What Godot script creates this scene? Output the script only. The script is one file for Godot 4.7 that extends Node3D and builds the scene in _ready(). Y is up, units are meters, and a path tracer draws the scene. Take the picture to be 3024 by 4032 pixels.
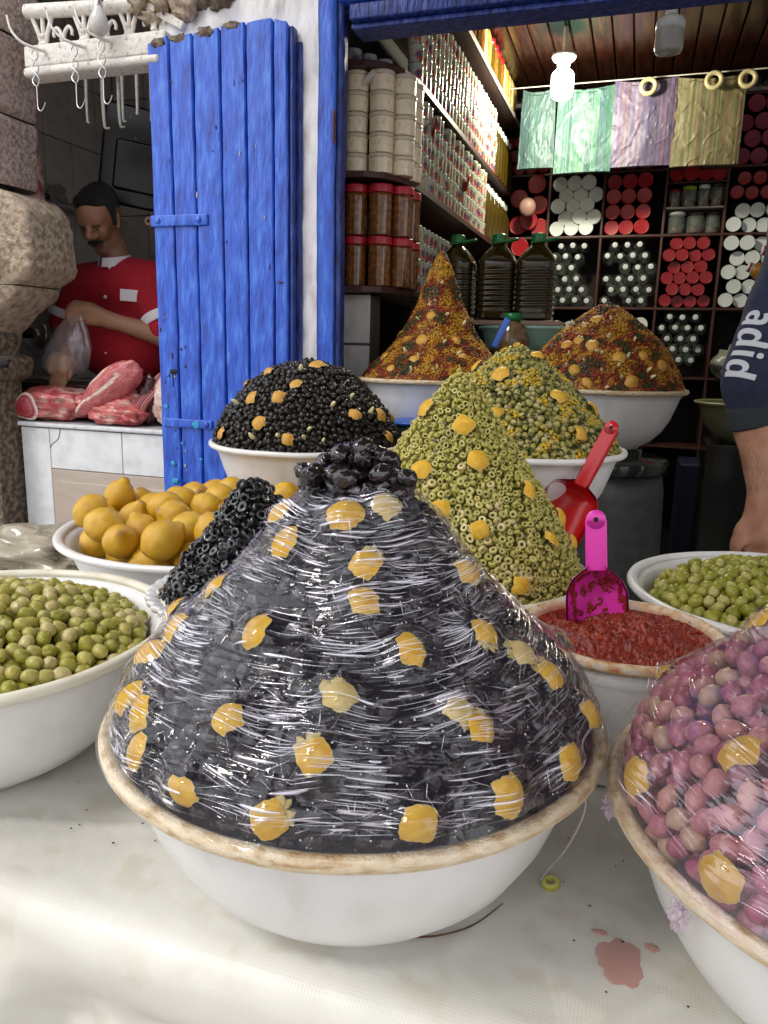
extends Node3D

# ---------------------------------------------------------------- mesh builder
class Mb:
	var v := PackedVector3Array()
	var c := PackedColorArray()
	var i := PackedInt32Array()
	var uv := PackedVector2Array()
	var col := Color(1, 1, 1)
	func add(p: Vector3, k = null, t := Vector2.ZERO) -> int:
		v.append(p); c.append(col if k == null else k); uv.append(t)
		return v.size() - 1
	func tri(a: int, b: int, d: int) -> void:
		i.append(a); i.append(b); i.append(d)
	func quad(a: int, b: int, d: int, e: int) -> void:
		tri(a, b, d); tri(a, d, e)
	# f(u, w) -> Vector3 or [Vector3, Color]
	func grid(nu: int, nw: int, f: Callable, wrap := false) -> Mb:
		var first := v.size()
		var cols := nu if wrap else nu + 1
		for b in nw + 1:
			for a in cols:
				var q = f.call(float(a) / nu, float(b) / nw)
				if q is Array:
					add(q[0], q[1], Vector2(float(a) / nu, float(b) / nw))
				else:
					add(q, null, Vector2(float(a) / nu, float(b) / nw))
		for b in nw:
			for a in nu:
				var a2 := (a + 1) % cols
				quad(first + b * cols + a, first + b * cols + a2, first + (b + 1) * cols + a2, first + (b + 1) * cols + a)
		return self
	func lathe(p: PackedVector2Array, seg: int, at := Vector3.ZERO, a0 := 0.0) -> Mb:
		var first := v.size()
		for q in p:
			for s in seg:
				var t := TAU * s / seg + a0
				add(at + Vector3(q.x * sin(t), q.y, q.x * cos(t)))
		for b in p.size() - 1:
			for a in seg:
				var a2 := (a + 1) % seg
				quad(first + b * seg + a, first + b * seg + a2, first + (b + 1) * seg + a2, first + (b + 1) * seg + a)
		return self
	func tube(p: Array, r0: float, seg := 8, r1 := -1.0, closed := false) -> Mb:
		if r1 < 0.0:
			r1 = r0
		var first := v.size()
		var n := p.size()
		var up := Vector3(0.13, 0.97, 0.21).normalized()
		for k in n:
			var d: Vector3 = (p[min(k + 1, n - 1)] - p[max(k - 1, 0)]).normalized()
			if closed:
				d = (p[(k + 1) % n] - p[(k + n - 1) % n]).normalized()
			var x := d.cross(up)
			if x.length() < 0.05:
				x = d.cross(Vector3(1, 0, 0.2))
			x = x.normalized()
			var y := x.cross(d).normalized()
			up = y
			var r := lerpf(r0, r1, float(k) / (n - 1))
			for s in seg:
				var t := TAU * s / seg
				add(p[k] + (x * cos(t) + y * sin(t)) * r)
		for k in (n if closed else n - 1):
			var k2 := (k + 1) % n
			for s in seg:
				var s2 := (s + 1) % seg
				quad(first + k * seg + s, first + k * seg + s2, first + k2 * seg + s2, first + k2 * seg + s)
		if not closed:
			var a := add(p[0])
			var b := add(p[n - 1])
			for s in seg:
				tri(a, first + (s + 1) % seg, first + s)
				tri(b, first + (n - 1) * seg + s, first + (n - 1) * seg + (s + 1) % seg)
		return self
	# chamfered box
	func box(m: Vector3, size: Vector3, b := 0.004, basis := Basis()) -> Mb:
		var h := size / 2
		b = minf(b, minf(h.x, minf(h.y, h.z)) * 0.9)
		var id := {}
		for sx in [-1, 1]:
			for sy in [-1, 1]:
				for sz in [-1, 1]:
					var s := Vector3(sx, sy, sz)
					for ax in 3:
						var q := Vector3(s.x * (h.x - b), s.y * (h.y - b), s.z * (h.z - b))
						q[ax] = s[ax] * h[ax]
						id[[sx, sy, sz, ax]] = add(m + basis * q)
		for ax in 3:
			var o1 := (ax + 1) % 3
			var o2 := (ax + 2) % 3
			for s in [-1, 1]:
				var k := []
				for w in [[-1, -1], [1, -1], [1, 1], [-1, 1]]:
					var e := [0, 0, 0]
					e[ax] = s; e[o1] = w[0]; e[o2] = w[1]
					k.append(id[[e[0], e[1], e[2], ax]])
				if s > 0:
					quad(k[0], k[3], k[2], k[1])
				else:
					quad(k[0], k[1], k[2], k[3])
			for s1 in [-1, 1]:
				for s2 in [-1, 1]:
					var e := [0, 0, 0]
					e[o1] = s1; e[o2] = s2
					e[ax] = -1
					var a0: int = id[[e[0], e[1], e[2], o1]]
					var b0: int = id[[e[0], e[1], e[2], o2]]
					e[ax] = 1
					var a1: int = id[[e[0], e[1], e[2], o1]]
					var b1: int = id[[e[0], e[1], e[2], o2]]
					if s1 * s2 > 0:
						quad(a0, a1, b1, b0)
					else:
						quad(a0, b0, b1, a1)
		for sx in [-1, 1]:
			for sy in [-1, 1]:
				for sz in [-1, 1]:
					var k := [id[[sx, sy, sz, 0]], id[[sx, sy, sz, 1]], id[[sx, sy, sz, 2]]]
					if sx * sy * sz > 0:
						tri(k[0], k[2], k[1])
					else:
						tri(k[0], k[1], k[2])
		return self
	func ball(m: Vector3, r: Vector3, nu := 14, nw := 10, basis := Basis()) -> Mb:
		return grid(nu, nw, func(a, w): return m + basis * (Vector3(sin(PI * w) * sin(TAU * a), cos(PI * w), sin(PI * w) * cos(TAU * a)) * r), true)
	func move(from: int, t: Transform3D) -> Mb:
		for k in range(from, v.size()):
			v[k] = t * v[k]
		return self
	# hint: "out" turns the surface away from its middle, a Vector3 turns it that way, "" leaves it
	func done(hint = "out") -> ArrayMesh:
		var n := PackedVector3Array()
		n.resize(v.size())
		var mid := Vector3.ZERO
		for p in v:
			mid += p
		mid /= maxf(1.0, v.size())
		var sum := 0.0
		for k in range(0, i.size(), 3):
			var p := v[i[k]]
			var f := (v[i[k + 2]] - p).cross(v[i[k + 1]] - p)
			if hint is Vector3:
				sum += f.dot(hint)
			elif hint == "out":
				sum += f.dot(p - mid)
			n[i[k]] += f; n[i[k + 1]] += f; n[i[k + 2]] += f
		if sum < 0.0:
			for k in range(0, i.size(), 3):
				var t := i[k + 1]
				i[k + 1] = i[k + 2]
				i[k + 2] = t
		var s := -1.0 if sum < 0.0 else 1.0
		for k in n.size():
			n[k] = (n[k] * s).normalized() if n[k].length_squared() > 1e-24 else Vector3.UP
		var a := []
		a.resize(Mesh.ARRAY_MAX)
		a[Mesh.ARRAY_VERTEX] = v; a[Mesh.ARRAY_NORMAL] = n; a[Mesh.ARRAY_COLOR] = c; a[Mesh.ARRAY_TEX_UV] = uv; a[Mesh.ARRAY_INDEX] = i
		var m := ArrayMesh.new()
		m.add_surface_from_arrays(Mesh.PRIMITIVE_TRIANGLES, a)
		return m

# ---------------------------------------------------------------- helpers
var rng := RandomNumberGenerator.new()
var taken := {}
var EYE := Vector3(0, 1.35, 0)
var M := {}
var noise_cache := {}

func R(a: float, b: float) -> float:
	return rng.randf_range(a, b)

func L(r: float, g: float, b: float, a := 1.0) -> Color:
	var k := Color(r, g, b).linear_to_srgb()
	k.a = a
	return k

func numbered(called: String) -> String:
	if not taken.has(called):
		taken[called] = 0
		return called
	taken[called] += 1
	return "%s_%03d" % [called, taken[called]]

func thing(called: String, label: String, category: String, at := Vector3.ZERO, group := "") -> Node3D:
	var o := Node3D.new()
	o.name = numbered(called)
	add_child(o)
	o.position = at
	meta(o, label, category, group)
	return o

func meta(o: Node, label: String, category: String, group := "", kind := "") -> void:
	if label: o.set_meta("label", label)
	if category: o.set_meta("category", category)
	if group: o.set_meta("group", group)
	if kind: o.set_meta("kind", kind)

func part(called: String, mesh: Mesh, m: Material, parent: Node3D, at := Vector3.ZERO) -> MeshInstance3D:
	var o := MeshInstance3D.new()
	o.name = called
	o.mesh = mesh
	o.material_override = m
	o.position = at
	parent.add_child(o, true)
	return o

func solo(called: String, mesh: Mesh, m: Material, label: String, category: String, at := Vector3.ZERO, group := "", kind := "") -> MeshInstance3D:
	var o := MeshInstance3D.new()
	o.name = numbered(called)
	o.mesh = mesh
	o.material_override = m
	o.position = at
	add_child(o)
	meta(o, label, category, group, kind)
	return o

func struct(called: String, mesh: Mesh, m: Material, at := Vector3.ZERO) -> MeshInstance3D:
	return solo(called, mesh, m, "", "", at, "", "structure")

func copy(o: Node3D, t: Transform3D, base: String, label := "") -> Node3D:
	var d := o.duplicate()
	d.name = numbered(base)
	add_child(d)
	d.transform = t
	if label: d.set_meta("label", label)
	return d

func mat(k: Color, rough := 0.5, more := {}) -> StandardMaterial3D:
	var m := StandardMaterial3D.new()
	m.albedo_color = k
	m.roughness = rough
	for q in more:
		m.set(q, more[q])
	return m

func vcol(rough := 0.5, more := {}) -> StandardMaterial3D:
	var m := mat(Color(1, 1, 1), rough, more)
	m.vertex_color_use_as_albedo = true
	return m

func noise(sd: int, freq := 1.0, oct := 4, ridged := false) -> FastNoiseLite:
	var n := FastNoiseLite.new()
	n.seed = sd
	n.noise_type = FastNoiseLite.TYPE_SIMPLEX_SMOOTH
	n.frequency = freq
	n.fractal_type = FastNoiseLite.FRACTAL_RIDGED if ridged else FastNoiseLite.FRACTAL_FBM
	n.fractal_octaves = oct
	return n

func ntex(sd: int, freq: float, stops: Array, oct := 5, size := 512, kind := 0) -> NoiseTexture2D:
	var t := NoiseTexture2D.new()
	var n := noise(sd, freq, oct)
	if kind == 1:
		n.noise_type = FastNoiseLite.TYPE_CELLULAR
	t.noise = n
	t.width = size
	t.height = size
	t.seamless = true
	if stops.size():
		var g := Gradient.new()
		g.offsets = PackedFloat32Array()
		g.colors = PackedColorArray()
		var of := PackedFloat32Array()
		var cs := PackedColorArray()
		for s in stops:
			of.append(s[0]); cs.append(s[1])
		g.offsets = of
		g.colors = cs
		t.color_ramp = g
	return t

# triplanar textured material: colour stops, scale, bump height in cm
func rough_mat(sd: int, stops: Array, scale: Vector3, rough := 0.8, bump := 0.0, bump_tex: Texture2D = null, world := false, freq := 0.012) -> StandardMaterial3D:
	var m := mat(Color(1, 1, 1), rough)
	m.albedo_texture = ntex(sd, freq, stops)
	m.uv1_triplanar = true
	m.uv1_world_triplanar = world
	m.uv1_scale = scale
	if bump > 0.0:
		m.heightmap_enabled = true
		m.heightmap_texture = bump_tex
		m.heightmap_scale = bump
	return m

# ---------------------------------------------------------------- heaps
# A heap is turned round a vertical axis: profile points (radius, height) from the top down.
class Heap:
	var at: Vector2
	var p: PackedVector2Array
	var s := PackedFloat32Array()
	var area := PackedFloat32Array()
	func _init(a: Vector2, list: Array) -> void:
		at = a
		p = PackedVector2Array()
		for k in range(0, list.size(), 2):
			p.append(Vector2(list[k], list[k + 1]))
		var t := 0.0
		var f := 0.0
		s.append(0.0); area.append(0.0)
		for k in p.size() - 1:
			var d := p[k].distance_to(p[k + 1])
			t += d
			f += d * PI * (p[k].x + p[k + 1].x)
			s.append(t); area.append(f)
	func total() -> float:
		return area[area.size() - 1]
	func length() -> float:
		return s[s.size() - 1]
	func arc_of(height: float) -> float:
		for k in p.size() - 1:
			if height >= p[k + 1].y:
				return lerpf(s[k], s[k + 1], clampf((p[k].y - height) / maxf(1e-6, p[k].y - p[k + 1].y), 0, 1))
		return length()
	func sample(u: float) -> float:   # a share of the area -> arc length
		var f := u * total()
		for k in area.size() - 1:
			if f <= area[k + 1]:
				return lerpf(s[k], s[k + 1], sqrt((f - area[k]) / maxf(1e-9, area[k + 1] - area[k])) if p[k].x < 1e-5 else (f - area[k]) / maxf(1e-9, area[k + 1] - area[k]))
		return length()
	func flat(t: float) -> Vector2:
		for k in s.size() - 1:
			if t <= s[k + 1]:
				return p[k].lerp(p[k + 1], (t - s[k]) / maxf(1e-9, s[k + 1] - s[k]))
		return p[p.size() - 1]
	func slope(t: float) -> Vector2:   # outward normal in the (radius, height) plane
		var a := flat(maxf(0.0, t - 0.012))
		var b := flat(minf(length(), t + 0.012))
		var d := (b - a).normalized()
		return Vector2(-d.y, d.x)
	func point(t: float, phi: float) -> Vector3:
		var q := flat(t)
		return Vector3(at.x + q.x * sin(phi), q.y, at.y + q.x * cos(phi))
	func normal(t: float, phi: float) -> Vector3:
		var q := slope(t)
		return Vector3(q.x * sin(phi), q.y, q.x * cos(phi))

# places with a least distance d: [point, normal, arc, phi]
func scatter(h: Heap, d: float, tries := 9, keep_off := [], off := 0.0) -> Array:
	var out := []
	var cells := {}
	var want := int(h.total() / (d * d) * tries)
	for k in want:
		var t := h.sample(rng.randf())
		var phi := rng.randf() * TAU
		var q := h.point(t, phi)
		var key := Vector3i((q / d).floor())
		var ok := true
		for x in range(-1, 2):
			for y in range(-1, 2):
				for z in range(-1, 2):
					var c = cells.get(key + Vector3i(x, y, z))
					if c != null:
						for o in c:
							if o.distance_squared_to(q) < d * d:
								ok = false
		if not ok:
			continue
		for o in keep_off:
			if o.distance_squared_to(q) < off * off:
				ok = false
		if not ok:
			continue
		if not cells.has(key):
			cells[key] = []
		cells[key].append(q)
		out.append([q, h.normal(t, phi), t, phi])
	return out

func seen_first(list: Array) -> Array:
	var scored := []
	for e in list:
		var to: Vector3 = (EYE - e[0])
		scored.append([to.length() + (0.0 if to.normalized().dot(e[1]) > -0.05 else 10.0), e])
	scored.sort_custom(func(a, b): return a[0] < b[0])
	return scored.map(func(e): return e[1])

func lying(n: Vector3, wild := 0.6) -> Basis:   # long axis y roughly along the surface
	var a := Vector3(R(-1, 1), R(-1, 1), R(-1, 1))
	a = (a - n * a.dot(n) * (1.0 - wild)).normalized()
	var x := a.cross(n)
	if x.length() < 0.1:
		x = a.cross(Vector3(0.3, 0.2, 0.9))
	x = x.normalized()
	return Basis(x, a, x.cross(a)).rotated(a, R(0, TAU))

func facing(n: Vector3, wild := 0.4) -> Basis:   # y axis along the normal, more or less
	var y := (n + Vector3(R(-1, 1), R(-1, 1), R(-1, 1)) * wild).normalized()
	var x := y.cross(Vector3(0.31, 0.2, 0.9)).normalized()
	return Basis(x, y, x.cross(y)).rotated(y, R(0, TAU))

# up to 300 things of their own, the rest one lot of stuff
func fill(places: Array, sink: float, basis_of: Callable, meshes: Array, m: Material, called: String, label: String, category: String, group: String, rest_label: String, extra := [], most := 300) -> void:
	places = seen_first(places)
	var rest := []
	var made := 0
	var protos := []
	for k in places.size():
		var e: Array = places[k]
		var t := Transform3D(basis_of.call(e[1]), e[0] - e[1] * sink)
		var to: Vector3 = EYE - e[0]
		if made < most and to.normalized().dot(e[1]) > -0.25:
			var kind: int = rng.randi() % meshes.size()
			if made < 1:
				protos.append(solo(called, meshes[kind], m, label, category, Vector3.ZERO, group))
				protos[0].transform = t
			else:
				var o: MeshInstance3D = copy(protos[0], t, called)
				o.mesh = meshes[kind]
			made += 1
		else:
			rest.append(t)
	for e in extra:
		rest.append(Transform3D(basis_of.call(e[1]), e[0] - e[1] * sink))
	if rest.size():
		lot(called + "_heap", rest, meshes[0], m, rest_label, category)

func lot(called: String, places: Array, mesh: Mesh, m: Material, label: String, category: String, colors := []) -> MultiMeshInstance3D:
	var mm := MultiMesh.new()
	mm.transform_format = MultiMesh.TRANSFORM_3D
	mm.use_colors = colors.size() > 0
	mm.mesh = mesh
	mm.instance_count = places.size()
	for k in places.size():
		mm.set_instance_transform(k, places[k])
		if colors.size():
			mm.set_instance_color(k, colors[k])
	var o := MultiMeshInstance3D.new()
	o.name = numbered(called)
	o.multimesh = mm
	o.material_override = m
	add_child(o)
	meta(o, label, category, "", "stuff")
	return o

# ---------------------------------------------------------------- smooth bodies
# bones: [a, b, ra, rb]; one surface through the sum of their falls
func blob(bones: Array, k: float, cell: float, tint = null) -> ArrayMesh:
	var lo := Vector3.INF
	var hi := -Vector3.INF
	for b in bones:
		var r: float = maxf(b[2], b[3]) + 3.0 * k + cell * 2
		for q in [b[0], b[1]]:
			lo = lo.min(q - Vector3.ONE * r)
			hi = hi.max(q + Vector3.ONE * r)
	var n := Vector3i(((hi - lo) / cell).ceil()) + Vector3i.ONE
	var f := PackedFloat32Array()
	f.resize(n.x * n.y * n.z)
	for b in bones:
		var r: float = maxf(b[2], b[3]) + 3.0 * k + cell
		var a: Vector3 = b[0]
		var ab: Vector3 = b[1] - b[0]
		var l2 := maxf(ab.length_squared(), 1e-9)
		var p0 := Vector3i((((a.min(b[1])) - Vector3.ONE * r - lo) / cell).floor()).max(Vector3i.ZERO)
		var p1 := Vector3i((((a.max(b[1])) + Vector3.ONE * r - lo) / cell).ceil()).min(n - Vector3i.ONE)
		for z in range(p0.z, p1.z + 1):
			for y in range(p0.y, p1.y + 1):
				var row := (z * n.y + y) * n.x
				for x in range(p0.x, p1.x + 1):
					var q := lo + Vector3(x, y, z) * cell - a
					var t := clampf(q.dot(ab) / l2, 0.0, 1.0)
					var d: float = (q - ab * t).length() - lerpf(b[2], b[3], t)
					f[row + x] += exp(-d / k)
	for j in f.size():
		f[j] = -k * log(f[j]) if f[j] > 1e-20 else 1.0
	var mb := Mb.new()
	var id := {}
	var corner := []
	for z in 2:
		for y in 2:
			for x in 2:
				corner.append(Vector3i(x, y, z))
	for z in n.z - 1:
		for y in n.y - 1:
			for x in n.x - 1:
				var base := (z * n.y + y) * n.x + x
				var neg := 0
				if f[base] < 0: neg += 1
				if f[base + 1] < 0: neg += 1
				if f[base + n.x] < 0: neg += 1
				if f[base + n.x + 1] < 0: neg += 1
				var up := base + n.x * n.y
				if f[up] < 0: neg += 1
				if f[up + 1] < 0: neg += 1
				if f[up + n.x] < 0: neg += 1
				if f[up + n.x + 1] < 0: neg += 1
				if neg == 0 or neg == 8:
					continue
				var sum := Vector3.ZERO
				var cnt := 0
				for e in 8:
					for ax in 3:
						var c0: Vector3i = corner[e]
						if c0[ax] == 1:
							continue
						var c1 := c0
						c1[ax] = 1
						var f0: float = f[base + (c0.z * n.y + c0.y) * n.x + c0.x]
						var f1: float = f[base + (c1.z * n.y + c1.y) * n.x + c1.x]
						if (f0 < 0) != (f1 < 0):
							sum += Vector3(c0).lerp(Vector3(c1), f0 / (f0 - f1))
							cnt += 1
				var q := lo + (Vector3(x, y, z) + sum / cnt) * cell
				id[base] = mb.add(q, tint.call(q) if tint != null else null)
	for z in range(1, n.z - 1):
		for y in range(1, n.y - 1):
			for x in range(1, n.x - 1):
				var base := (z * n.y + y) * n.x + x
				for ax in 3:
					var st: int = [1, n.x, n.x * n.y][ax]
					var f0 := f[base]
					var f1 := f[base + st]
					if (f0 < 0) == (f1 < 0):
						continue
					var u: int = [n.x, n.x * n.y, 1][ax]
					var w: int = [n.x * n.y, 1, n.x][ax]
					var a = id.get(base - u - w)
					var b = id.get(base - w)
					var c = id.get(base)
					var d = id.get(base - u)
					if a == null or b == null or c == null or d == null:
						continue
					if f0 < 0:
						mb.quad(a, d, c, b)
					else:
						mb.quad(a, b, c, d)
	return mb.done("out")

# ---------------------------------------------------------------- materials
func materials() -> void:
	var grain := ntex(3, 0.02, [], 5)
	var fine := ntex(4, 0.09, [], 3)
	var pits := ntex(5, 0.045, [], 6)
	M.fine = fine
	M.stone = rough_mat(11, [[0.0, L(0.10, 0.075, 0.05)], [0.4, L(0.29, 0.22, 0.155)], [0.6, L(0.39, 0.305, 0.225)], [1.0, L(0.52, 0.42, 0.32)]], Vector3.ONE * 3.1, 0.92, 0.35, pits, true, 0.02)
	M.stone_pink = rough_mat(12, [[0.0, L(0.14, 0.10, 0.09)], [0.4, L(0.34, 0.25, 0.22)], [0.6, L(0.42, 0.33, 0.29)], [1.0, L(0.52, 0.43, 0.38)]], Vector3.ONE * 3.4, 0.92, 0.3, pits, true, 0.025)
	M.stone_dark = rough_mat(13, [[0.0, L(0.03, 0.024, 0.018)], [0.45, L(0.13, 0.095, 0.065)], [0.6, L(0.20, 0.155, 0.11)], [1.0, L(0.32, 0.25, 0.18)]], Vector3.ONE * 3.3, 0.95, 0.4, pits, true, 0.02)
	M.plaster = rough_mat(14, [[0.0, L(0.42, 0.38, 0.34)], [0.28, L(0.66, 0.63, 0.60)], [0.45, L(0.77, 0.75, 0.73)], [1.0, L(0.82, 0.81, 0.80)]], Vector3(2.2, 0.9, 2.2), 0.9, 0.35, grain, true)
	M.plaster_in = rough_mat(15, [[0.0, L(0.56, 0.54, 0.51)], [1.0, L(0.76, 0.73, 0.70)]], Vector3.ONE, 0.9, 0.2, grain, true)
	# old blue gloss paint, brushed up and down over weathered boards
	M.blue = rough_mat(16, [[0.0, L(0.007, 0.035, 0.27)], [0.3, L(0.011, 0.072, 0.47)], [0.5, L(0.014, 0.09, 0.56)], [0.72, L(0.03, 0.135, 0.63)], [1.0, L(0.075, 0.23, 0.68)]], Vector3(2.8, 0.7, 2.8), 0.34, 0.2, ntex(17, 0.05, [], 6), true, 0.02)
	M.blue.clearcoat_enabled = true
	M.blue.clearcoat = 0.35
	M.blue.clearcoat_roughness = 0.3
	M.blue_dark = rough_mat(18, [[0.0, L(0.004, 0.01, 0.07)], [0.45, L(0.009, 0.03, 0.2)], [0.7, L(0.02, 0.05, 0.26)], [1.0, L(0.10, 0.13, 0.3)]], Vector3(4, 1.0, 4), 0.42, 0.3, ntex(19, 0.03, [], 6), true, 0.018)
	M.cyan_chip = mat(L(0.02, 0.30, 0.55), 0.5)
	M.iron_white = rough_mat(20, [[0.0, L(0.2, 0.11, 0.06)], [0.2, L(0.52, 0.46, 0.39)], [0.32, L(0.66, 0.62, 0.56)], [1.0, L(0.74, 0.71, 0.66)]], Vector3.ONE * 4.0, 0.6, 0.2, grain, true, 0.02)
	M.rust = rough_mat(21, [[0.0, L(0.05, 0.02, 0.01)], [1.0, L(0.2, 0.09, 0.04)]], Vector3.ONE * 9.0, 0.85)
	M.steel = mat(L(0.62, 0.62, 0.62), 0.28, {"metallic": 1.0})
	M.steel_soft = rough_mat(22, [[0.0, L(0.45, 0.46, 0.47)], [1.0, L(0.66, 0.67, 0.68)]], Vector3.ONE * 3.0, 0.42)
	M.steel_soft.metallic = 0.85
	M.black_plastic = mat(L(0.012, 0.012, 0.013), 0.28)
	M.tile_white = rough_mat(23, [[0.0, L(0.60, 0.60, 0.59)], [0.5, L(0.72, 0.73, 0.73)], [1.0, L(0.80, 0.80, 0.80)]], Vector3.ONE * 1.6, 0.22)
	M.tile_shop = rough_mat(24, [[0.0, L(0.64, 0.59, 0.55)], [0.5, L(0.76, 0.72, 0.68)], [1.0, L(0.80, 0.76, 0.72)]], Vector3.ONE * 1.3, 0.25)
	M.grout = mat(L(0.13, 0.11, 0.095), 0.95)
	M.grout_pale = mat(L(0.42, 0.38, 0.32), 0.95)
	M.beige = rough_mat(25, [[0.0, L(0.42, 0.34, 0.28)], [1.0, L(0.5, 0.42, 0.35)]], Vector3(0.8, 4, 0.8), 0.5)
	M.marble = rough_mat(26, [[0.0, L(0.42, 0.42, 0.42)], [0.4, L(0.62, 0.63, 0.64)], [1.0, L(0.72, 0.73, 0.75)]], Vector3.ONE * 3.0, 0.2)
	M.wood_dark = rough_mat(27, [[0.0, L(0.015, 0.006, 0.004)], [0.5, L(0.04, 0.015, 0.009)], [1.0, L(0.075, 0.03, 0.016)]], Vector3(4, 4, 0.5), 0.45)
	M.wood_ceiling = rough_mat(28, [[0.0, L(0.006, 0.002, 0.001)], [0.5, L(0.016, 0.005, 0.003)], [1.0, L(0.034, 0.010, 0.005)]], Vector3(7, 7, 0.6), 0.26, 0.05, grain)
	M.shelf = rough_mat(29, [[0.0, L(0.03, 0.008, 0.006)], [1.0, L(0.075, 0.02, 0.014)]], Vector3(2, 2, 2), 0.5)
	M.shelf_edge = mat(L(0.32, 0.29, 0.27), 0.5)
	M.board_pink = rough_mat(30, [[0.0, L(0.3, 0.17, 0.13)], [1.0, L(0.45, 0.29, 0.22)]], Vector3(1, 6, 6), 0.55)
	M.dark_cavity = mat(L(0.015, 0.012, 0.011), 0.9)
	M.cloth = cloth_mat()
	M.ground = rough_mat(31, [[0.0, L(0.24, 0.22, 0.20)], [1.0, L(0.42, 0.39, 0.35)]], Vector3.ONE * 0.6, 0.9, 0.5, grain, true)
	# basins: slightly scuffed white plastic
	M.bowl = rough_mat(32, [[0.0, L(0.60, 0.58, 0.54)], [0.35, L(0.72, 0.71, 0.69)], [1.0, L(0.78, 0.78, 0.77)]], Vector3(2.5, 1.2, 2.5), 0.3)
	M.bowl_cream = rough_mat(33, [[0.0, L(0.56, 0.50, 0.36)], [0.4, L(0.72, 0.68, 0.55)], [1.0, L(0.78, 0.75, 0.64)]], Vector3(3, 3, 3), 0.34)
	M.rim_stained = rough_mat(34, [[0.0, L(0.28, 0.15, 0.055)], [0.3, L(0.50, 0.34, 0.17)], [0.5, L(0.68, 0.55, 0.36)], [1.0, L(0.76, 0.69, 0.54)]], Vector3(6, 20, 6), 0.42, 0.12, fine)
	M.rim_orange = rough_mat(35, [[0.0, L(0.45, 0.10, 0.02)], [0.4, L(0.65, 0.40, 0.17)], [0.6, L(0.70, 0.62, 0.5)], [1.0, L(0.74, 0.71, 0.64)]], Vector3(7, 7, 7), 0.4, 0.1, fine)
	M.bucket = rough_mat(36, [[0.0, L(0.50, 0.44, 0.36)], [0.3, L(0.70, 0.69, 0.67)], [1.0, L(0.76, 0.76, 0.75)]], Vector3(5, 5, 5), 0.4, 0.08, fine)
	M.mint = mat(L(0.28, 0.5, 0.43), 0.35)
	M.red_plastic = mat(L(0.50, 0.008, 0.012), 0.22, {"subsurf_scatter_enabled": false})
	M.pink_plastic = mat(L(0.78, 0.04, 0.42), 0.26)
	M.blue_plastic = mat(L(0.03, 0.12, 0.5), 0.35)
	M.green_plastic = mat(L(0.01, 0.19, 0.05), 0.3)
	# food
	M.food = vcol(0.3)
	M.film_olive = vcol(0.3, {"metallic_specular": 0.45})
	M.pleat = mat(Color(0.97, 0.96, 1.0, 0.5), 0.14, {"transparency": BaseMaterial3D.TRANSPARENCY_ALPHA, "metallic": 0.75, "albedo_texture": white_px(), "cull_mode": BaseMaterial3D.CULL_DISABLED})
	M.wet = vcol(0.16, {"clearcoat_enabled": true, "clearcoat": 0.5, "clearcoat_roughness": 0.08})
	M.soft_wet = vcol(0.34)
	M.matt_food = vcol(0.6)
	M.peel = vcol(0.3, {"heightmap_enabled": true, "heightmap_texture": fine, "heightmap_scale": 0.06, "uv1_triplanar": true, "uv1_scale": Vector3.ONE * 22.0})
	M.meat = vcol(0.28, {"heightmap_enabled": true, "heightmap_texture": grain, "heightmap_scale": 0.3, "uv1_triplanar": true, "uv1_scale": Vector3.ONE * 7.0})
	M.skin = vcol(0.5, {"subsurf_scatter_enabled": true, "subsurf_scatter_strength": 0.08, "heightmap_enabled": true, "heightmap_texture": fine, "heightmap_scale": 0.07, "uv1_triplanar": true, "uv1_scale": Vector3.ONE * 12.0})
	M.hair = rough_mat(37, [[0.0, L(0.004, 0.003, 0.003)], [1.0, L(0.02, 0.015, 0.012)]], Vector3(30, 6, 30), 0.5, 0.3, fine)
	M.red_cloth = rough_mat(38, [[0.0, L(0.30, 0.003, 0.012)], [1.0, L(0.42, 0.006, 0.02)]], Vector3.ONE * 5.0, 0.85, 0.15, fine)
	M.white_cloth = mat(L(0.66, 0.62, 0.66), 0.85)
	M.navy = rough_mat(39, [[0.0, L(0.010, 0.014, 0.035)], [1.0, L(0.022, 0.028, 0.062)]], Vector3.ONE * 8.0, 0.92, 0.12, fine)
	M.cuff = rough_mat(40, [[0.0, L(0.016, 0.02, 0.022)], [1.0, L(0.034, 0.04, 0.042)]], Vector3(60, 3, 60), 0.95)
	M.letter = mat(L(0.55, 0.56, 0.58), 0.7)
	# cling film: reflects a little everywhere, otherwise clear
	M.white_tex = white_px()
	M.film = mat(Color(0.8, 0.8, 0.95, 0.016), 0.045, {"transparency": BaseMaterial3D.TRANSPARENCY_ALPHA, "metallic_specular": 0.7, "cull_mode": BaseMaterial3D.CULL_DISABLED})
	M.film_pink = mat(Color(0.95, 0.89, 0.93, 0.15), 0.06, {"transparency": BaseMaterial3D.TRANSPARENCY_ALPHA, "metallic": 0.7, "albedo_texture": M.white_tex, "cull_mode": BaseMaterial3D.CULL_DISABLED})
	M.film_hem = mat(Color(0.86, 0.78, 0.84, 0.42), 0.25, {"transparency": BaseMaterial3D.TRANSPARENCY_ALPHA, "metallic": 0.3, "albedo_texture": M.white_tex, "cull_mode": BaseMaterial3D.CULL_DISABLED})
	M.film_edge = mat(Color(0.86, 0.80, 0.85, 0.2), 0.2, {"transparency": BaseMaterial3D.TRANSPARENCY_ALPHA, "metallic": 0.4, "albedo_texture": M.white_tex, "cull_mode": BaseMaterial3D.CULL_DISABLED})
	M.poly = mat(Color(0.86, 0.82, 0.84, 0.26), 0.16, {"transparency": BaseMaterial3D.TRANSPARENCY_ALPHA, "metallic": 0.35, "albedo_texture": M.white_tex, "cull_mode": BaseMaterial3D.CULL_DISABLED})
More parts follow.
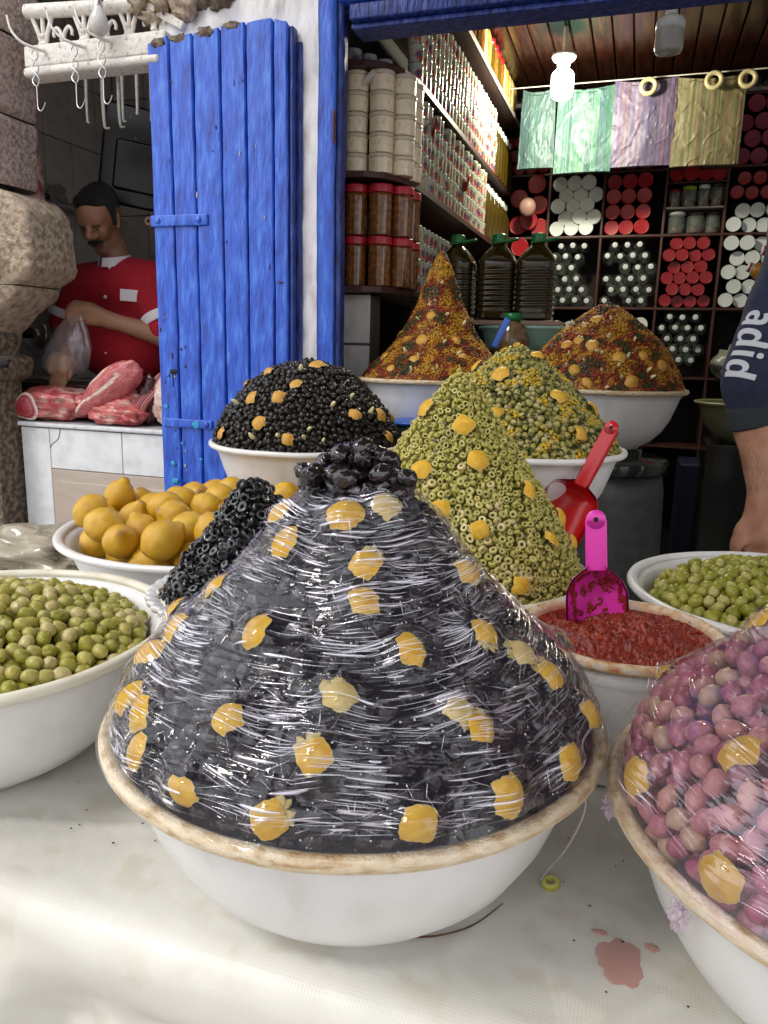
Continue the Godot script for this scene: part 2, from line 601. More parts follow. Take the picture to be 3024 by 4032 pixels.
	# jars and bottles
	M.glass = mat(Color(0.75, 0.8, 0.78, 0.12), 0.06, {"transparency": BaseMaterial3D.TRANSPARENCY_ALPHA})
	M.lid_white = mat(L(0.68, 0.74, 0.72), 0.35)
	M.lid_white2 = mat(L(0.60, 0.65, 0.68), 0.4)
	M.lid_red = mat(L(0.34, 0.008, 0.014), 0.33)
	M.lid_red2 = mat(L(0.25, 0.006, 0.012), 0.38)
	M.jar_dark = mat(L(0.02, 0.022, 0.02), 0.12)
	M.oil = mat(L(0.055, 0.036, 0.004), 0.1)
	M.oil_dark = mat(L(0.03, 0.02, 0.003), 0.1)
	M.amber = rough_mat(41, [[0.0, L(0.06, 0.02, 0.006)], [0.5, L(0.16, 0.055, 0.012)], [1.0, L(0.3, 0.12, 0.03)]], Vector3.ONE * 6.0, 0.12)
	M.tub = rough_mat(42, [[0.0, L(0.3, 0.2, 0.11)], [0.27, L(0.80, 0.68, 0.49)], [1.0, L(0.86, 0.76, 0.60)]], Vector3.ONE * 9.0, 0.22)
	M.tub_lid = mat(L(0.60, 0.52, 0.40), 0.18)
	M.paper = mat(L(0.6, 0.58, 0.52), 0.7)
	M.tape = mat(L(0.5, 0.44, 0.24), 0.3)

func white_px() -> ImageTexture:
	var white := Image.create(4, 4, false, Image.FORMAT_RGBA8)
	white.fill(Color.WHITE)
	return ImageTexture.create_from_image(white)

func cloth_mat() -> StandardMaterial3D:
	# cream oilcloth: woven emboss, ochre stains and dust
	var m := mat(Color(1, 1, 1), 0.38)
	var im := Image.create(1024, 1024, false, Image.FORMAT_RGB8)
	var big := noise(51, 0.006, 4)
	var mid := noise(52, 0.03, 4)
	var dirt := noise(53, 0.011, 3)
	for y in 1024:
		for x in 1024:
			var a := big.get_noise_2d(x, y) * 0.5 + 0.5
			var b := mid.get_noise_2d(x, y) * 0.5 + 0.5
			var d := smoothstep(0.18, 0.55, dirt.get_noise_2d(x, y) + 0.12 * mid.get_noise_2d(x * 2, y * 2))
			var w := 0.985 + 0.03 * (float((x / 2 + y / 2) % 2))
			var k := Vector3(0.59, 0.57, 0.505).lerp(Vector3(0.66, 0.645, 0.595), a * 0.7 + b * 0.3) * w
			k = k.lerp(Vector3(0.46, 0.39, 0.26), d * 0.3)
			im.set_pixel(x, y, L(k.x, k.y, k.z))
	m.albedo_texture = ImageTexture.create_from_image(im)
	m.uv1_triplanar = true
	m.uv1_world_triplanar = true
	m.uv1_scale = Vector3.ONE * 0.9
	var h := Image.create(1920, 1920, false, Image.FORMAT_RGB8)
	for y in 6:
		for x in 6:
			var v := 0.5 + 0.25 * sin(TAU * x / 6.0) + 0.25 * sin(TAU * y / 6.0)
			h.set_pixel(x, y, Color(v, v, v))
	var done := 6
	while done < 1920:
		h.blit_rect(h, Rect2i(0, 0, done, 6), Vector2i(done, 0))
		done *= 2
	done = 6
	while done < 1920:
		h.blit_rect(h, Rect2i(0, 0, 1920, done), Vector2i(0, done))
		done *= 2
	m.detail_enabled = false
	m.heightmap_enabled = true
	m.heightmap_texture = ImageTexture.create_from_image(h)
	m.heightmap_scale = 0.02
	return m

# ---------------------------------------------------------------- setting
func plank_box(a: Vector3, b: Vector3, bev := 0.004) -> ArrayMesh:
	return Mb.new().box((a + b) / 2, (b - a).abs(), bev).done("out")

func setting() -> void:
	struct("ground", Mb.new().grid(40, 40, func(u, w): return Vector3(-60 + 120 * u, 0.0, -60 + 120 * w)).done(Vector3.UP), M.ground)
	struct("shop_floor", plank_box(Vector3(-1.05, 0.004, -4.7), Vector3(1.3, 0.12, -2.1)), M.grout)
	struct("butcher_floor", plank_box(Vector3(-2.95, 0.004, -4.9), Vector3(-1.15, 0.2, -2.3)), M.tile_white)
	# shop room: side walls, back wall, ceiling with thickness
	solo("inner_wall", plank_box(Vector3(-1.20, 0, -4.95), Vector3(-1.055, 3.1, -2.27)), M.plaster_in, "plain side wall between the butcher's room and the olive shop", "wall")
	solo("inner_wall", plank_box(Vector3(1.30, 0, -4.95), Vector3(1.45, 3.1, -2.27)), M.plaster_in, "plain far side wall of the olive shop, right of the doorway", "wall")
	solo("inner_wall", plank_box(Vector3(-1.05, 0, -4.95), Vector3(1.295, 3.1, -4.78)), M.plaster_in, "back wall of the olive shop behind the jar rack", "wall")
	var roof := struct("ceiling", plank_box(Vector3(-1.20, 3.105, -4.95), Vector3(1.45, 3.25, -2.275)), M.wood_dark)
	var cl := struct("wooden_ceiling", plank_box(Vector3(-1.05, 2.785, -4.775), Vector3(1.295, 2.81, -2.28)), M.wood_dark)
	var x := -1.05
	while x < 1.25:
		part("plank", plank_box(Vector3(x + 0.003, 2.757 + R(0, 0.003), -4.77), Vector3(x + 0.087, 2.783, -2.30), 0.005), M.wood_ceiling, cl)
		x += 0.09
	# facade above and beside the openings
	var fw := thing("facade_wall", "rough white plaster wall of the market building above the shop doorway", "wall")
	part("wall_panel", plank_box(Vector3(-1.56, 2.43, -2.42), Vector3(6.0, 4.6, -2.245)), M.plaster, fw)
	part("wall_panel", plank_box(Vector3(-6.0, 2.75, -2.42), Vector3(-1.563, 4.6, -2.243)), M.plaster, fw)
	part("wall_panel", plank_box(Vector3(1.32, 0.0, -2.42), Vector3(6.0, 2.427, -2.247)), M.plaster, fw)
	part("wall_panel", plank_box(Vector3(-6.0, 0.0, -2.42), Vector3(-2.62, 2.747, -2.246)), M.plaster, fw)
	# pillar with an uneven edge
	var pn := noise(61, 5.0, 4)
	var pm := Mb.new().grid(30, 70, func(u, w):
		var y: float = 2.5 * w
		var xx: float = lerpf(-1.495, -0.938 + 0.006 * pn.get_noise_2d(3.0, y * 8.0), u)
		return Vector3(xx, y, -2.243 + 0.010 * pn.get_noise_2d(xx * 1.5, y * 1.2) + 0.004 * pn.get_noise_2d(xx * 7, y * 7))).done(Vector3(0, 0, 1))
	var pil := thing("plaster_pillar", "narrow white plastered pier between the blue door and the blue frame", "pillar")
	part("plaster_face", pm, M.plaster, pil)
	part("core", plank_box(Vector3(-1.49, 0, -2.42), Vector3(-0.946, 2.49, -2.26)), M.plaster_in, pil)
	# broken masonry above the beam end
	var bm := thing("broken_masonry", "broken brown stones showing through the plaster above the white beam", "masonry")
	for k in 26:
		var c := Vector3(-1.46 + R(-0.10, 0.19), R(2.30, 2.50), -2.235 + R(-0.02, 0.012))
		if c.x > -1.4 and c.y < 2.33:
			continue
		part("stone", lump(Vector3(R(0.018, 0.05), R(0.014, 0.04), 0.03), rng.randi(), 0.35), M.stone if k % 3 else M.stone_dark, bm, c)
	opposite()

func opposite() -> void:
	var aw := thing("awning", "brown canvas awning over the stall, above the picture", "awning")
	part("canvas", Mb.new().grid(30, 20, func(u, w): return Vector3(lerpf(-1.0, 3.2, u), lerpf(3.0, 2.8, w) - 0.05 * sin(PI * u * 4.0) * sin(PI * u * 4.0), lerpf(-2.24, 0.9, w))).done(Vector3.UP), mat(L(0.26, 0.23, 0.2), 0.9, {"cull_mode": BaseMaterial3D.CULL_DISABLED}), aw)
	for x in [-1.0, 3.2]:
		part("arm", Mb.new().tube([Vector3(x, 3.01, -2.24), Vector3(x, 2.81, 0.9)], 0.014, 8).done("out"), M.iron_white, aw)
	part("front_bar", Mb.new().tube([Vector3(-1.0, 2.795, 0.9), Vector3(3.2, 2.795, 0.9)], 0.014, 8).done("out"), M.iron_white, aw)
	# the other side of the market street, behind the camera
	var o := thing("street_building", "plain plastered building across the market street behind the viewer", "building")
	part("wall", plank_box(Vector3(-14, 0, 11.2), Vector3(16, 5.0, 12.0)), M.plaster_in, o)

func lump(r: Vector3, sd: int, rough := 0.25, nu := 12, nw := 8, col = null) -> ArrayMesh:
	var n := noise(sd, 1.1, 3)
	var mb := Mb.new()
	mb.grid(nu, nw, func(a, w):
		var d := Vector3(sin(PI * w) * sin(TAU * a), cos(PI * w), sin(PI * w) * cos(TAU * a))
		var q := d * r * (1.0 + rough * n.get_noise_3dv(d * 1.4) * 2.0)
		return [q, col.call(d, n)] if col != null else q, true)
	return mb.done("out")

# ---------------------------------------------------------------- facade woodwork
func door() -> void:
	var d := thing("plank_door", "tall blue painted plank door folded back against the plaster wall", "door")
	var xs := [-1.513, -1.437, -1.355, -1.262, -1.177, -1.088, -1.040]
	var tops := [[2.245, 2.266], [2.252, 2.264], [2.262, 2.27], [2.272, 2.276], [2.274, 2.277], [2.277, 2.262]]
	for k in 6:
		var n := noise(70 + k, 3.0, 3)
		var x0: float = xs[k] + 0.0012
		var x1: float = xs[k + 1] - 0.0012
		var mb := Mb.new()
		var b := 0.0042
		# front face with softened edges, wavy with old paint
		var cols := [[x0, -2.245], [x0, -2.203 - b], [x0 + b * 0.4, -2.203 - b * 0.3], [x0 + b, -2.2], [x0 + b * 1.4, -2.1998], [lerpf(x0, x1, 0.35), -2.1996], [lerpf(x0, x1, 0.65), -2.1996], [x1 - b * 1.4, -2.1998], [x1 - b, -2.2], [x1 - b * 0.4, -2.203 - b * 0.3], [x1, -2.203 - b], [x1, -2.245]]
		mb.grid(cols.size() - 1, 90, func(u, w):
			var q: Array = cols[int(round(u * (cols.size() - 1)))]
			var top: float = lerpf(tops[k][0], tops[k][1], (q[0] - x0) / (x1 - x0)) - (0.006 if u < 0.15 or u > 0.85 else 0.0) + 0.004 * n.get_noise_2d(q[0] * 30, 9.0)
			var y: float = lerpf(0.30, top, w)
			var z: float = q[1] + 0.0022 * n.get_noise_2d(q[0] * 9.0, y * 1.7) + 0.0014 * n.get_noise_2d(q[0] * 40.0, y * 3.0 + 40)
			return Vector3(q[0] + 0.0016 * n.get_noise_2d(7.0, y * 3.0), y, z))
		var a := mb.v.size()
		mb.grid(4, 1, func(u, w): return Vector3(lerpf(x0, x1, u), lerpf(tops[k][0], tops[k][1], u) - 0.004, lerpf(-2.205, -2.245, w)))
		part("plank", mb.done(Vector3(0, 0, 1)), M.blue, d)
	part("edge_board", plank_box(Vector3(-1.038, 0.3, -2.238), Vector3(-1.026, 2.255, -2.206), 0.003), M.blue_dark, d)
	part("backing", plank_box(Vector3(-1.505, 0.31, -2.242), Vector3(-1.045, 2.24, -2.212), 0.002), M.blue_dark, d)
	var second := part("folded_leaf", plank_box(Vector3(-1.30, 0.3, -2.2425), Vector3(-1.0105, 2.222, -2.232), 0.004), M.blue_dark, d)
	for s in [[1.752, 1.718, -1.518, -1.312, true], [1.112, 1.083, -1.500, -1.312, false]]:
		var h := part("strap_hinge", plank_box(Vector3(s[2], s[1], -2.1985), Vector3(s[3], s[0], -2.190), 0.003), M.blue, d)
		for bx in [s[2] + 0.028, s[3] - 0.03] if s[4] else [s[3] - 0.02]:
			part("bolt", Mb.new().ball(Vector3.ZERO, Vector3(0.010, 0.010, 0.006), 10, 6).done("out"), M.blue, h, Vector3(bx, (s[0] + s[1]) / 2, -2.190))
		if s[4]:
			part("eye", Mb.new().tube(arc(Vector3(-1.526, 1.735, -2.195), 0.010, 12), 0.0045, 6, -1, true).done("out"), M.rust, h)
	part("key_hole", Mb.new().ball(Vector3.ZERO, Vector3(0.016, 0.0095, 0.006), 12, 6).done("out"), M.dark_cavity, d, Vector3(-1.456, 1.265, -2.200))
	part("key_slot", plank_box(Vector3(-1.460, 1.215, -2.2005), Vector3(-1.4575, 1.255, -2.197)), M.dark_cavity, d)
	for q in [[-1.37, 1.096, 0.014], [-1.47, 0.96, 0.010], [-1.43, 1.03, 0.006], [-1.49, 1.15, 0.008], [-1.46, 0.90, 0.012], [-1.36, 0.98, 0.006]]:
		part("paint_chip", lump(Vector3(q[2], q[2] * 0.8, 0.0016), rng.randi(), 0.5, 10, 6), M.cyan_chip, d, Vector3(q[0], q[1], -2.1895 if q[1] > 1.08 and q[1] < 1.11 else -2.1975))
	for k in 34:
		var low := rng.randf() < 0.5
		var c := Vector3(R(-1.505, -1.40) if low else R(-1.50, -1.06), R(0.85, 1.45) if low else R(1.2, 2.24), -2.1978)
		part("paint_chip", lump(Vector3(R(0.001, 0.0035), R(0.002, 0.010), 0.0010), rng.randi(), 0.5, 8, 5), [M.blue_dark, M.rust, M.beige][k % 3], d, c)
	for k in 4:
		part("worn_top", lump(Vector3(R(0.02, 0.035), R(0.006, 0.012), 0.0022), rng.randi(), 0.5, 12, 6), M.stone_dark, d, Vector3([-1.475, -1.40, -1.31, -1.22][k], [2.247, 2.254, 2.262, 2.271][k], -2.1995))
	part("nail", plank_box(Vector3(-1.075, 1.545, -2.199), Vector3(-1.055, 1.549, -2.194)), M.rust, d)
	# frame of the doorway
	var f := thing("door_frame", "dark blue painted wooden frame with lintel round the olive shop doorway", "door frame")
	var post := func(x0: float, x1: float, z0: float, z1: float) -> ArrayMesh:
		var n := noise(77, 2.0, 3)
		return Mb.new().grid(8, 80, func(u, w):
			var q: Array = [[x0, z1], [x0, z0 + 0.004], [x0 + 0.004, z0], [lerpf(x0, x1, 0.5), z0], [x1 - 0.006, z0], [x1, z0 - 0.006], [x1, lerpf(z0, z1, 0.5)], [x1, z1], [x1, z1]].map(func(e): return e)[int(round(u * 8))]
			var y: float = 2.43 * w
			return Vector3(q[0] + 0.003 * n.get_noise_2d(1.0, y * 2.0), y, q[1] + 0.004 * n.get_noise_2d(q[0] * 8, y))).done(Vector3(0, 0, 1))
	part("post", post.call(-0.944, -0.893, -2.20, -2.235), M.blue, f)
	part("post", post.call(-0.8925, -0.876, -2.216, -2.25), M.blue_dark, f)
	part("post", post.call(1.20, 1.30, -2.20, -2.32), M.blue, f)
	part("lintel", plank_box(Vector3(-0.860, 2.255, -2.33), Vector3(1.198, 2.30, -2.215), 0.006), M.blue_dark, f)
	part("lintel", plank_box(Vector3(-0.890, 2.302, -2.33), Vector3(1.32, 2.425, -2.205), 0.006), M.blue, f)
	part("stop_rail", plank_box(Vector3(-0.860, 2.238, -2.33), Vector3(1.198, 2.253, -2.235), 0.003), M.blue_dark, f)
	part("latch", plank_box(Vector3(-0.897, 1.93, -2.199), Vector3(-0.889, 2.02, -2.19)), M.rust, f)

func arc(m: Vector3, r: float, n: int, ax := Vector3.RIGHT, ay := Vector3.UP, a0 := 0.0, a1 := TAU) -> Array:
	var out := []
	for k in n:
		var t := lerpf(a0, a1, float(k) / (n if is_equal_approx(a1 - a0, TAU) else n - 1))
		out.append(m + ax * cos(t) * r + ay * sin(t) * r)
	return out

func curve(pts: Array, n := 24) -> Array:
	var out := []
	var m := pts.size() - 1
	for k in n + 1:
		var t := float(k) / n * m
		var j := mini(int(t), m - 1)
		var a: Vector3 = pts[maxi(j - 1, 0)]
		var b: Vector3 = pts[j]
		var c: Vector3 = pts[j + 1]
		var d: Vector3 = pts[mini(j + 2, m)]
		out.append(b.cubic_interpolate(c, a, d, t - j))
	return out

func beam_and_rail() -> void:
	var b := thing("white_beam", "chipped white painted wooden beam across the butcher's window, above the hooks", "beam")
	part("board", plank_box(Vector3(-1.985, 2.222, -2.28), Vector3(-1.45, 2.286, -2.205), 0.006), M.iron_white, b)
	part("moulding", plank_box(Vector3(-1.985, 2.192, -2.275), Vector3(-1.47, 2.220, -2.195), 0.008), M.iron_white, b)
	var r := thing("iron_railing", "white painted wrought iron railing on top of the beam", "railing")
	part("top_rail", Mb.new().tube([Vector3(-1.985, 2.396, -2.235), Vector3(-1.56, 2.372, -2.235)], 0.022, 12).done("out"), M.iron_white, r)
	part("slanted_bar", Mb.new().box(Vector3(-1.49, 2.345, -2.235), Vector3(0.20, 0.026, 0.02), 0.003, Basis(Vector3.BACK, deg_to_rad(-29))).done("out"), M.iron_white, r)
	for x in [-1.925, -1.765, -1.597]:
		var fan := Mb.new()
		for dx in [-0.045, 0.0, 0.045]:
			fan.tube([Vector3(x + dx * 0.15, 2.29, -2.235), Vector3(x + dx * 0.35, 2.322, -2.235), Vector3(x + dx, 2.39, -2.235)], 0.0075, 7)
		fan.ball(Vector3(x, 2.318, -2.235), Vector3(0.014, 0.009, 0.014), 10, 6)
		fan.ball(Vector3(x, 2.293, -2.235), Vector3(0.022, 0.010, 0.016), 10, 6)
		part("fan", fan.done("out"), M.iron_white, r)
	for x in [-1.848, -1.682, -1.508]:
		var fl := Mb.new()
		for s in [-1, 1]:
			fl.tube(curve([Vector3(x, 2.285, -2.235), Vector3(x + s * 0.006, 2.32, -2.235), Vector3(x + s * 0.024, 2.338, -2.235), Vector3(x + s * 0.036, 2.325, -2.235), Vector3(x + s * 0.034, 2.312, -2.235)], 12), 0.007, 7, 0.005)
		fl.ball(Vector3(x, 2.30, -2.235), Vector3(0.012, 0.008, 0.012), 10, 6)
		part("scroll", fl.done("out"), M.iron_white, r)
	# the bulb, unlit
	var lb := thing("unlit_bulb", "unlit frosted light bulb hanging in front of the iron railing", "light bulb", Vector3(-1.652, 2.33, -2.16))
	part("bulb_glass", Mb.new().lathe(PackedVector2Array([Vector2(0.001, -0.062), Vector2(0.014, -0.059), Vector2(0.025, -0.048), Vector2(0.029, -0.033), Vector2(0.026, -0.014), Vector2(0.018, 0.004), Vector2(0.013, 0.018)]), 20).done("out"), mat(L(0.52, 0.50, 0.47), 0.18), lb)
	part("screw_cap", Mb.new().lathe(PackedVector2Array([Vector2(0.013, 0.016), Vector2(0.0145, 0.022), Vector2(0.013, 0.027), Vector2(0.0145, 0.033), Vector2(0.012, 0.040), Vector2(0.001, 0.041)]), 16).done("out"), M.steel, lb)
	part("holder", Mb.new().lathe(PackedVector2Array([Vector2(0.016, 0.036), Vector2(0.018, 0.06), Vector2(0.012, 0.08), Vector2(0.001, 0.082)]), 16).done("out"), M.rust, lb)
	part("cord", Mb.new().tube(curve([Vector3(0, 0.08, 0), Vector3(-0.03, 0.095, -0.01), Vector3(-0.08, 0.14, -0.03), Vector3(-0.10, 0.3, -0.05)], 14), 0.004, 6).done("out"), mat(L(0.3, 0.32, 0.27), 0.6), lb)
	# three wire hooks on curved prongs at the front
	var k := 0
	for q in [[-1.909, 2.262, "leftmost wire meat hook hanging from the beam, next to the stone column"], [-1.757, 2.26, "middle wire meat hook hanging from the front of the beam"], [-1.655, 2.265, "wire meat hook hanging below the unlit bulb"]]:
		var h := thing("meat_hook", q[2], "hook", Vector3(q[0], q[1], -2.17), "wire meat hooks on the white beam")
		part("prong", Mb.new().tube(curve([Vector3(0.016, -0.002, -0.03), Vector3(0.004, -0.003, 0.012), Vector3(-0.022, 0.010, 0.035), Vector3(-0.045, 0.04, 0.045), Vector3(-0.058, 0.082, 0.043)], 14), 0.0055, 7, 0.003).done("out"), M.iron_white, h)
		var w1 := []
		var w2 := []
		for j in 25:
			var t := j / 24.0
			w1.append(Vector3(0.013 * sin(t * PI * 3), -t * 0.112, 0.003 * cos(t * PI * 3)))
			w2.append(Vector3(-0.013 * sin(t * PI * 3), -t * 0.112, -0.003 * cos(t * PI * 3)))
		part("twisted_wire", Mb.new().tube(w1, 0.0022, 5).tube(w2, 0.0022, 5).done("out"), M.steel, h)
		part("hook_bend", Mb.new().tube(curve([Vector3(0.002, -0.11, 0), Vector3(0.001, -0.15, 0), Vector3(0.004, -0.178, 0.003), Vector3(0.018, -0.187, 0.006), Vector3(0.03, -0.176, 0.006), Vector3(0.036, -0.163, 0.006)], 18), 0.0024, 6, 0.0012).done("out"), M.steel, h)
	for q in [[-2.02, 2.19, -2.55], [-1.985, 2.20, -2.6], [-1.93, 2.20, -2.62], [-1.885, 2.195, -2.58], [-1.80, 2.21, -2.55], [-1.775, 2.205, -2.6], [-1.745, 2.21, -2.58], [-1.69, 2.20, -2.6], [-1.64, 2.19, -2.5]]:
		var sc := R(0.8, 1.25)
		var o := solo("rail_hook", Mb.new().tube(curve([Vector3(0, 0.13, 0), Vector3(-0.003, 0.03, 0), Vector3(0.004, -0.03, 0.005), Vector3(0.025, -0.055, 0.02), Vector3(0.052, -0.06, 0.03)], 16), 0.0075, 7, 0.003).done("out"), M.iron_white if rng.randf() < 0.75 else M.rust, "white painted curved meat hook on the rail inside the butcher's shop", "hook", Vector3(q[0], q[1], q[2]), "white hooks on the inner rail")
		o.rotation.y = R(-0.5, 0.4)
		o.scale = Vector3.ONE * sc
	solo("hook_rail", Mb.new().tube([Vector3(-2.5, 2.335, -2.58), Vector3(-1.25, 2.335, -2.58)], 0.014, 10).done("out"), M.iron_white, "white iron rail inside the butcher's shop that carries the hooks", "rail")

func column() -> void:
	# weathered stone pier with a corbel; each course a block
	var o := thing("stone_column", "weathered brown stone column with a carved corbel, left of the butcher's counter", "column")
	var right := [[0.0, -2.045], [0.69, -2.053], [0.84, -2.060], [0.853, -2.068], [1.19, -2.068], [1.206, -2.045], [1.216, -1.985], [1.235, -1.968], [1.285, -1.966], [1.305, -1.980], [1.312, -2.030], [1.38, -1.998], [1.44, -1.935], [1.50, -1.852], [1.53, -1.836], [1.545, -1.815], [1.565, -1.79], [1.58, -1.778], [1.62, -1.774], [1.70, -1.776], [1.755, -1.786], [1.80, -1.825], [1.828, -1.90], [1.842, -1.955], [1.86, -1.963], [2.05, -1.957], [2.065, -1.953], [2.26, -1.933], [2.29, -1.915], [2.6, -1.912], [4.2, -1.912]]
	var edge := func(y: float) -> float:
		for k in right.size() - 1:
			if y <= right[k + 1][0]:
				return (1.075 if y > 1.845 else 1.11) * lerpf(right[k][1], right[k + 1][1], (y - right[k][0]) / (right[k + 1][0] - right[k][0]))
		return -1.912 * 1.075
	var cuts := [[0.0, 0.69, 2], [0.694, 0.842, 2], [0.846, 1.198, 2], [1.202, 1.308, 2], [1.311, 1.528, 0], [1.531, 1.842, 0], [1.846, 2.055, 1], [2.061, 2.283, 1], [2.289, 2.60, 1], [2.605, 4.2, 1]]
	for k in cuts.size():
		var y0: float = cuts[k][0]
		var y1: float = cuts[k][1]
		var n := noise(100 + k, 4.0, 4)
		var rows := int(clampf((y1 - y0) / 0.012, 8, 60))
		var mb := Mb.new()
		mb.grid(48, rows, func(u, w):
			var y := lerpf(y0, y1, w)
			var xr: float = edge.call(y)
			y = 1.35 + (y - 1.35) * 1.06
			var cx := -2.75
			var hx := xr - cx
			var hz := 0.11 + 0.025 * clampf((xr + 2.19) / 0.28, 0.0, 1.0)
			var t: float = TAU * u
			var pw := 0.15
			var c := Vector2(sign(cos(t)) * pow(absf(cos(t)), pw), sign(sin(t)) * pow(absf(sin(t)), pw))
			var pinch := 1.0 - 0.012 * (smoothstep(0.06, 0.0, w) + smoothstep(0.94, 1.0, w))
			var q := Vector3(cx + c.x * hx * pinch, y, -2.28 + c.y * hz * pinch)
			var d := n.get_noise_3dv(q * 2.2) * 0.012 + n.get_noise_3dv(q * 9.0) * 0.007
			return q + Vector3(c.x, 0.3 * c.y, c.y).normalized() * d, true)
		mb.grid(8, 1, func(u, w): return Vector3(lerpf(-3.2, edge.call(y1) - 0.03, u), 1.35 + (y1 - 0.002 - 1.35) * 1.06, lerpf(-2.20, -2.36, w)))
		part("stone_block", mb.done("out"), [M.stone, M.stone_pink, M.stone_dark][cuts[k][2]], o)
	part("joint_mortar", plank_box(Vector3(-3.2, 0, -2.34), Vector3(-2.215, 4.2, -2.2)), M.stone_dark, o)
	part("black_stain", lump(Vector3(0.05, 0.05, 0.012), 5, 0.5), M.dark_cavity, o, Vector3(-2.14, 1.65, -2.10))
	part("black_stain", lump(Vector3(0.045, 0.018, 0.01), 6, 0.5), M.dark_cavity, o, Vector3(-2.15, 1.275, -2.17))
	part("iron_nail", Mb.new().tube([Vector3(-2.09, 1.81, -2.10), Vector3(-2.088, 1.87, -2.08)], 0.006, 6).ball(Vector3(-2.088, 1.872, -2.078), Vector3(0.011, 0.005, 0.011), 8, 5).done("out"), M.rust, o)

func table() -> void:
	var t := thing("market_table", "long market stall table standing under the cream oilcloth", "table")
	part("table_top", plank_box(Vector3(-2.0, 0.735, -1.62), Vector3(1.3, 0.766, -0.63)), M.wood_dark, t)
	for x in [-1.9, -0.35, 1.2]:
		for z in [-1.55, -0.64]:
			part("leg", plank_box(Vector3(x - 0.03, 0, z - 0.03), Vector3(x + 0.03, 0.734, z + 0.03)), M.wood_dark, t)
	var n := noise(120, 1.0, 3)
	var rid := noise(121, 1.0, 1, true)
	var mb := Mb.new()
	# along the profile: flat top, round edge, hanging front
	mb.grid(420, 260, func(u, w):
		var x := lerpf(-2.02, 1.32, u)
		var s := lerpf(-1.09, 0.72, w)   # arc length from the edge
		var rad := 0.04
		var q: Vector3
		var swell := 0.012 * n.get_noise_1d(x * 3.0)
		if s < 0.0:
			q = Vector3(x, 0.775, -0.580 + s * 0.965)
			q.y += 0.0016 * n.get_noise_2d(x * 6, q.z * 6) + 0.0012 * n.get_noise_2d(x * 22, q.z * 16)
			var fold := maxf(0.0, rid.get_noise_2d(x * 2.2 + 0.6 * q.z, q.z * 3.0 + 0.8 * x))
			q.y += 0.0030 * pow(fold, 8.0)
			q.z += swell * smoothstep(-0.25, 0.0, s)
		else:
			var a := minf(s / rad, PI / 2 * 0.93)
			q = Vector3(x, 0.775 - rad + rad * cos(a), -0.580 + rad * sin(a))
			var down := maxf(0.0, s - rad * PI / 2 * 0.93)
			q.y -= down * 0.97
			q.z += down * 0.02 + swell
			# soft folds that lean to the right as they fall
			var f := sin((x * 1.0 + down * 1.9) * 8.2 + 1.2 * n.get_noise_1d(x * 2.0 + 30) * 3.0)
			q.z += (0.040 * f + 0.016 * n.get_noise_2d(x * 5 + 9, down * 7)) * smoothstep(0.0, 0.12, down)
			q.y += 0.006 * f * smoothstep(0.0, 0.1, s)
		return q)
	solo("oilcloth", mb.done(Vector3(0, 1, 1)), M.cloth, "cream oilcloth with a woven emboss draped over the table's front edge", "tablecloth")
	# spills and crumbs
	var pink := mat(Color(0.80, 0.55, 0.52, 0.55), 0.1, {"transparency": BaseMaterial3D.TRANSPARENCY_ALPHA, "albedo_texture": M.white_tex})
	for q in [[0.033, -0.676, 0.022, 0.031, "larger pink brine spill on the oilcloth near the pink olives"], [0.063, -0.702, 0.007, 0.006, "small pink brine drop right of the larger spill"], [0.012, -0.706, 0.008, 0.004, "small faint pink drop left of the larger spill"]]:
		var nn := noise(int(q[0] * 1000) + 130, 1.0, 2)
		var m2 := Mb.new()
		m2.grid(28, 4, func(u, w):
			var a: float = TAU * u
			var rr: float = (1.0 + 0.26 * nn.get_noise_2d(cos(a) * 1.2, sin(a) * 1.2))
			var f := sin(w * PI / 2)
			return Vector3(cos(a) * q[2] * rr * f, 0.0014 * sqrt(maxf(0, 1 - f * f)), sin(a) * q[3] * rr * f), true)
		solo("brine_spill", m2.done(Vector3.UP), pink, q[4], "spill", Vector3(q[0], 0.7768, q[1]))
	for k in 46:
		var p := Vector3(R(-0.85, 0.15), 0.7775, R(-0.86, -0.62))
		if Vector2(p.x + 0.266, p.z + 0.736).length() < 0.17:
			continue
		solo("crumb", lump(Vector3(R(0.0008, 0.0018), 0.0007, R(0.0008, 0.0016)), k, 0.4, 6, 4), M.dark_cavity if k % 3 else M.rust, "tiny dark crumb lying on the oilcloth in front of the bowls", "crumb", p, "crumbs on the oilcloth")
	var st := Mb.new()
	st.tube(curve([Vector3(-0.17, 0.7775, -0.632), Vector3(-0.14, 0.7778, -0.645), Vector3(-0.11, 0.7778, -0.672), Vector3(-0.088, 0.7775, -0.712)], 20), 0.0013, 5, 0.0005)
	solo("brown_streak", st.done("out"), M.rust, "thin brown streak on the oilcloth along the foot of the front bowl", "stain")

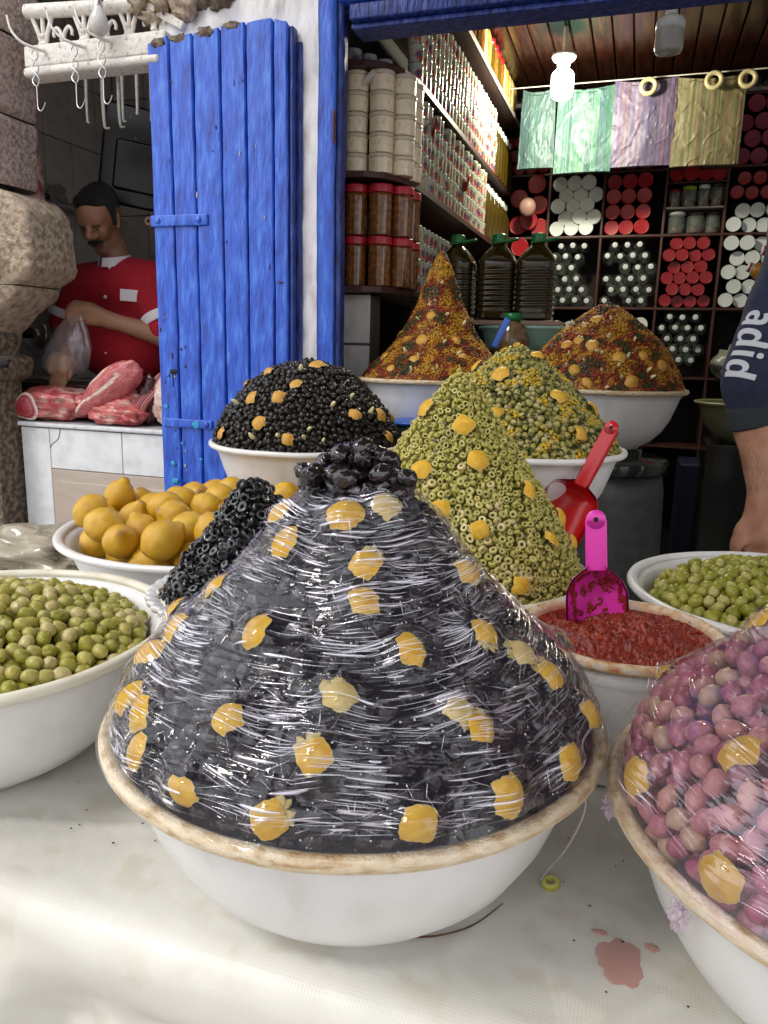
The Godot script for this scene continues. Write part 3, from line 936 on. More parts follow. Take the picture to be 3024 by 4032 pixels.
# ---------------------------------------------------------------- basins
func basin(called: String, label: String, at: Vector3, r: float, body: Material, rim: Material, hgt := 0.19, group := "") -> Node3D:
	# at: middle of the rim plane
	var k := r / 0.27
	var o := thing(called, label, "basin", at + Vector3(0, -hgt, 0), group)
	var h := hgt
	var out := [[0.0, 0.004], [0.118, 0.004], [0.124, 0.0], [0.132, 0.0], [0.137, 0.007], [0.168, 0.025], [0.198, 0.055], [0.220, 0.092], [0.234, 0.130], [0.243, 0.158], [0.249, 0.170], [0.258, 0.176]]
	var inn := [[0.252, 0.181], [0.243, 0.172], [0.236, 0.158], [0.227, 0.130], [0.213, 0.095], [0.19, 0.058], [0.16, 0.03], [0.12, 0.014], [0.0, 0.012]]
	var p := PackedVector2Array()
	for q in out + inn:
		p.append(Vector2(maxf(0.0005, q[0] * k), q[1] * h / 0.19))
	part("bowl", Mb.new().lathe(p, 96).done(""), body, o)
	var lip := PackedVector2Array()
	for q in [[0.2575, 0.1745], [0.266, 0.177], [0.2695, 0.181], [0.270, 0.186], [0.2675, 0.190], [0.262, 0.1915], [0.256, 0.189], [0.2515, 0.1825], [0.2575, 0.1745]]:
		lip.append(Vector2(q[0] * k, q[1] * h / 0.19))
	var rm := Mb.new().lathe(lip, 96)
	var n := noise(int(at.x * 1000) + 400, 3.0, 3)
	for j in rm.v.size():
		rm.v[j] += Vector3(0, 0.0016 * n.get_noise_3dv(rm.v[j] * 2.0), 0)
	part("rim", rm.done(""), rim, o)
	return o

# ---------------------------------------------------------------- small food shapes
var shapes := {}

func olive_mesh(r: float, stretch: float, k: Color, k2: Color, sd: int, wrinkle := 0.0, nu := 18, nw := 13) -> ArrayMesh:
	var n := noise(sd, 1.0, 3)
	var big := noise(sd + 7, 0.7, 2)
	return Mb.new().grid(nu, nw, func(a, w):
		var d := Vector3(sin(PI * w) * sin(TAU * a), cos(PI * w), sin(PI * w) * cos(TAU * a))
		var bump := 1.0 + 0.055 * big.get_noise_3dv(d * 1.6) * 2.0
		if wrinkle > 0.0:
			bump += wrinkle * n.get_noise_3dv(d * Vector3(3.4, 1.6, 3.4))
		var q := d * Vector3(r, r * stretch, r) * bump
		# stem scar
		var scar := smoothstep(0.955, 0.99, d.y)
		q.y -= scar * r * 0.16
		var t := clampf(0.5 + 1.1 * n.get_noise_3dv(d * 1.1), 0, 1)
		return [q, k.lerp(k2, t).lerp(Color(k2.r * 0.6, k2.g * 0.5, k2.b * 0.4), scar * 0.7)], true).done("out")

func ring_mesh(ro: float, ri: float, h: float, k: Color, k_cut: Color, sd: int) -> ArrayMesh:
	var p := [[ri, -0.5], [ri, 0.5], [ri * 1.06, 0.53], [lerpf(ri, ro, 0.55), 0.52], [ro * 0.94, 0.47], [ro, 0.3], [ro * 1.02, 0.0], [ro, -0.3], [ro * 0.94, -0.47], [lerpf(ri, ro, 0.55), -0.52], [ri * 1.06, -0.53], [ri, -0.5]]
	var mb := Mb.new()
	var sq := 0.78 + 0.3 * fposmod(sd * 0.37, 1.0)
	var bend := 0.12 * sin(sd * 2.1)
	mb.grid(14, p.size() - 1, func(u, w):
		var q: Array = p[int(round(w * (p.size() - 1)))]
		var t: float = TAU * u
		var out := smoothstep(ro * 0.85, ro, q[0])
		return [Vector3(q[0] * sin(t), q[1] * h + bend * q[0] * sin(t) * sin(t) * 1.0, q[0] * cos(t) * sq), k_cut.lerp(k, out)], true)
	return mb.done("")

# a torn piece of preserved lemon peel, bulging towards +y; torn > 0 leaves ragged pulp
func peel_mesh(r: float, sd: int, pale := 0.0, torn := 1.0, amber := 0.0) -> ArrayMesh:
	var n := noise(sd, 1.0, 3)
	var sides := 4 + sd % 2
	var spin := sd * 1.7
	var rr := func(t: float) -> float:
		var seg := TAU / sides
		var poly := cos(seg / 2) / cos(fposmod(t + spin, seg) - seg / 2)
		return (0.20 + 0.86 * poly) * (1.0 + 0.20 * n.get_noise_2d(cos(t) * 1.1, sin(t) * 1.1) + 0.035 * torn * n.get_noise_2d(cos(t) * 6.0, sin(t) * 6.0))
	var curl := 0.82
	var yel := Color(0.72, 0.385, 0.014).lerp(Color(0.52, 0.235, 0.03), amber)
	var yel2 := Color(0.80, 0.49, 0.035).lerp(Color(0.58, 0.31, 0.07), amber)
	var flesh := Color(0.70, 0.55, 0.22).lerp(Color(0.55, 0.38, 0.16), amber)
	var st := 0.68 + 0.36 * fposmod(sd * 0.619, 1.0)
	var mb := Mb.new()
	mb.grid(36, 10, func(u, w):
		var t: float = TAU * u
		var f: float = w * rr.call(t)
		var lat := f * curl
		var q := Vector3(sin(lat) * sin(t) * r * st, (cos(lat) - 0.66) * r * 1.05, sin(lat) * cos(t) * r)
		q *= 1.0 + 0.07 * n.get_noise_3dv(q * 1.6)
		var k := yel.lerp(yel2, clampf(0.5 + n.get_noise_2d(q.x * 1.5, q.z * 1.5), 0, 1)).lerp(flesh, maxf(pale, smoothstep(0.93, 1.0, w) * 0.7))
		return [q, k], true)
	mb.grid(36, 7, func(u, w):
		var t: float = TAU * u
		var f: float = w * rr.call(t) * 0.995
		var lat := f * curl
		var thick := 0.14 + 0.16 * absf(n.get_noise_2d(sin(t) * 3 + 9, w * 4))
		var q := Vector3(sin(lat) * sin(t) * r * st, (cos(lat) - 0.66 - thick * (1.0 - 0.85 * smoothstep(0.75, 1.0, w))) * r * 1.05, sin(lat) * cos(t) * r)
		return [q, flesh], true)
	if torn > 0.5:
		for j in 2:
			var t := spin + j * 0.7
			var f: float = rr.call(t) * 0.92 * curl
			var c := Vector3(sin(f) * sin(t) * r * st, (cos(f) - 0.78) * r, sin(f) * cos(t) * r)
			var tn := noise(sd * 3 + j, 1.0, 4)
			mb.grid(14, 9, func(a, w):
				var d := Vector3(sin(PI * w) * sin(TAU * a), cos(PI * w), sin(PI * w) * cos(TAU * a))
				return [c + d * Vector3(0.25, 0.08, 0.25) * r * (1.0 + 1.3 * tn.get_noise_3dv(d * 2.2)), flesh], true)
	return mb.done("")

func clove_mesh(r: float, sd: int) -> ArrayMesh:
	return Mb.new().grid(12, 10, func(a, w):
		var d := Vector3(sin(PI * w) * sin(TAU * a), cos(PI * w), sin(PI * w) * cos(TAU * a))
		var q := d * Vector3(r * 0.62, r * 1.5, r * 0.5)
		q.x += 0.35 * r * (d.y * d.y)
		return [q, Color(0.62, 0.53, 0.36).lerp(Color(0.7, 0.62, 0.34), 0.5 + 0.5 * sin(sd))], true).done("out")

func crumb_mesh(sd: int) -> ArrayMesh:
	return lump(Vector3(1, 0.55, 0.75), sd, 0.4, 7, 5)

func pieces(h: Heap, list: Array, r: float, out: float, called: String, label: String, category: String, group: String, meshes: Array, m: Material, pale := {}) -> Array:
	# list: angle in degrees, height, angle, height ...; returns where they sit
	var spots := []
	var proto: MeshInstance3D = null
	for k in range(0, list.size(), 2):
		var t := h.arc_of(list[k + 1])
		var phi := deg_to_rad(list[k])
		var n := h.normal(t, phi)
		var p := h.point(t, phi) + n * out
		var b := facing(n, 0.22).scaled_local(Vector3.ONE * r * R(0.85, 1.18))
		var kind: int = pale.get(k / 2, rng.randi() % maxi(1, meshes.size() - 2))
		if proto == null:
			proto = solo(called, meshes[kind], m, label, category, Vector3.ZERO, group)
			proto.transform = Transform3D(b, p)
		else:
			var o: MeshInstance3D = copy(proto, Transform3D(b, p), called)
			o.mesh = meshes[kind]
		spots.append(p)
	# pieces on the far side, which a step aside would show
	return spots

func core(h: Heap, inset: float, k: Color, label: String, called := "heap_core") -> void:
	# what the items of a heap rest on: the packed inside of the heap
	var n := noise(777, 30.0, 3)
	var m := Mb.new().grid(90, 40, func(u, w):
		var t: float = h.length() * w
		var phi: float = TAU * u
		var p := h.point(t, phi) - h.normal(t, phi) * (inset + 0.004 * n.get_noise_2d(u * 9.0, w * 6.0))
		return [p, k], true).done("out")
	solo(called, m, M.food, label, "heap", Vector3.ZERO, "", "stuff")

# ---------------------------------------------------------------- cling film over a heap
func film(h: Heap, lemons: Array, nodes: Array, s0: float, m: Material, hem: Material, label: String, sd: int, rim: Array, nu: int, nw: int) -> void:
	# skirt: from the heap's foot over the basin's rim
	var prof := []
	var tot := h.length()
	var tail := 0.0
	var foot := h.p[h.p.size() - 1]
	var pts := [foot]
	for q in rim:
		pts.append(Vector2(q[0], q[1]))
	var lens := [0.0]
	for k in pts.size() - 1:
		tail += pts[k].distance_to(pts[k + 1])
		lens.append(tail)
	var big := noise(sd, 1.0, 2)
	var crease := noise(sd + 1, 1.0, 1, true)
	var crease2 := noise(sd + 2, 1.0, 1, true)
	var cells := {}
	var cs := 0.05
	for e in nodes:
		var key := Vector3i((e / cs).floor())
		for x in range(-1, 2):
			for y in range(-1, 2):
				for z in range(-1, 2):
					var kk := key + Vector3i(x, y, z)
					if not cells.has(kk):
						cells[kk] = []
					cells[kk].append(e)
	var mb := Mb.new()
	mb.grid(nu, nw, func(u, w):
		var x: float = 2.0 * u - 1.0
		var phi: float = 0.33 + PI * (0.55 * x + 0.45 * x * x * x)   # finer on the street side
		var start := s0 + 0.008 * sin(phi * 2.0 + 0.6) + 0.004 * sin(phi * 5.0)
		var s := lerpf(start, tot + tail, w)
		var p: Vector3
		var n: Vector3
		if s <= tot:
			p = h.point(s, phi)
			n = h.normal(s, phi)
		else:
			var e := s - tot
			var k := 0
			while k < lens.size() - 2 and e > lens[k + 1]:
				k += 1
			var q: Vector2 = pts[k].lerp(pts[k + 1], (e - lens[k]) / (lens[k + 1] - lens[k]))
			var dd: Vector2 = (pts[k + 1] - pts[k]).normalized()
			p = Vector3(h.at.x + q.x * sin(phi), q.y, h.at.y + q.x * cos(phi))
			n = Vector3(-dd.y * sin(phi), dd.x, -dd.y * cos(phi))
		var r := Vector2(p.x - h.at.x, p.z - h.at.y).length()
		var a := phi * maxf(r, 0.07)     # run along the turn
		var up := 0.002
		var fade := smoothstep(tot + 0.005, tot - 0.03, s)
		var taut := 0.0
		# stretched over the lemon pieces
		for e in lemons:
			var d2 := p.distance_squared_to(e)
			if d2 < 0.0042:
				up = maxf(up, 0.002 + 0.0120 * exp(-pow(d2 / 0.00045, 1.5)) + 0.003 * exp(-d2 / 0.0010))
				taut = maxf(taut, exp(-d2 / 0.0012))
		# long thin creases round the turn, in bands
		var bend := 0.020 * big.get_noise_2d(a * 2.6, s * 4.0)
		var band := smoothstep(-0.35, 0.25, big.get_noise_2d(a * 8.0 + 20, s * 11.0))
		var c1 := maxf(0.0, crease.get_noise_2d(a * 5.5, (s + bend) * 120.0))
		var c2 := maxf(0.0, crease2.get_noise_2d(a * 5.0 + 50, (s - bend * 1.0) * 62.0 + a * 5.0))
		up += (0.0011 * pow(c1, 5.0) * (0.15 + 0.85 * band) + 0.0016 * pow(c2, 6.0)) * fade * (1.0 + 0.6 * taut)
		up += 0.0026 * big.get_noise_2d(a * 9.0 + 7, s * 14.0) * fade
		# pinched stars where the film sticks to an olive
		var near = cells.get(Vector3i((p / cs).floor()))
		if near != null:
			for e in near:
				var d: Vector3 = p - e
				var dist := d.length()
				if dist < 0.04:
					var dv := d.dot(Vector3(-n.y * sin(phi), Vector2(n.x, n.z).length(), -n.y * cos(phi)))
					var dh := d.dot(Vector3(cos(phi), 0, -sin(phi)))
					var ang := atan2(dv, dh)
					var lead := fposmod(e.x * 7919.0 + e.z * 3571.0, 1.0)
					if lead < 0.22:
						var f := exp(-dist / 0.020) * smoothstep(0.0, 0.007, dist)
						up += 0.0026 * f * pow(absf(cos(ang * (4.0 + floorf(lead * 14.0)) / 2.0 + lead * 60.0 + 0.5 * sin(ang * 3.0))), 7.0)
					up -= 0.0020 * exp(-dist * dist / 0.000025)
		return p + n * up * (1.0 if s <= tot else 0.5), false)
	var o := solo("cling_film", mb.done("out"), m, label, "cling film")
	# bunched hem at the opening and scraps under the rim
	var edge := Mb.new()
	var line := []
	var wob := noise(sd + 5, 1.0, 3)
	for k in 90:
		var phi := TAU * k / 90.0
		var st := s0 + 0.008 * sin(phi * 2.0 + 0.6) + 0.004 * sin(phi * 5.0)
		line.append(h.point(st, phi) + h.normal(st, phi) * (0.005 + 0.003 * wob.get_noise_1d(k * 9.0)) + Vector3(0, 0.004 * wob.get_noise_1d(k * 4.0 + 90), 0))
	edge.tube(line, 0.0035, 7, -1, true)
	part("hem", edge.done("out"), hem, o)
	if sd == 600:
		pleats(h, lemons, nodes, o, s0, 1400, 150, sd)
	else:
		pleats(h, lemons, nodes, o, s0, 420, 40, sd)

# folds pinched into the film: thin raised ribbons, round the turn and in fans where the film is caught
func pleats(h: Heap, lemons: Array, nodes: Array, film_node: Node3D, s0: float, count: int, fans: int, sd: int) -> void:
	var rg := RandomNumberGenerator.new()
	rg.seed = sd
	var where := noise(sd + 3, 1.0, 2)
	var mb := Mb.new()
	var ribbon := func(s: float, phi: float, ang: float, len: float, wid: float) -> void:
		var n := 7
		var prev := []
		for k in n + 1:
			var t := float(k) / n
			var d := len * (t - 0.5)
			var ss := s + d * sin(ang)
			if ss < s0 + 0.004 or ss > h.length() - 0.004:
				prev = []
				continue
			var rad: float = maxf(h.flat(ss).x, 0.03)
			var pp := phi + d * cos(ang) / rad
			var c := h.point(ss, pp)
			var nn := h.normal(ss, pp)
			var lift := 0.0045
			for e in lemons:
				var d2: float = c.distance_squared_to(e)
				if d2 < 0.0030:
					lift = maxf(lift, 0.0045 + 0.0120 * exp(-pow(d2 / 0.00045, 1.5)) + 0.003 * exp(-d2 / 0.0010))
			var across := (Vector3(cos(pp), 0, -sin(pp)) * -sin(ang) + nn.cross(Vector3(cos(pp), 0, -sin(pp))) * cos(ang)).normalized()
			var w := wid * sqrt(maxf(0.0, sin(PI * t)))
			var now := [mb.add(c + nn * lift - across * w), mb.add(c + nn * (lift + w * 1.1)), mb.add(c + nn * lift + across * w)]
			if prev.size():
				mb.quad(prev[0], prev[1], now[1], now[0])
				mb.quad(prev[1], prev[2], now[2], now[1])
			prev = now
	for k in count:
		var s := h.sample(rg.randf_range(0.03, 0.99))
		var phi := rg.randf_range(-PI, PI)
		var rad := maxf(h.flat(s).x, 0.03)
		if where.get_noise_2d(phi * rad * 9.0, s * 12.0) < rg.randf_range(-0.45, 0.25):
			continue
		# neighbours lie nearly side by side
		var tilt := 0.16 * where.get_noise_2d(phi * rad * 5.0 + 40, s * 6.0) * 3.0 + rg.randf_range(-0.07, 0.07)
		for j in rg.randi_range(1, 4):
			ribbon.call(s + j * rg.randf_range(0.003, 0.006), phi + rg.randf_range(-0.012, 0.012) / rad, tilt, rg.randf_range(0.010, 0.048), rg.randf_range(0.0002, 0.00055) if rg.randf() < 0.86 else rg.randf_range(0.0008, 0.0018))
	for k in fans:
		var q: Vector3 = nodes[rg.randi() % nodes.size()] if k % 4 else lemons[rg.randi() % lemons.size()]
		var phi := atan2(q.x - h.at.x, q.z - h.at.y)
		var s := h.arc_of(q.y)
		var rays := rg.randi_range(6, 13)
		var turn := rg.randf() * TAU
		var inner := 0.006 if k % 4 else 0.016
		for j in rays:
			var a := turn + TAU * j / rays + rg.randf_range(-0.2, 0.2)
			a = a - 0.45 * sin(2.0 * a)
			var len := rg.randf_range(0.010, 0.034) * (0.5 + 0.5 * absf(cos(a)))
			var off := inner + len / 2
			var rad := maxf(h.flat(s).x, 0.03)
			ribbon.call(s + off * sin(a), phi + off * cos(a) / rad, a, len, rg.randf_range(0.0002, 0.0005))
	var o := part("pleats", mb.done(""), M.pleat, film_node)
	o.set_meta("kind", "stuff")

func brine_thread() -> void:
	var o := solo("olive_ring", ring_mesh(0.0105, 0.0055, 0.008, Color(0.42, 0.40, 0.05), Color(0.5, 0.5, 0.14), 3), M.food, "single green olive ring lying on the oilcloth beside the front bowl", "olive ring", Vector3(-0.043, 0.7815, -0.757))
	o.rotation = Vector3(0.25, 0.3, 0.1)
	var o2 := solo("olive_ring", ring_mesh(0.0105, 0.0055, 0.008, Color(0.42, 0.40, 0.05), Color(0.5, 0.5, 0.14), 4), M.food, "single green olive ring on the oilcloth at the lower right corner", "olive ring", Vector3(0.143, 0.7815, -0.652))
	o2.rotation = Vector3(0.3, 0.8, 0.1)
	solo("film_thread", Mb.new().tube(curve([Vector3(-0.020, 0.935, -0.700), Vector3(-0.012, 0.915, -0.702), Vector3(-0.026, 0.86, -0.715), Vector3(-0.050, 0.80, -0.742), Vector3(-0.052, 0.784, -0.752), Vector3(-0.043, 0.779, -0.755)], 30), 0.0012, 5).done("out"), M.film_hem, "twisted thread of cling film hanging from the front bowl to the olive ring", "thread")

# ---------------------------------------------------------------- the heaps
func peels(torn: float, amber: float) -> Array:
	var out := []
	for k in 8:
		out.append(peel_mesh(1.0, 300 + k * 13, 0.0, 1.0 if torn > 0.0 and k % 4 == 0 else 0.0, amber))
	for k in 2:
		out.append(peel_mesh(1.0, 420 + k * 17, 0.85, torn, amber))
	return out

func front_heap(pl: Array) -> void:
	basin("front_basin", "large white basin with a stained cream rim under the wrapped black olive cone", Vector3(-0.266, 0.965, -0.736), 0.27, M.bowl, M.rim_stained)
	var h := Heap.new(Vector2(-0.266, -0.736), [0.0005, 1.243, 0.02, 1.235, 0.045, 1.214, 0.086, 1.180, 0.107, 1.150, 0.146, 1.106, 0.19, 1.064, 0.224, 1.034, 0.246, 1.008, 0.256, 0.978, 0.252, 0.955])
	var lem := pieces(h, [-46,1.183, 10,1.19, 40,1.197, -23,1.164, 23,1.152, 22,1.125, -52,1.109, -14,1.095, -52,1.069, 36,1.09, 77,1.134, 64,1.091, 74,1.067, -42,1.02, -33,1.02, -9,1.04, 16,1.062, -28,0.999, -13,0.991, 12,1.028, 5,0.988, 31,0.988, 44,1.049, 47,1.037, 49,0.993, 67,0.995, 83,1.009, -52,1.045, 78,1.046, 150,1.15, 200,1.08, 120,1.02, 240,1.05, 170,1.0, 285,1.06], 0.0228, 0.0075, "lemon_peel", "torn yellow lemon piece under the film on the front black olive cone", "lemon piece", "lemon pieces on the wrapped black olives", pl, M.peel, {2: 9, 12: 8, 16: 9, 22: 8})
	core(h, 0.026, Color(0.012, 0.009, 0.010), "packed inside of the front black olive cone", "olive_cone_core")
	var ol := []
	for k in 5:
		ol.append(olive_mesh(R(0.0090, 0.0103), R(1.2, 1.45), Color(0.008, 0.006, 0.007), Color(0.016, 0.010, 0.011), 500 + k, 0.13, 32, 22))
	var outer := scatter(h, 0.0185, 9, lem, 0.016)
	fill(outer, 0.0105, func(n): return lying(n, 0.4), ol, M.film_olive, "black_olive", "glossy black olive in the cling film wrapped cone at the front", "olive", "black olives of the front cone", "black olives deeper in the front cone", scatter(h, 0.021, 6).map(func(e): return [e[0] - e[1] * 0.012, e[1]]))
	# the bare olives on top
	var proto: MeshInstance3D = null
	var heads := []
	for k in 60:
		var r := 0.062 * sqrt(R(0.0, 1.0))
		var a := R(0, TAU)
		var q := Vector2(r * sin(a), r * cos(a))
		var y := 1.246 - 0.55 * r
		for o in heads:
			var d := Vector2(o.x, o.z).distance_to(q)
			if d < 0.0185:
				y = maxf(y, o.y + sqrt(0.000345 - d * d) * 0.75)
		if y > 1.268 - 0.62 * r:
			continue
		heads.append(Vector3(q.x, y, q.y))
		var t := Transform3D(lying(Vector3.UP, 0.7), Vector3(-0.266 + q.x, y - 0.004, -0.736 + q.y))
		if proto == null:
			proto = solo("bare_black_olive", ol[0], M.wet, "shiny wrinkled black olive at the uncovered tip of the front cone", "olive", Vector3.ZERO, "bare black olives on the tip")
			proto.transform = t
		else:
			var o: MeshInstance3D = copy(proto, t, "bare_black_olive")
			o.mesh = ol[k % 5]
	var nodes := []
	for k in outer.size():
		if k % 3 != 0:
			nodes.append(outer[k][0])
	var cover := Heap.new(h.at, [0.0005, 1.243, 0.02, 1.235, 0.045, 1.214, 0.086, 1.180, 0.107, 1.150, 0.146, 1.106, 0.19, 1.064, 0.224, 1.034, 0.246, 1.008, 0.260, 0.978])
	film(cover, lem, nodes, 0.048, M.film, M.film_hem, "clear wrinkled cling film stretched over the front black olive cone", 600, [[0.264, 0.969], [0.2695, 0.9665], [0.2712, 0.9610]], 640, 560)
	# drops and salt under the film
	var tr := []
	for k in 420:
		var t := h.sample(R(0.15, 1.0))
		var phi := R(-1.2, 1.9)
		tr.append(Transform3D(facing(h.normal(t, phi), 0.2).scaled_local(Vector3(1, 0.5, 1) * R(0.0004, 0.0011)), h.point(t, phi) + h.normal(t, phi) * 0.0025))
	lot("brine_drops", tr, lump(Vector3.ONE, 9, 0.2, 7, 5), mat(L(0.5, 0.5, 0.55), 0.2), "tiny pale drops of brine under the front film", "brine")

func pink_heap(pl: Array) -> void:
	basin("right_basin", "white basin with a yellowed rim holding wrapped pink olives, right edge", Vector3(0.274, 0.95, -0.732), 0.27, M.bowl, M.rim_stained)
	var h := Heap.new(Vector2(0.274, -0.732), [0.0005, 1.228, 0.03, 1.218, 0.06, 1.19, 0.1, 1.15, 0.138, 1.115, 0.19, 1.062, 0.226, 1.028, 0.248, 0.996, 0.257, 0.964, 0.253, 0.942])
	var lem := pieces(h, [-72,0.984, -54,1.044, -45,0.974, -92,1.112, -20,1.06, 10,1.0, 40,1.09, 90,1.03, 150,1.0, 200,1.1, 240,1.0, 300,1.19], 0.0235, 0.005, "lemon_peel", "yellow lemon piece under the film on the pink olives at the right", "lemon piece", "lemon pieces on the pink olives", pl, M.peel)
	core(h, 0.03, Color(0.16, 0.05, 0.07), "packed inside of the wrapped pink olive heap", "pink_olive_core")
	var ol := []
	var tones := [[Color(0.30, 0.075, 0.13), Color(0.42, 0.15, 0.18)], [Color(0.42, 0.18, 0.165), Color(0.48, 0.26, 0.2)], [Color(0.22, 0.035, 0.085), Color(0.34, 0.08, 0.14)], [Color(0.40, 0.24, 0.17), Color(0.44, 0.29, 0.2)], [Color(0.40, 0.155, 0.18), Color(0.46, 0.2, 0.18)], [Color(0.13, 0.02, 0.05), Color(0.28, 0.065, 0.11)], [Color(0.44, 0.2, 0.17), Color(0.42, 0.14, 0.17)], [Color(0.34, 0.10, 0.15), Color(0.44, 0.19, 0.19)]]
	for k in tones.size():
		ol.append(olive_mesh(R(0.0086, 0.0102), R(1.3, 1.5), tones[k][0], tones[k][1], 700 + k, 0.04))
	var outer := scatter(h, 0.0192, 9, lem, 0.018)
	fill(outer, 0.0095, func(n): return lying(n, 0.2), ol, M.soft_wet, "pink_olive", "rosy purple olive under the film in the right hand basin", "olive", "pink olives in the right basin", "pink olives deeper in the right basin", scatter(h, 0.022, 5).map(func(e): return [e[0] - e[1] * 0.013, e[1]]))
	var nodes := []
	for k in outer.size():
		if k % 3 == 0:
			nodes.append(outer[k][0])
	var cover := Heap.new(h.at, [0.0005, 1.228, 0.03, 1.218, 0.06, 1.19, 0.1, 1.15, 0.138, 1.115, 0.19, 1.062, 0.226, 1.028, 0.248, 0.996, 0.260, 0.965])
	film(cover, lem, nodes, 0.03, M.film_pink, M.film_hem, "clear cling film stretched over the pink olives in the right basin", 640, [[0.264, 0.955], [0.2695, 0.9515], [0.2712, 0.9460]], 460, 380)
	for q in [[0.010, 0.930, -0.690, 0], [0.068, 0.915, -0.575, 1]]:
		var n := noise(660 + q[3], 1.0, 3)
		var m := Mb.new().grid(40, 30, func(a, w):
			var d := Vector3(sin(PI * w) * sin(TAU * a), cos(PI * w), sin(PI * w) * cos(TAU * a))
			return d * Vector3(0.006, 0.011, 0.005) * (1.0 + 1.1 * n.get_noise_3dv(d * 1.6)), true).done("out")
		solo("film_scrap", m, M.film_hem, ["upper crumpled knot of film on the left rim of the pink olive basin", "lower crumpled knot of film below the pink olive basin's rim"][q[3]], "cling film", Vector3(q[0], q[1], q[2]))

func green_bowls() -> void:
	basin("left_basin", "large cream basin of whole green olives at the left edge", Vector3(-0.849, 0.965, -0.775), 0.27, M.bowl, M.bowl_cream)
	var tones := [[Color(0.29, 0.26, 0.03), Color(0.37, 0.33, 0.065)], [Color(0.36, 0.32, 0.055), Color(0.43, 0.37, 0.11)], [Color(0.21, 0.205, 0.02), Color(0.31, 0.28, 0.045)], [Color(0.47, 0.40, 0.17), Color(0.48, 0.39, 0.15)], [Color(0.27, 0.25, 0.025), Color(0.33, 0.30, 0.05)], [Color(0.40, 0.35, 0.10), Color(0.34, 0.31, 0.06)]]
	var ol := []
	for k in tones.size():
		ol.append(olive_mesh(R(0.0084, 0.0099), R(1.2, 1.42), tones[k][0], tones[k][1], 800 + k, 0.05))
	var h := Heap.new(Vector2(-0.852, -0.775), [0.0005, 1.014, 0.06, 1.009, 0.12, 0.995, 0.17, 0.976, 0.215, 0.961, 0.236, 0.942])
	core(h, 0.03, Color(0.05, 0.045, 0.012), "green olives packed deeper in the left basin", "green_olive_core")
	bumpy(h, 0.0172, 0.0092, ol, "whole_green_olive", "plump green olive in the cream basin at the left edge", "whole green olives in the left basin", "green olives in the lower layer of the left basin", 0.007)
	basin("right_rear_basin", "white basin of whole green olives behind the red paste", Vector3(0.282, 0.965, -1.397), 0.27, M.bowl, M.bowl)
	var h2 := Heap.new(Vector2(0.282, -1.397), [0.0005, 1.012, 0.08, 1.005, 0.14, 0.992, 0.19, 0.975, 0.218, 0.958, 0.23, 0.935])
	core(h2, 0.03, Color(0.05, 0.05, 0.012), "green olives packed deeper in the right rear basin", "green_olive_core")
	var ol2 := []
	for k in 5:
		ol2.append(olive_mesh(R(0.0084, 0.0100), R(1.25, 1.45), tones[k][0] * Color(0.95, 1.0, 0.7), tones[k][1] * Color(0.9, 0.97, 0.75), 820 + k))
	bumpy(h2, 0.0178, 0.0096, ol2, "green_olive", "glossy green olive in the white basin behind the red paste", "whole green olives in the right rear basin", "green olives in the lower layer of the right rear basin", 0.006)

func bumpy(h: Heap, d: float, r: float, meshes: Array, called: String, label: String, group: String, rest: String, lift: float) -> void:
	var outer := scatter(h, d, 9)
	for e in outer:
		e[0] = e[0] + e[1] * R(-lift, lift * 0.5)
	fill(outer, r, func(n): return lying(n, 0.55), meshes, M.soft_wet, called, label, "olive", group, rest, scatter(h, d * 1.05, 6).map(func(e): return [e[0] - e[1] * r * 1.35, e[1]]))

func ring_heap(pl: Array) -> void:
	basin("middle_basin", "white basin under the tall cone of green olive rings", Vector3(-0.296, 0.965, -1.33), 0.25, M.bowl, M.bowl_cream)
	var h := Heap.new(Vector2(-0.298, -1.33), [0.0005, 1.322, 0.014, 1.312, 0.042, 1.276, 0.084, 1.218, 0.128, 1.155, 0.17, 1.09, 0.206, 1.03, 0.224, 0.995, 0.232, 0.960])
	var lem := pieces(h, [20,1.228, 30,1.174, -13,1.156, 67,1.124, 5,1.1, 26,1.073, 67,1.048, 41,0.992, 101,1.063, -50,1.251, 100,1.02, 150,1.1, 200,1.0, 240,1.15, 300,1.05], 0.0268, 0.004, "lemon_peel", "bright yellow lemon piece pressed into the cone of green olive rings", "lemon piece", "lemon pieces on the olive rings", pl, M.peel, {})
	core(h, 0.012, Color(0.13, 0.125, 0.03), "olive rings packed inside the cone", "olive_ring_core")
	var rg := []
	for k in 6:
		var a: Color = [Color(0.42, 0.38, 0.075), Color(0.48, 0.43, 0.11), Color(0.36, 0.33, 0.055), Color(0.52, 0.45, 0.16), Color(0.43, 0.375, 0.09), Color(0.54, 0.42, 0.2)][k]
		rg.append(ring_mesh(R(0.0055, 0.0074), R(0.0021, 0.0032), R(0.0038, 0.0068), a, a.lerp(Color(0.60, 0.53, 0.22), 0.5), k))
	var extra := scatter(h, 0.0108, 6).map(func(e): return [e[0] - e[1] * 0.0075, e[1]])
	var outer := scatter(h, 0.0102, 9, lem, 0.018)
	for e in outer:
		e[0] = e[0] + e[1] * R(-0.004, 0.0025)
	fill(outer, 0.0015, func(n): return facing(n, 0.75), rg, M.soft_wet, "olive_ring", "small green olive ring on the tall cone in the middle", "olive ring", "green olive rings on the middle cone", "green olive rings beyond those one can pick out", extra)

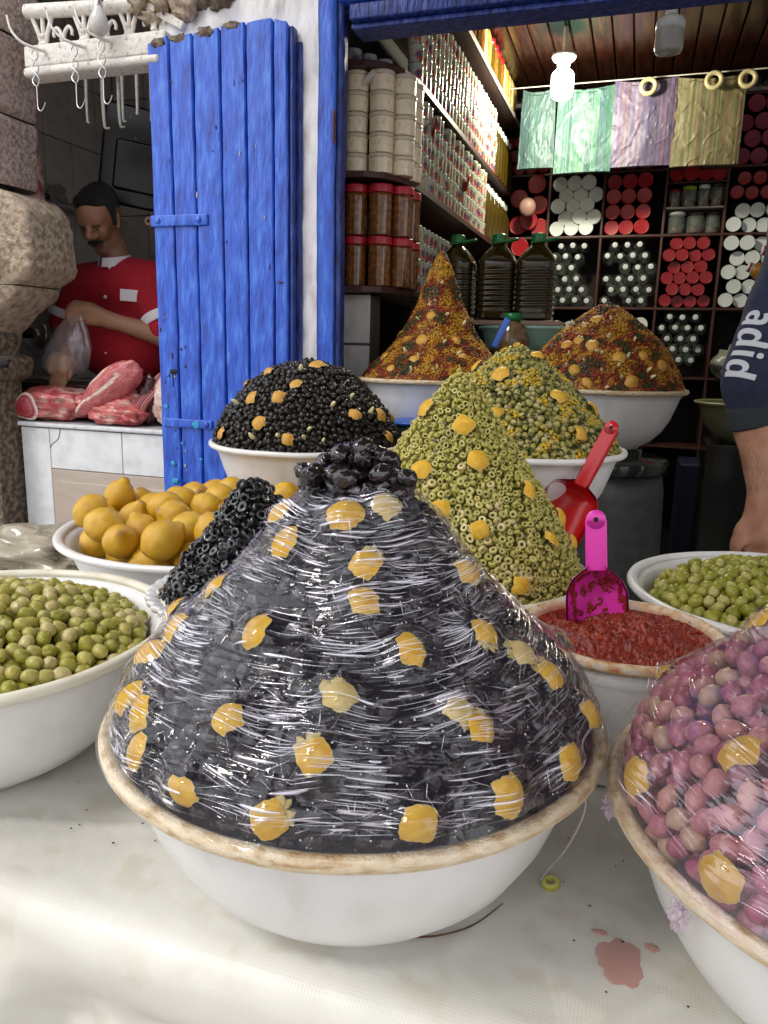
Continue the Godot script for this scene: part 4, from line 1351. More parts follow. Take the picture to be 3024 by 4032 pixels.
func herb_heap(pl: Array) -> void:
	basin("herb_basin", "white basin heaped with herbed pitted green olives, middle of the stall", Vector3(-0.272, 1.137, -1.819), 0.265, M.bowl, M.bowl)
	var dr := thing("drum", "dark drum carrying the basin of herbed olives", "drum", Vector3(-0.272, 0, -1.819))
	part("drum_body", Mb.new().lathe(PackedVector2Array([Vector2(0.01, 0.0), Vector2(0.15, 0.0), Vector2(0.165, 0.03), Vector2(0.17, 0.5), Vector2(0.16, 0.9), Vector2(0.15, 0.945), Vector2(0.01, 0.945)]), 40).done("out"), M.jar_dark, dr)
	var h := Heap.new(Vector2(-0.272, -1.819), [0.0005, 1.374, 0.05, 1.350, 0.12, 1.292, 0.19, 1.217, 0.235, 1.16, 0.252, 1.13])
	var lem := pieces(h, [-10,1.303, -80,1.315, -4,1.223, 59,1.345, 46,1.259, 83,1.23, 49,1.183, 130,1.25, 200,1.2, 280,1.2], 0.027, 0.003, "lemon_peel", "orange yellow lemon piece on the herbed green olive heap", "lemon piece", "lemon pieces on the herbed olives", pl, M.peel)
	core(h, 0.012, Color(0.06, 0.062, 0.014), "herbed olives packed inside the heap", "herb_olive_core")
	var ol := []
	for k in 5:
		var a: Color = [Color(0.27, 0.245, 0.06), Color(0.33, 0.295, 0.10), Color(0.20, 0.19, 0.04), Color(0.40, 0.345, 0.15), Color(0.29, 0.255, 0.07)][k]
		ol.append(olive_mesh(R(0.0062, 0.0078), R(1.05, 1.25), a, a * Color(1.3, 1.25, 1.3), 840 + k, 0.0, 12, 9))
	var outer := scatter(h, 0.0128, 9, lem, 0.018)
	fill(outer, 0.006, func(n): return lying(n, 0.6), ol, M.soft_wet, "herbed_olive", "small pitted green olive flecked with herbs on the middle heap", "olive", "herbed olives on the middle heap", "herbed olives beyond those one can pick out", scatter(h, 0.0125, 5).map(func(e): return [e[0] - e[1] * 0.007, e[1]]))
	# chopped herbs and grated lemon
	var n := noise(860, 16.0, 3)
	var tr := []
	var cl := []
	for k in 9000:
		var t := h.sample(rng.randf())
		var phi := R(0, TAU)
		var p := h.point(t, phi)
		var v := n.get_noise_3dv(p)
		var yellow := v > 0.22
		if not yellow and v > 0.10:
			continue
		tr.append(Transform3D(facing(h.normal(t, phi), 0.7).scaled_local(Vector3.ONE * (R(0.002, 0.0042) if yellow else R(0.0012, 0.0032))), p + h.normal(t, phi) * R(-0.005, 0.0025)))
		cl.append(Color(0.62, 0.40, 0.015) if yellow else Color(0.028, 0.04, 0.008) * R(0.6, 1.7))
	lot("chopped_herbs", tr, crumb_mesh(5), vcol(0.5), "chopped dark green herbs and grated lemon on the middle olive heap", "herbs", cl)

func black_heap(pl: Array) -> void:
	basin("rear_left_basin", "white basin heaped with small wrinkled black olives before the blue door", Vector3(-0.832, 1.107, -1.876), 0.26, M.bowl, M.bowl)
	var dr := thing("stand", "upturned bucket carrying the basin of small black olives", "bucket", Vector3(-0.832, 0, -1.876))
	part("bucket_body", Mb.new().lathe(PackedVector2Array([Vector2(0.01, 0.0), Vector2(0.14, 0.0), Vector2(0.13, 0.5), Vector2(0.12, 0.915), Vector2(0.01, 0.915)]), 36).done("out"), M.jar_dark, dr)
	var h := Heap.new(Vector2(-0.832, -1.876), [0.0005, 1.320, 0.052, 1.313, 0.104, 1.294, 0.156, 1.253, 0.208, 1.195, 0.238, 1.140, 0.247, 1.102])
	var lem := pieces(h, [44,1.306, -35,1.287, -24,1.224, 13,1.261, 1,1.23, -38,1.136, -7,1.17, 13,1.137, 57,1.192, 83,1.185, 82,1.134, 111,1.171, 160,1.2, 220,1.2, 280,1.25], 0.026, 0.004, "lemon_peel", "orange lemon piece on the heap of small black olives by the blue door", "lemon piece", "lemon pieces on the small black olives", pl, M.peel)
	var cv := [clove_mesh(0.009, 1), clove_mesh(0.009, 2), clove_mesh(0.008, 3), clove_mesh(0.008, 4)]
	for j in cv.size():
		pass
	pieces(h, [-43,1.211, 63,1.235, 15,1.296, 43,1.217, 25,1.161, 22,1.143, 7,1.145, -9,1.138, 33,1.136, 74,1.198], 1.0, 0.003, "garlic_clove", "pale garlic clove on the heap of small black olives", "garlic", "garlic cloves on the black olives", cv, M.food)
	core(h, 0.012, Color(0.012, 0.010, 0.008), "small black olives packed inside the heap", "black_olive_core")
	var ol := []
	for k in 4:
		ol.append(olive_mesh(R(0.0066, 0.0082), R(1.0, 1.2), Color(0.007, 0.006, 0.006), Color(0.024, 0.019, 0.013), 880 + k, 0.5, 14, 10))
	var outer := scatter(h, 0.0128, 8, lem, 0.016)
	for e in outer:
		e[0] = e[0] + e[1] * R(-0.005, 0.005)
	fill(outer, 0.005, func(n): return lying(n, 0.7), ol, M.food, "dried_black_olive", "small dull wrinkled black olive on the heap before the blue door", "olive", "small black olives on the rear heap", "small black olives beyond those one can pick out", scatter(h, 0.012, 4).map(func(e): return [e[0] - e[1] * 0.007, e[1]]))

func relish(h: Heap, called: String, label: String, sd: int, red: float) -> void:
	var n := noise(sd, 12.0, 3)
	var n2 := noise(sd + 1, 26.0, 2)
	var tr := []
	var cl := []
	for k in 24000:
		var t := h.sample(rng.randf())
		var phi := R(0, TAU)
		var p := h.point(t, phi)
		var v := n.get_noise_3dv(p) + 0.35 * n2.get_noise_3dv(p) + R(-0.10, 0.10)
		var c: Color
		if v > 0.20 - 0.1 * (1 - red):
			c = Color(0.52, 0.27, 0.014)
		elif v > 0.02:
			c = Color(0.38, 0.15, 0.014)
		elif v > -0.22:
			c = Color(0.27, 0.03, 0.008)
		else:
			c = Color(0.045, 0.05, 0.010)
		if rng.randf() < 0.06:
			c = [Color(0.05, 0.06, 0.01), Color(0.34, 0.02, 0.012), Color(0.5, 0.3, 0.03)][rng.randi() % 3]
		tr.append(Transform3D(facing(h.normal(t, phi), 0.8).scaled_local(Vector3.ONE * R(0.0014, 0.0042)), p + h.normal(t, phi) * R(-0.003, 0.0022)))
		cl.append(c * R(0.8, 1.15))
	lot(called, tr, crumb_mesh(sd), vcol(0.4), label, "relish", cl)

func rear_heaps(pl: Array) -> void:
	var cv := [clove_mesh(0.0085, 1), clove_mesh(0.0085, 2), clove_mesh(0.0075, 3), clove_mesh(0.0075, 4)]
	basin("rear_middle_basin", "white basin under the tall pointed spiced relish cone in the doorway", Vector3(-0.623, 1.266, -2.449), 0.268, M.bowl, M.rim_stained)
	var st := thing("stand", "dark drum carrying the basin of the tall spiced cone", "drum", Vector3(-0.623, 0, -2.449))
	part("drum_body", Mb.new().lathe(PackedVector2Array([Vector2(0.01, 0.12), Vector2(0.15, 0.12), Vector2(0.16, 0.6), Vector2(0.15, 1.074), Vector2(0.01, 1.074)]), 36).done("out"), M.jar_dark, st)
	var h := Heap.new(Vector2(-0.623, -2.449), [0.0005, 1.660, 0.014, 1.648, 0.036, 1.600, 0.076, 1.490, 0.124, 1.40, 0.17, 1.345, 0.215, 1.305, 0.252, 1.262])
	core(h, 0.003, Color(0.2, 0.06, 0.01), "spiced relish packed inside the tall cone", "relish_core")
	relish(h, "spiced_relish", "chopped red, yellow and green spiced relish of the tall pointed cone", 900, 0.4)
	pieces(h, [-4,1.459, -72,1.403, -8,1.384, -8,1.328, -51,1.332, 37,1.386, 39,1.338, -26,1.298, 150,1.4, 220,1.33], 0.025, -0.001, "lemon_peel", "amber lemon piece on the tall pointed relish cone", "lemon piece", "lemon pieces on the tall cone", pl, M.peel)
	pieces(h, [18,1.56, 2,1.505, -27,1.448, -22,1.348, 28,1.463, -5,1.335, 59,1.437, 21,1.378, 14,1.303, -6,1.294, 35,1.345, 11,1.296], 1.0, 0.003, "garlic_clove", "pale garlic clove on the tall pointed relish cone", "garlic", "garlic cloves on the tall cone", cv, M.food)
	basin("rear_right_basin", "white basin of low brown spiced relish heap on the dark barrel", Vector3(-0.112, 1.250, -2.606), 0.27, M.bowl, M.rim_stained)
	var h2 := Heap.new(Vector2(-0.112, -2.606), [0.0005, 1.517, 0.03, 1.505, 0.09, 1.465, 0.15, 1.415, 0.195, 1.37, 0.235, 1.30, 0.254, 1.245])
	core(h2, 0.003, Color(0.16, 0.04, 0.01), "brown relish packed inside the low heap", "relish_core")
	relish(h2, "spiced_relish", "chopped brown red spiced relish of the low heap on the barrel", 920, 1.0)
	pieces(h2, [-9,1.382, 15,1.347, -18,1.306, 23,1.277, 36,1.354, -7,1.271, -35,1.381, -15,1.46, -25,1.395, 53,1.325, 120,1.35, 200,1.4, 280,1.35], 0.027, -0.001, "lemon_peel", "amber lemon piece on the low brown relish heap", "lemon piece", "lemon pieces on the low brown heap", pl, M.peel)
	pieces(h2, [-25,1.40, 6,1.406, 1,1.359, 14,1.323, -27,1.353, -12,1.334, 22,1.35, 2,1.308, 16,1.29, 37,1.311, 39,1.292, 10,1.461, 33,1.399, -28,1.438, -25,1.318, 6,1.258, -3,1.362, -60,1.447], 1.0, 0.003, "garlic_clove", "white garlic clove on the low brown relish heap", "garlic", "garlic cloves on the low brown heap", cv, M.food)
	var b := thing("barrel", "dark grey plastic barrel with a lid under the low brown relish basin", "barrel", Vector3(-0.095, 0.12, -2.606))
	part("barrel_body", Mb.new().lathe(PackedVector2Array([Vector2(0.01, 0.0), Vector2(0.19, 0.0), Vector2(0.2, 0.02), Vector2(0.205, 0.25), Vector2(0.212, 0.28), Vector2(0.212, 0.30), Vector2(0.207, 0.33), Vector2(0.214, 0.6), Vector2(0.207, 0.8), Vector2(0.195, 0.87), Vector2(0.01, 0.87)]), 64).done("out"), rough_mat(43, [[0.0, L(0.035, 0.035, 0.037)], [1.0, L(0.085, 0.083, 0.08)]], Vector3.ONE * 3.0, 0.5), b)
	part("barrel_lid", Mb.new().lathe(PackedVector2Array([Vector2(0.205, 0.865), Vector2(0.213, 0.87), Vector2(0.214, 0.9), Vector2(0.205, 0.908), Vector2(0.13, 0.91), Vector2(0.128, 0.935), Vector2(0.01, 0.937)]), 64).done("out"), M.jar_dark, b)

func lemon_bowl() -> void:
	basin("lemon_basin", "wide white basin of whole preserved lemons, left of the wrapped cone", Vector3(-0.852, 0.965, -1.417), 0.322, M.bowl, M.bowl)
	var meshes := []
	for k in 6:
		var n := noise(940 + k, 1.0, 3)
		var tip := R(0.14, 0.30)
		var a := Color(0.60, 0.345, 0.014).lerp(Color(0.66, 0.42, 0.03), R(0, 1))
		var b := Color(0.55, 0.29, 0.014)
		meshes.append(Mb.new().grid(30, 22, func(u, w):
			var d := Vector3(sin(PI * w) * sin(TAU * u), cos(PI * w), sin(PI * w) * cos(TAU * u))
			var rr := 1.0 + 0.06 * n.get_noise_3dv(d * 1.2)
			var q := d * Vector3(0.97, R(1.06, 1.06), 0.97) * rr
			q.y += tip * smoothstep(0.90, 1.0, d.y) - 0.06 * smoothstep(0.93, 1.0, -d.y)
			if d.y > 0.985:
				q.y -= 0.05
			return [q, a.lerp(b, clampf(0.5 + n.get_noise_3dv(d * 2.0), 0, 1)).lerp(Color(0.30, 0.16, 0.05), smoothstep(0.975, 1.0, absf(d.y)))], true).done("out"))
	var m := vcol(0.24, {"subsurf_scatter_enabled": true, "subsurf_scatter_strength": 0.1, "heightmap_enabled": true, "heightmap_texture": M.fine, "heightmap_scale": 0.05, "uv1_triplanar": true, "uv1_scale": Vector3.ONE * 1.3})
	# greedy packing: each lemon takes the lowest free place
	var got := []
	var r := 0.0365
	var c := Vector3(-0.852, 0, -1.417)
	var proto: MeshInstance3D = null
	for k in 80:
		var best := Vector3.INF
		for j in 160:
			var a := R(0, TAU)
			var q := 0.25 * sqrt(rng.randf())
			var p := Vector3(q * sin(a), 0, q * cos(a))
			var y := 0.858 + r + 0.06 * pow(q / 0.235, 4)
			for o in got:
				var d2: float = Vector2(o.x - p.x, o.z - p.z).length_squared()
				var s: float = r + 0.0345
				if d2 < s * s:
					y = maxf(y, o.y + sqrt(s * s - d2))
			if y + 0.10 * q < best.y + 0.10 * Vector2(best.x, best.z).length() or best == Vector3.INF:
				best = Vector3(p.x, y, p.z)
		if best.y > 1.075:
			continue
		got.append(best)
		var t := Transform3D(Basis.from_euler(Vector3(R(-2.4, 2.4), R(0, TAU), R(-1.5, 1.5))).scaled_local(Vector3.ONE * r * R(0.93, 1.06)), c + best)
		if proto == null:
			proto = solo("preserved_lemon", meshes[0], m, "whole amber preserved lemon in the wide white basin", "lemon", Vector3.ZERO, "whole lemons in the wide basin")
			proto.transform = t
		else:
			var o: MeshInstance3D = copy(proto, t, "preserved_lemon")
			o.mesh = meshes[k % 6]

func sliced_black() -> void:
	# fluted white bowl with a heap of sliced black olives
	var c := Vector3(-0.56, 0.975, -1.056)
	var b := thing("fluted_bowl", "small white fluted plastic bowl holding sliced black olives", "bowl", c + Vector3(0, -0.2, 0))
	b.set_meta("category", "bowl")
	var pr := [[0.0005, 0.0], [0.09, 0.0], [0.10, 0.01], [0.118, 0.1], [0.141, 0.165], [0.146, 0.172], [0.166, 0.184], [0.169, 0.191], [0.165, 0.195], [0.146, 0.188], [0.136, 0.17], [0.112, 0.1], [0.094, 0.02], [0.0005, 0.016]]
	part("bowl_wall", Mb.new().grid(160, pr.size() - 1, func(u, w):
		var q: Array = pr[int(round(w * (pr.size() - 1)))]
		var t: float = TAU * u
		var f: float = 1.0 + 0.018 * smoothstep(0.11, 0.15, q[0]) * (absf(fposmod(u * 40.0, 1.0) - 0.5) * 4.0 - 1.0)
		return Vector3(q[0] * f * sin(t), q[1], q[0] * f * cos(t)), true).done(""), M.bowl, b)
	var h := Heap.new(Vector2(-0.56, -1.056), [0.0005, 1.146, 0.014, 1.142, 0.028, 1.128, 0.056, 1.088, 0.088, 1.045, 0.12, 1.002, 0.143, 0.968])
	core(h, 0.008, Color(0.008, 0.008, 0.008), "sliced black olives packed inside the small heap", "sliced_olive_core")
	var rg := []
	for k in 5:
		rg.append(ring_mesh(R(0.0078, 0.0098), R(0.003, 0.0045), R(0.004, 0.006), Color(0.006, 0.006, 0.007), Color(0.022, 0.022, 0.024), k + 3))
	var outer := scatter(h, 0.0125, 9)
	for e in outer:
		e[0] = e[0] + e[1] * R(-0.002, 0.004)
	fill(outer, 0.001, func(n): return facing(n, 1.1), rg, M.wet, "black_olive_slice", "shiny black olive slice on the small heap in the fluted bowl", "olive slice", "black olive slices in the fluted bowl", "black olive slices beyond those one can pick out", scatter(h, 0.013, 5).map(func(e): return [e[0] - e[1] * 0.005, e[1]]))

func harissa() -> void:
	var b := thing("paste_bucket", "round white bucket of red pepper paste with a stained orange rim", "bucket", Vector3(0.01, 0.776, -1.09))
	part("bucket_wall", Mb.new().lathe(PackedVector2Array([Vector2(0.001, 0), Vector2(0.105, 0), Vector2(0.11, 0.005), Vector2(0.132, 0.155), Vector2(0.135, 0.158), Vector2(0.1355, 0.175), Vector2(0.129, 0.178), Vector2(0.127, 0.17), Vector2(0.105, 0.02), Vector2(0.001, 0.02)]), 80).done(""), M.bucket, b)
	part("bucket_rim", Mb.new().lathe(PackedVector2Array([Vector2(0.1345, 0.176), Vector2(0.141, 0.178), Vector2(0.1435, 0.183), Vector2(0.143, 0.189), Vector2(0.139, 0.1925), Vector2(0.131, 0.191), Vector2(0.1275, 0.184), Vector2(0.1275, 0.172)]), 80).done(""), M.rim_orange, b)
	var n := noise(960, 1.0, 4)
	var nr := noise(961, 1.0, 3, true)
	var m := Mb.new().grid(210, 210, func(u, w):
		var e := Vector2(2.0 * u - 1.0, 2.0 * w - 1.0)
		var p := Vector2(e.x * sqrt(1.0 - e.y * e.y / 2.0), e.y * sqrt(1.0 - e.x * e.x / 2.0)) * 0.1285
		w = p.length() / 0.1285
		var y := -0.013 + 0.034 * exp(-((p - Vector2(0.012, 0.012)).length_squared()) / 0.006) - 0.016 * exp(-((p - Vector2(-0.052, -0.055)).length_squared()) / 0.0012)
		y += 0.010 * n.get_noise_2dv(p * 14.0) + 0.0045 * nr.get_noise_2dv(p * 34.0) + 0.0034 * n.get_noise_2dv(p * 120.0)
		y = lerpf(y, -0.008, smoothstep(0.92, 1.0, w))
		var k := Color(0.18, 0.010, 0.004).lerp(Color(0.30, 0.032, 0.010), clampf(0.5 + n.get_noise_2dv(p * 60.0), 0, 1)).lerp(Color(0.12, 0.005, 0.003), clampf(n.get_noise_2dv(p * 25.0 + Vector2(5, 5)), 0, 0.5))
		return [Vector3(p.x, y, p.y), k]).done(Vector3.UP)
	solo("pepper_paste", m, vcol(0.42), "rough dark red pepper paste filling the white bucket", "paste", Vector3(0.01, 0.965, -1.09))
	var tr := []
	var cl := []
	for k in 1500:
		var t := R(0, TAU)
		var r := 0.126 * sqrt(rng.randf())
		var p := Vector2(r * sin(t), r * cos(t))
		var y := -0.013 + 0.034 * exp(-((p - Vector2(0.012, 0.012)).length_squared()) / 0.006) - 0.016 * exp(-((p - Vector2(-0.052, -0.055)).length_squared()) / 0.0012) + 0.010 * n.get_noise_2dv(p * 14.0) + 0.0045 * nr.get_noise_2dv(p * 34.0) + 0.001
		tr.append(Transform3D(facing(Vector3.UP, 0.8).scaled_local(Vector3.ONE * R(0.0006, 0.0014)), Vector3(0.01 + p.x, 0.965 + y, -1.09 + p.y)))
		cl.append(Color(0.45, 0.20, 0.05) if k % 7 == 0 else Color(0.22, 0.014, 0.006) * R(0.6, 1.6))
	lot("pepper_seeds", tr, crumb_mesh(8), vcol(0.35), "pepper seeds and flakes in the red paste", "seeds", cl)
	scoop("pink_scoop", "bright pink plastic scoop smeared with red paste, standing in the paste", Vector3(-0.028, 0.972, -1.140), M.pink_plastic, Vector3(-0.10, 1.0, -0.16), 0.06, true, 0.043, 0.135, 0.078)
	scoop("red_scoop", "glossy red plastic scoop leaning behind the cone of olive rings", Vector3(-0.115, 1.045, -1.60), M.red_plastic, Vector3(0.43, 1.0, -0.22), -0.35, false, 0.056, 0.100, 0.135)

# a scoop: half-open bowl below, flat handle above; dir is along the handle
func scoop(called: String, label: String, at: Vector3, m: Material, dir: Vector3, turn: float, smeared: bool, r: float, bl: float, hl: float) -> void:
	var o := thing(called, label, "scoop", at)
	var y := dir.normalized()
	var z := (Vector3(0, 0, 1) - y * y.z).normalized().rotated(y, turn)
	o.transform.basis = Basis(y.cross(z).normalized(), y, z)
	var n := noise(970, 1.0, 3)
	var shell := func(off: float, flip: float) -> Mb:
		# wall: back half-round, closed end at the handle
		return Mb.new().grid(30, 30, func(u, w):
			var t: float = lerpf(-1.72, 1.72, u)
			var yy: float = lerpf(-bl * 0.62, bl * 0.5, w)
			var close: float = smoothstep(0.62, 1.0, w)
			var rr: float = (r + off) * sqrt(maxf(0.0, 1.0 - pow(close, 2.2) * 0.93))
			var lip: float = 1.0 - 0.0 * w
			var q := Vector3(rr * sin(t), yy + (off if close > 0.5 else 0.0), -rr * cos(t) * 0.8 * lip)
			if w < 0.35:
				q.y -= 0.018 * cos(t) * (0.35 - w) / 0.35
			return q)
	var mb: Mb = shell.call(0.0, 1.0)
	part("scoop_bowl", mb.done(Vector3(0, 0, 1)), m, o)
	var mb2: Mb = shell.call(0.003, -1.0)
	part("scoop_back", mb2.done(Vector3(0, 0, -1)), m, o)
	var hd := Mb.new()
	hd.box(Vector3(0, bl * 0.45 + hl / 2, -r * 0.12), Vector3(0.030, hl, 0.005), 0.002)
	for s in [-1, 1]:
		hd.box(Vector3(s * 0.0142, bl * 0.45 + hl / 2, -r * 0.12 - 0.006), Vector3(0.0035, hl * 0.98, 0.012), 0.001)
	hd.lathe(PackedVector2Array([Vector2(0.0005, -0.0025), Vector2(0.0148, -0.0025), Vector2(0.0148, 0.0025), Vector2(0.0005, 0.0025)]), 24)
	hd.move(hd.v.size() - 96, Transform3D(Basis(Vector3.RIGHT, PI / 2), Vector3(0, bl * 0.45 + hl, -r * 0.12)))
	part("handle", hd.done("out"), m, o)
	part("hang_hole", Mb.new().ball(Vector3.ZERO, Vector3(0.0042, 0.0042, 0.0006), 10, 5).done("out"), M.dark_cavity, o, Vector3(0, bl * 0.45 + hl, -r * 0.12 + 0.0028))
	if smeared:
		var tr := []
		var tint := []
		for k in 2600:
			var u := R(-1.6, 1.6)
			var w := R(0.05, 0.95)
			var close: float = smoothstep(0.62, 1.0, w)
			var rr := (r - 0.0008) * sqrt(maxf(0.0, 1.0 - pow(close, 2.2) * 0.93))
			var q := Vector3(rr * sin(u), lerpf(-bl * 0.62, bl * 0.5, w), -rr * cos(u) * 0.8)
			if n.get_noise_2d(u * 1.8, w * 4.0) + 0.25 * absf(u) / 1.6 + (0.2 if w > 0.8 or w < 0.15 else 0.0) < 0.22:
				continue
			tr.append(o.transform * Transform3D(facing(Vector3(-sin(u), 0, cos(u)), 0.3).scaled_local(Vector3(1, 0.4, 1) * R(0.001, 0.003)), q))
			tint.append(Color(0.26, 0.012, 0.006) * R(0.6, 1.4))
		lot("paste_smear", tr, lump(Vector3.ONE, 4, 0.2, 8, 6), vcol(0.4), "red paste smeared inside the pink scoop", "paste", tint)

# ---------------------------------------------------------------- shop interior
func ring_arc(r: float, y0: float, y1: float, seg := 20) -> Mb:
	return Mb.new().lathe(PackedVector2Array([Vector2(0.0005, y0), Vector2(r, y0), Vector2(r, y1), Vector2(0.0005, y1)]), seg)

func lying_jar(r: float, depth: float, lid: Material, body: Material, bottle: bool) -> Node3D:
	# its axis along z, the lid towards the room; origin at the lid's face
	var o := Node3D.new()
	var turn := Transform3D(Basis(Vector3.RIGHT, PI / 2), Vector3.ZERO)
	var a := Mb.new()
	if bottle:
		a.lathe(PackedVector2Array([Vector2(0.0005, -depth), Vector2(r, -depth), Vector2(r, -0.075), Vector2(r * 0.92, -0.055), Vector2(r * 0.55, -0.03), Vector2(0.013, -0.018), Vector2(0.013, -0.002), Vector2(0.0005, -0.002)]), 20)
	else:
		a.lathe(PackedVector2Array([Vector2(0.0005, -depth), Vector2(r * 0.97, -depth), Vector2(r * 0.97, -0.022), Vector2(r * 0.9, -0.016), Vector2(0.0005, -0.015)]), 20)
	a.move(0, turn)
	part("jar_body", a.done("out"), body, o)
	var b := Mb.new()
	if bottle:
		b.lathe(PackedVector2Array([Vector2(0.0145, -0.016), Vector2(0.0145, -0.002), Vector2(0.013, 0.0), Vector2(0.0005, 0.0)]), 16)
	else:
		b.lathe(PackedVector2Array([Vector2(r * 0.985, -0.016), Vector2(r, -0.014), Vector2(r, -0.003), Vector2(r * 0.96, 0.0), Vector2(r * 0.9, -0.0005), Vector2(r * 0.86, -0.0022), Vector2(0.0005, -0.0022)]), 24)
	b.move(0, turn)
	part("lid", b.done("out"), lid, o)
	return o

func rack() -> void:
	var zf := -4.52
	var k := thing("jar_rack", "dark wooden pigeonhole rack across the back wall, filled with lying jars", "rack")
	var xs := [-0.84, -0.553, -0.262, 0.055, 0.352, 0.66, 0.97]
	var ys := [0.86, 1.24, 1.608, 1.987, 2.318, 2.66]
	for x in xs:
		part("upright", plank_box(Vector3(x - 0.007, 0.13, -4.76), Vector3(x + 0.007, 2.70, zf), 0.002), M.shelf, k)
	for y in ys:
		part("rack_shelf", plank_box(Vector3(-1.04, y - 0.007, -4.758), Vector3(1.28, y + 0.007, zf + 0.003), 0.002), M.shelf, k)
	part("back_board", plank_box(Vector3(-1.045, 0.13, -4.775), Vector3(1.285, 2.72, -4.762), 0.002), M.dark_cavity, k)
	var protos := {}
	var kinds := {
		"white": [0.0395, M.lid_white, M.jar_dark, false, "white lidded jar lying in the rack, lid to the front", "jar", "white lids in the jar rack"],
		"grey": [0.037, M.lid_white2, M.jar_dark, false, "grey white lidded jar lying in the rack, lid to the front", "jar", "grey white lids in the jar rack"],
		"red": [0.0395, M.lid_red, M.jar_dark, false, "red lidded jar lying in the rack, lid to the front", "jar", "red lids in the jar rack"],
		"red_dark": [0.033, M.lid_red2, M.jar_dark, false, "small dark red lidded jar lying in the rack", "jar", "dark red lids in the jar rack"],
		"bottle": [0.033, M.lid_white2, M.glass, true, "clear empty bottle lying in the rack, white cap to the front", "bottle", "empty bottles in the jar rack"],
		"big_red": [0.050, M.lid_red, M.jar_dark, false, "large bright red lidded jar at the left end of the rack", "jar", "large red lids at the left of the rack"],
		"pink_red": [0.041, mat(L(0.24, 0.02, 0.06), 0.4), M.jar_dark, false, "pinkish red lidded jar in the upper right of the rack", "jar", "pinkish red lids in the rack"],
	}
	var put := func(kind: String, x: float, y: float) -> void:
		var q: Array = kinds[kind]
		var t := Transform3D(Basis.from_euler(Vector3(R(-0.05, 0.05), R(-0.06, 0.06), 0)), Vector3(x, y, zf - 0.004 + R(-0.022, 0.018)))
		if not protos.has(kind):
			var o := lying_jar(q[0], 0.16, q[1], q[2], q[3])
			o.name = numbered("bottle" if q[3] else "jar")
			add_child(o)
			meta(o, q[4], q[5], q[6])
			o.transform = t
			protos[kind] = o
		else:
			copy(protos[kind], t, "bottle" if q[3] else "jar")
	# cell: column, row, kind, across, rows, staggered
	var cells := [[1, 3, "white", 4, 5, true], [2, 3, "red", 4, 4, false], [4, 3, "grey", 4, 2, true], [1, 2, "bottle", 5, 6, true], [2, 2, "bottle", 5, 6, true], [3, 2, "red_dark", 5, 6, true], [4, 2, "grey", 4, 5, true], [1, 1, "grey", 4, 4, true], [2, 1, "white", 4, 4, true], [3, 1, "bottle", 5, 6, true], [1, 4, "red_dark", 5, 4, true], [2, 4, "red", 4, 4, false], [3, 4, "red", 4, 4, false], [4, 4, "pink_red", 4, 4, true], [5, 3, "red", 3, 4, true], [5, 4, "pink_red", 3, 4, true], [5, 2, "grey", 3, 5, true], [0, 4, "red_dark", 4, 3, true]]
	for c in cells:
		var x0: float = xs[c[0]] + 0.012
		var x1: float = xs[c[0] + 1] - 0.012
		var y0: float = ys[c[1]] + 0.009
		var y1: float = ys[c[1] + 1] - 0.009
		var r: float = kinds[c[2]][0]
		var nx: int = c[3]
		var ny: int = c[4]
		var dx: float = ((x1 - x0) - 2 * r) / (nx - (0.5 if c[5] else 1.0))
		dx = maxf(dx, 2 * r * 0.99)
		var dy: float = minf(((y1 - y0) - 2 * r) / maxf(1, ny - 1), 2 * r * (1.0 if not c[5] else 0.98))
		if c[5] and dx > 2 * r * 1.01:
			dy = maxf(dy * 0.99, 2 * r * 0.88)
		for j in ny:
			for i in nx:
				var x := x0 + r + dx * (i + (0.5 if c[5] and j % 2 == 1 else 0.0))
				var y := y0 + r + dy * j + (R(-0.002, 0.002))
				if x + r > x1 + 0.012 or y + r > y1 + 0.004:
					continue
				if c[0] == 4 and c[1] == 3 and j >= 2:
					continue
				if c[2] == "bottle" and rng.randf() < 0.06:
					continue
				put.call(c[2], x + R(-0.002, 0.002), y)
	for q in [[-0.625, 2.27], [-0.61, 2.165], [-0.66, 2.08], [-0.60, 2.045], [-0.72, 2.20], [-0.72, 2.06], [-0.70, 1.94], [-0.61, 1.88], [-0.72, 1.82]]:
		put.call("big_red", q[0], q[1])
	for j in 6:
		put.call("red_dark", 0.40 + 0.072 * (j % 3) + 0.03 * (j / 3), 2.19 + 0.07 * (j / 3))
	solo("pale_jar", Mb.new().ball(Vector3.ZERO, Vector3(0.045, 0.05, 0.03), 16, 10).done("out"), mat(L(0.36, 0.2, 0.17), 0.5), "pale pink round jar between the large red lids at the rack's left end", "jar", Vector3(-0.655, 2.135, -4.42))
	# the cell with standing jars on a little middle shelf
	var sh := part("middle_shelf", plank_box(Vector3(0.062, 2.118, -4.75), Vector3(0.345, 2.128, zf + 0.006), 0.002), M.shelf_edge, k)
	part("middle_shelf", plank_box(Vector3(0.062, 2.245, -4.75), Vector3(0.345, 2.254, zf + 0.006), 0.002), M.shelf, k)
	for j in 4:
		put.call("red", 0.104 + 0.068 * j, 2.254 + 0.041)
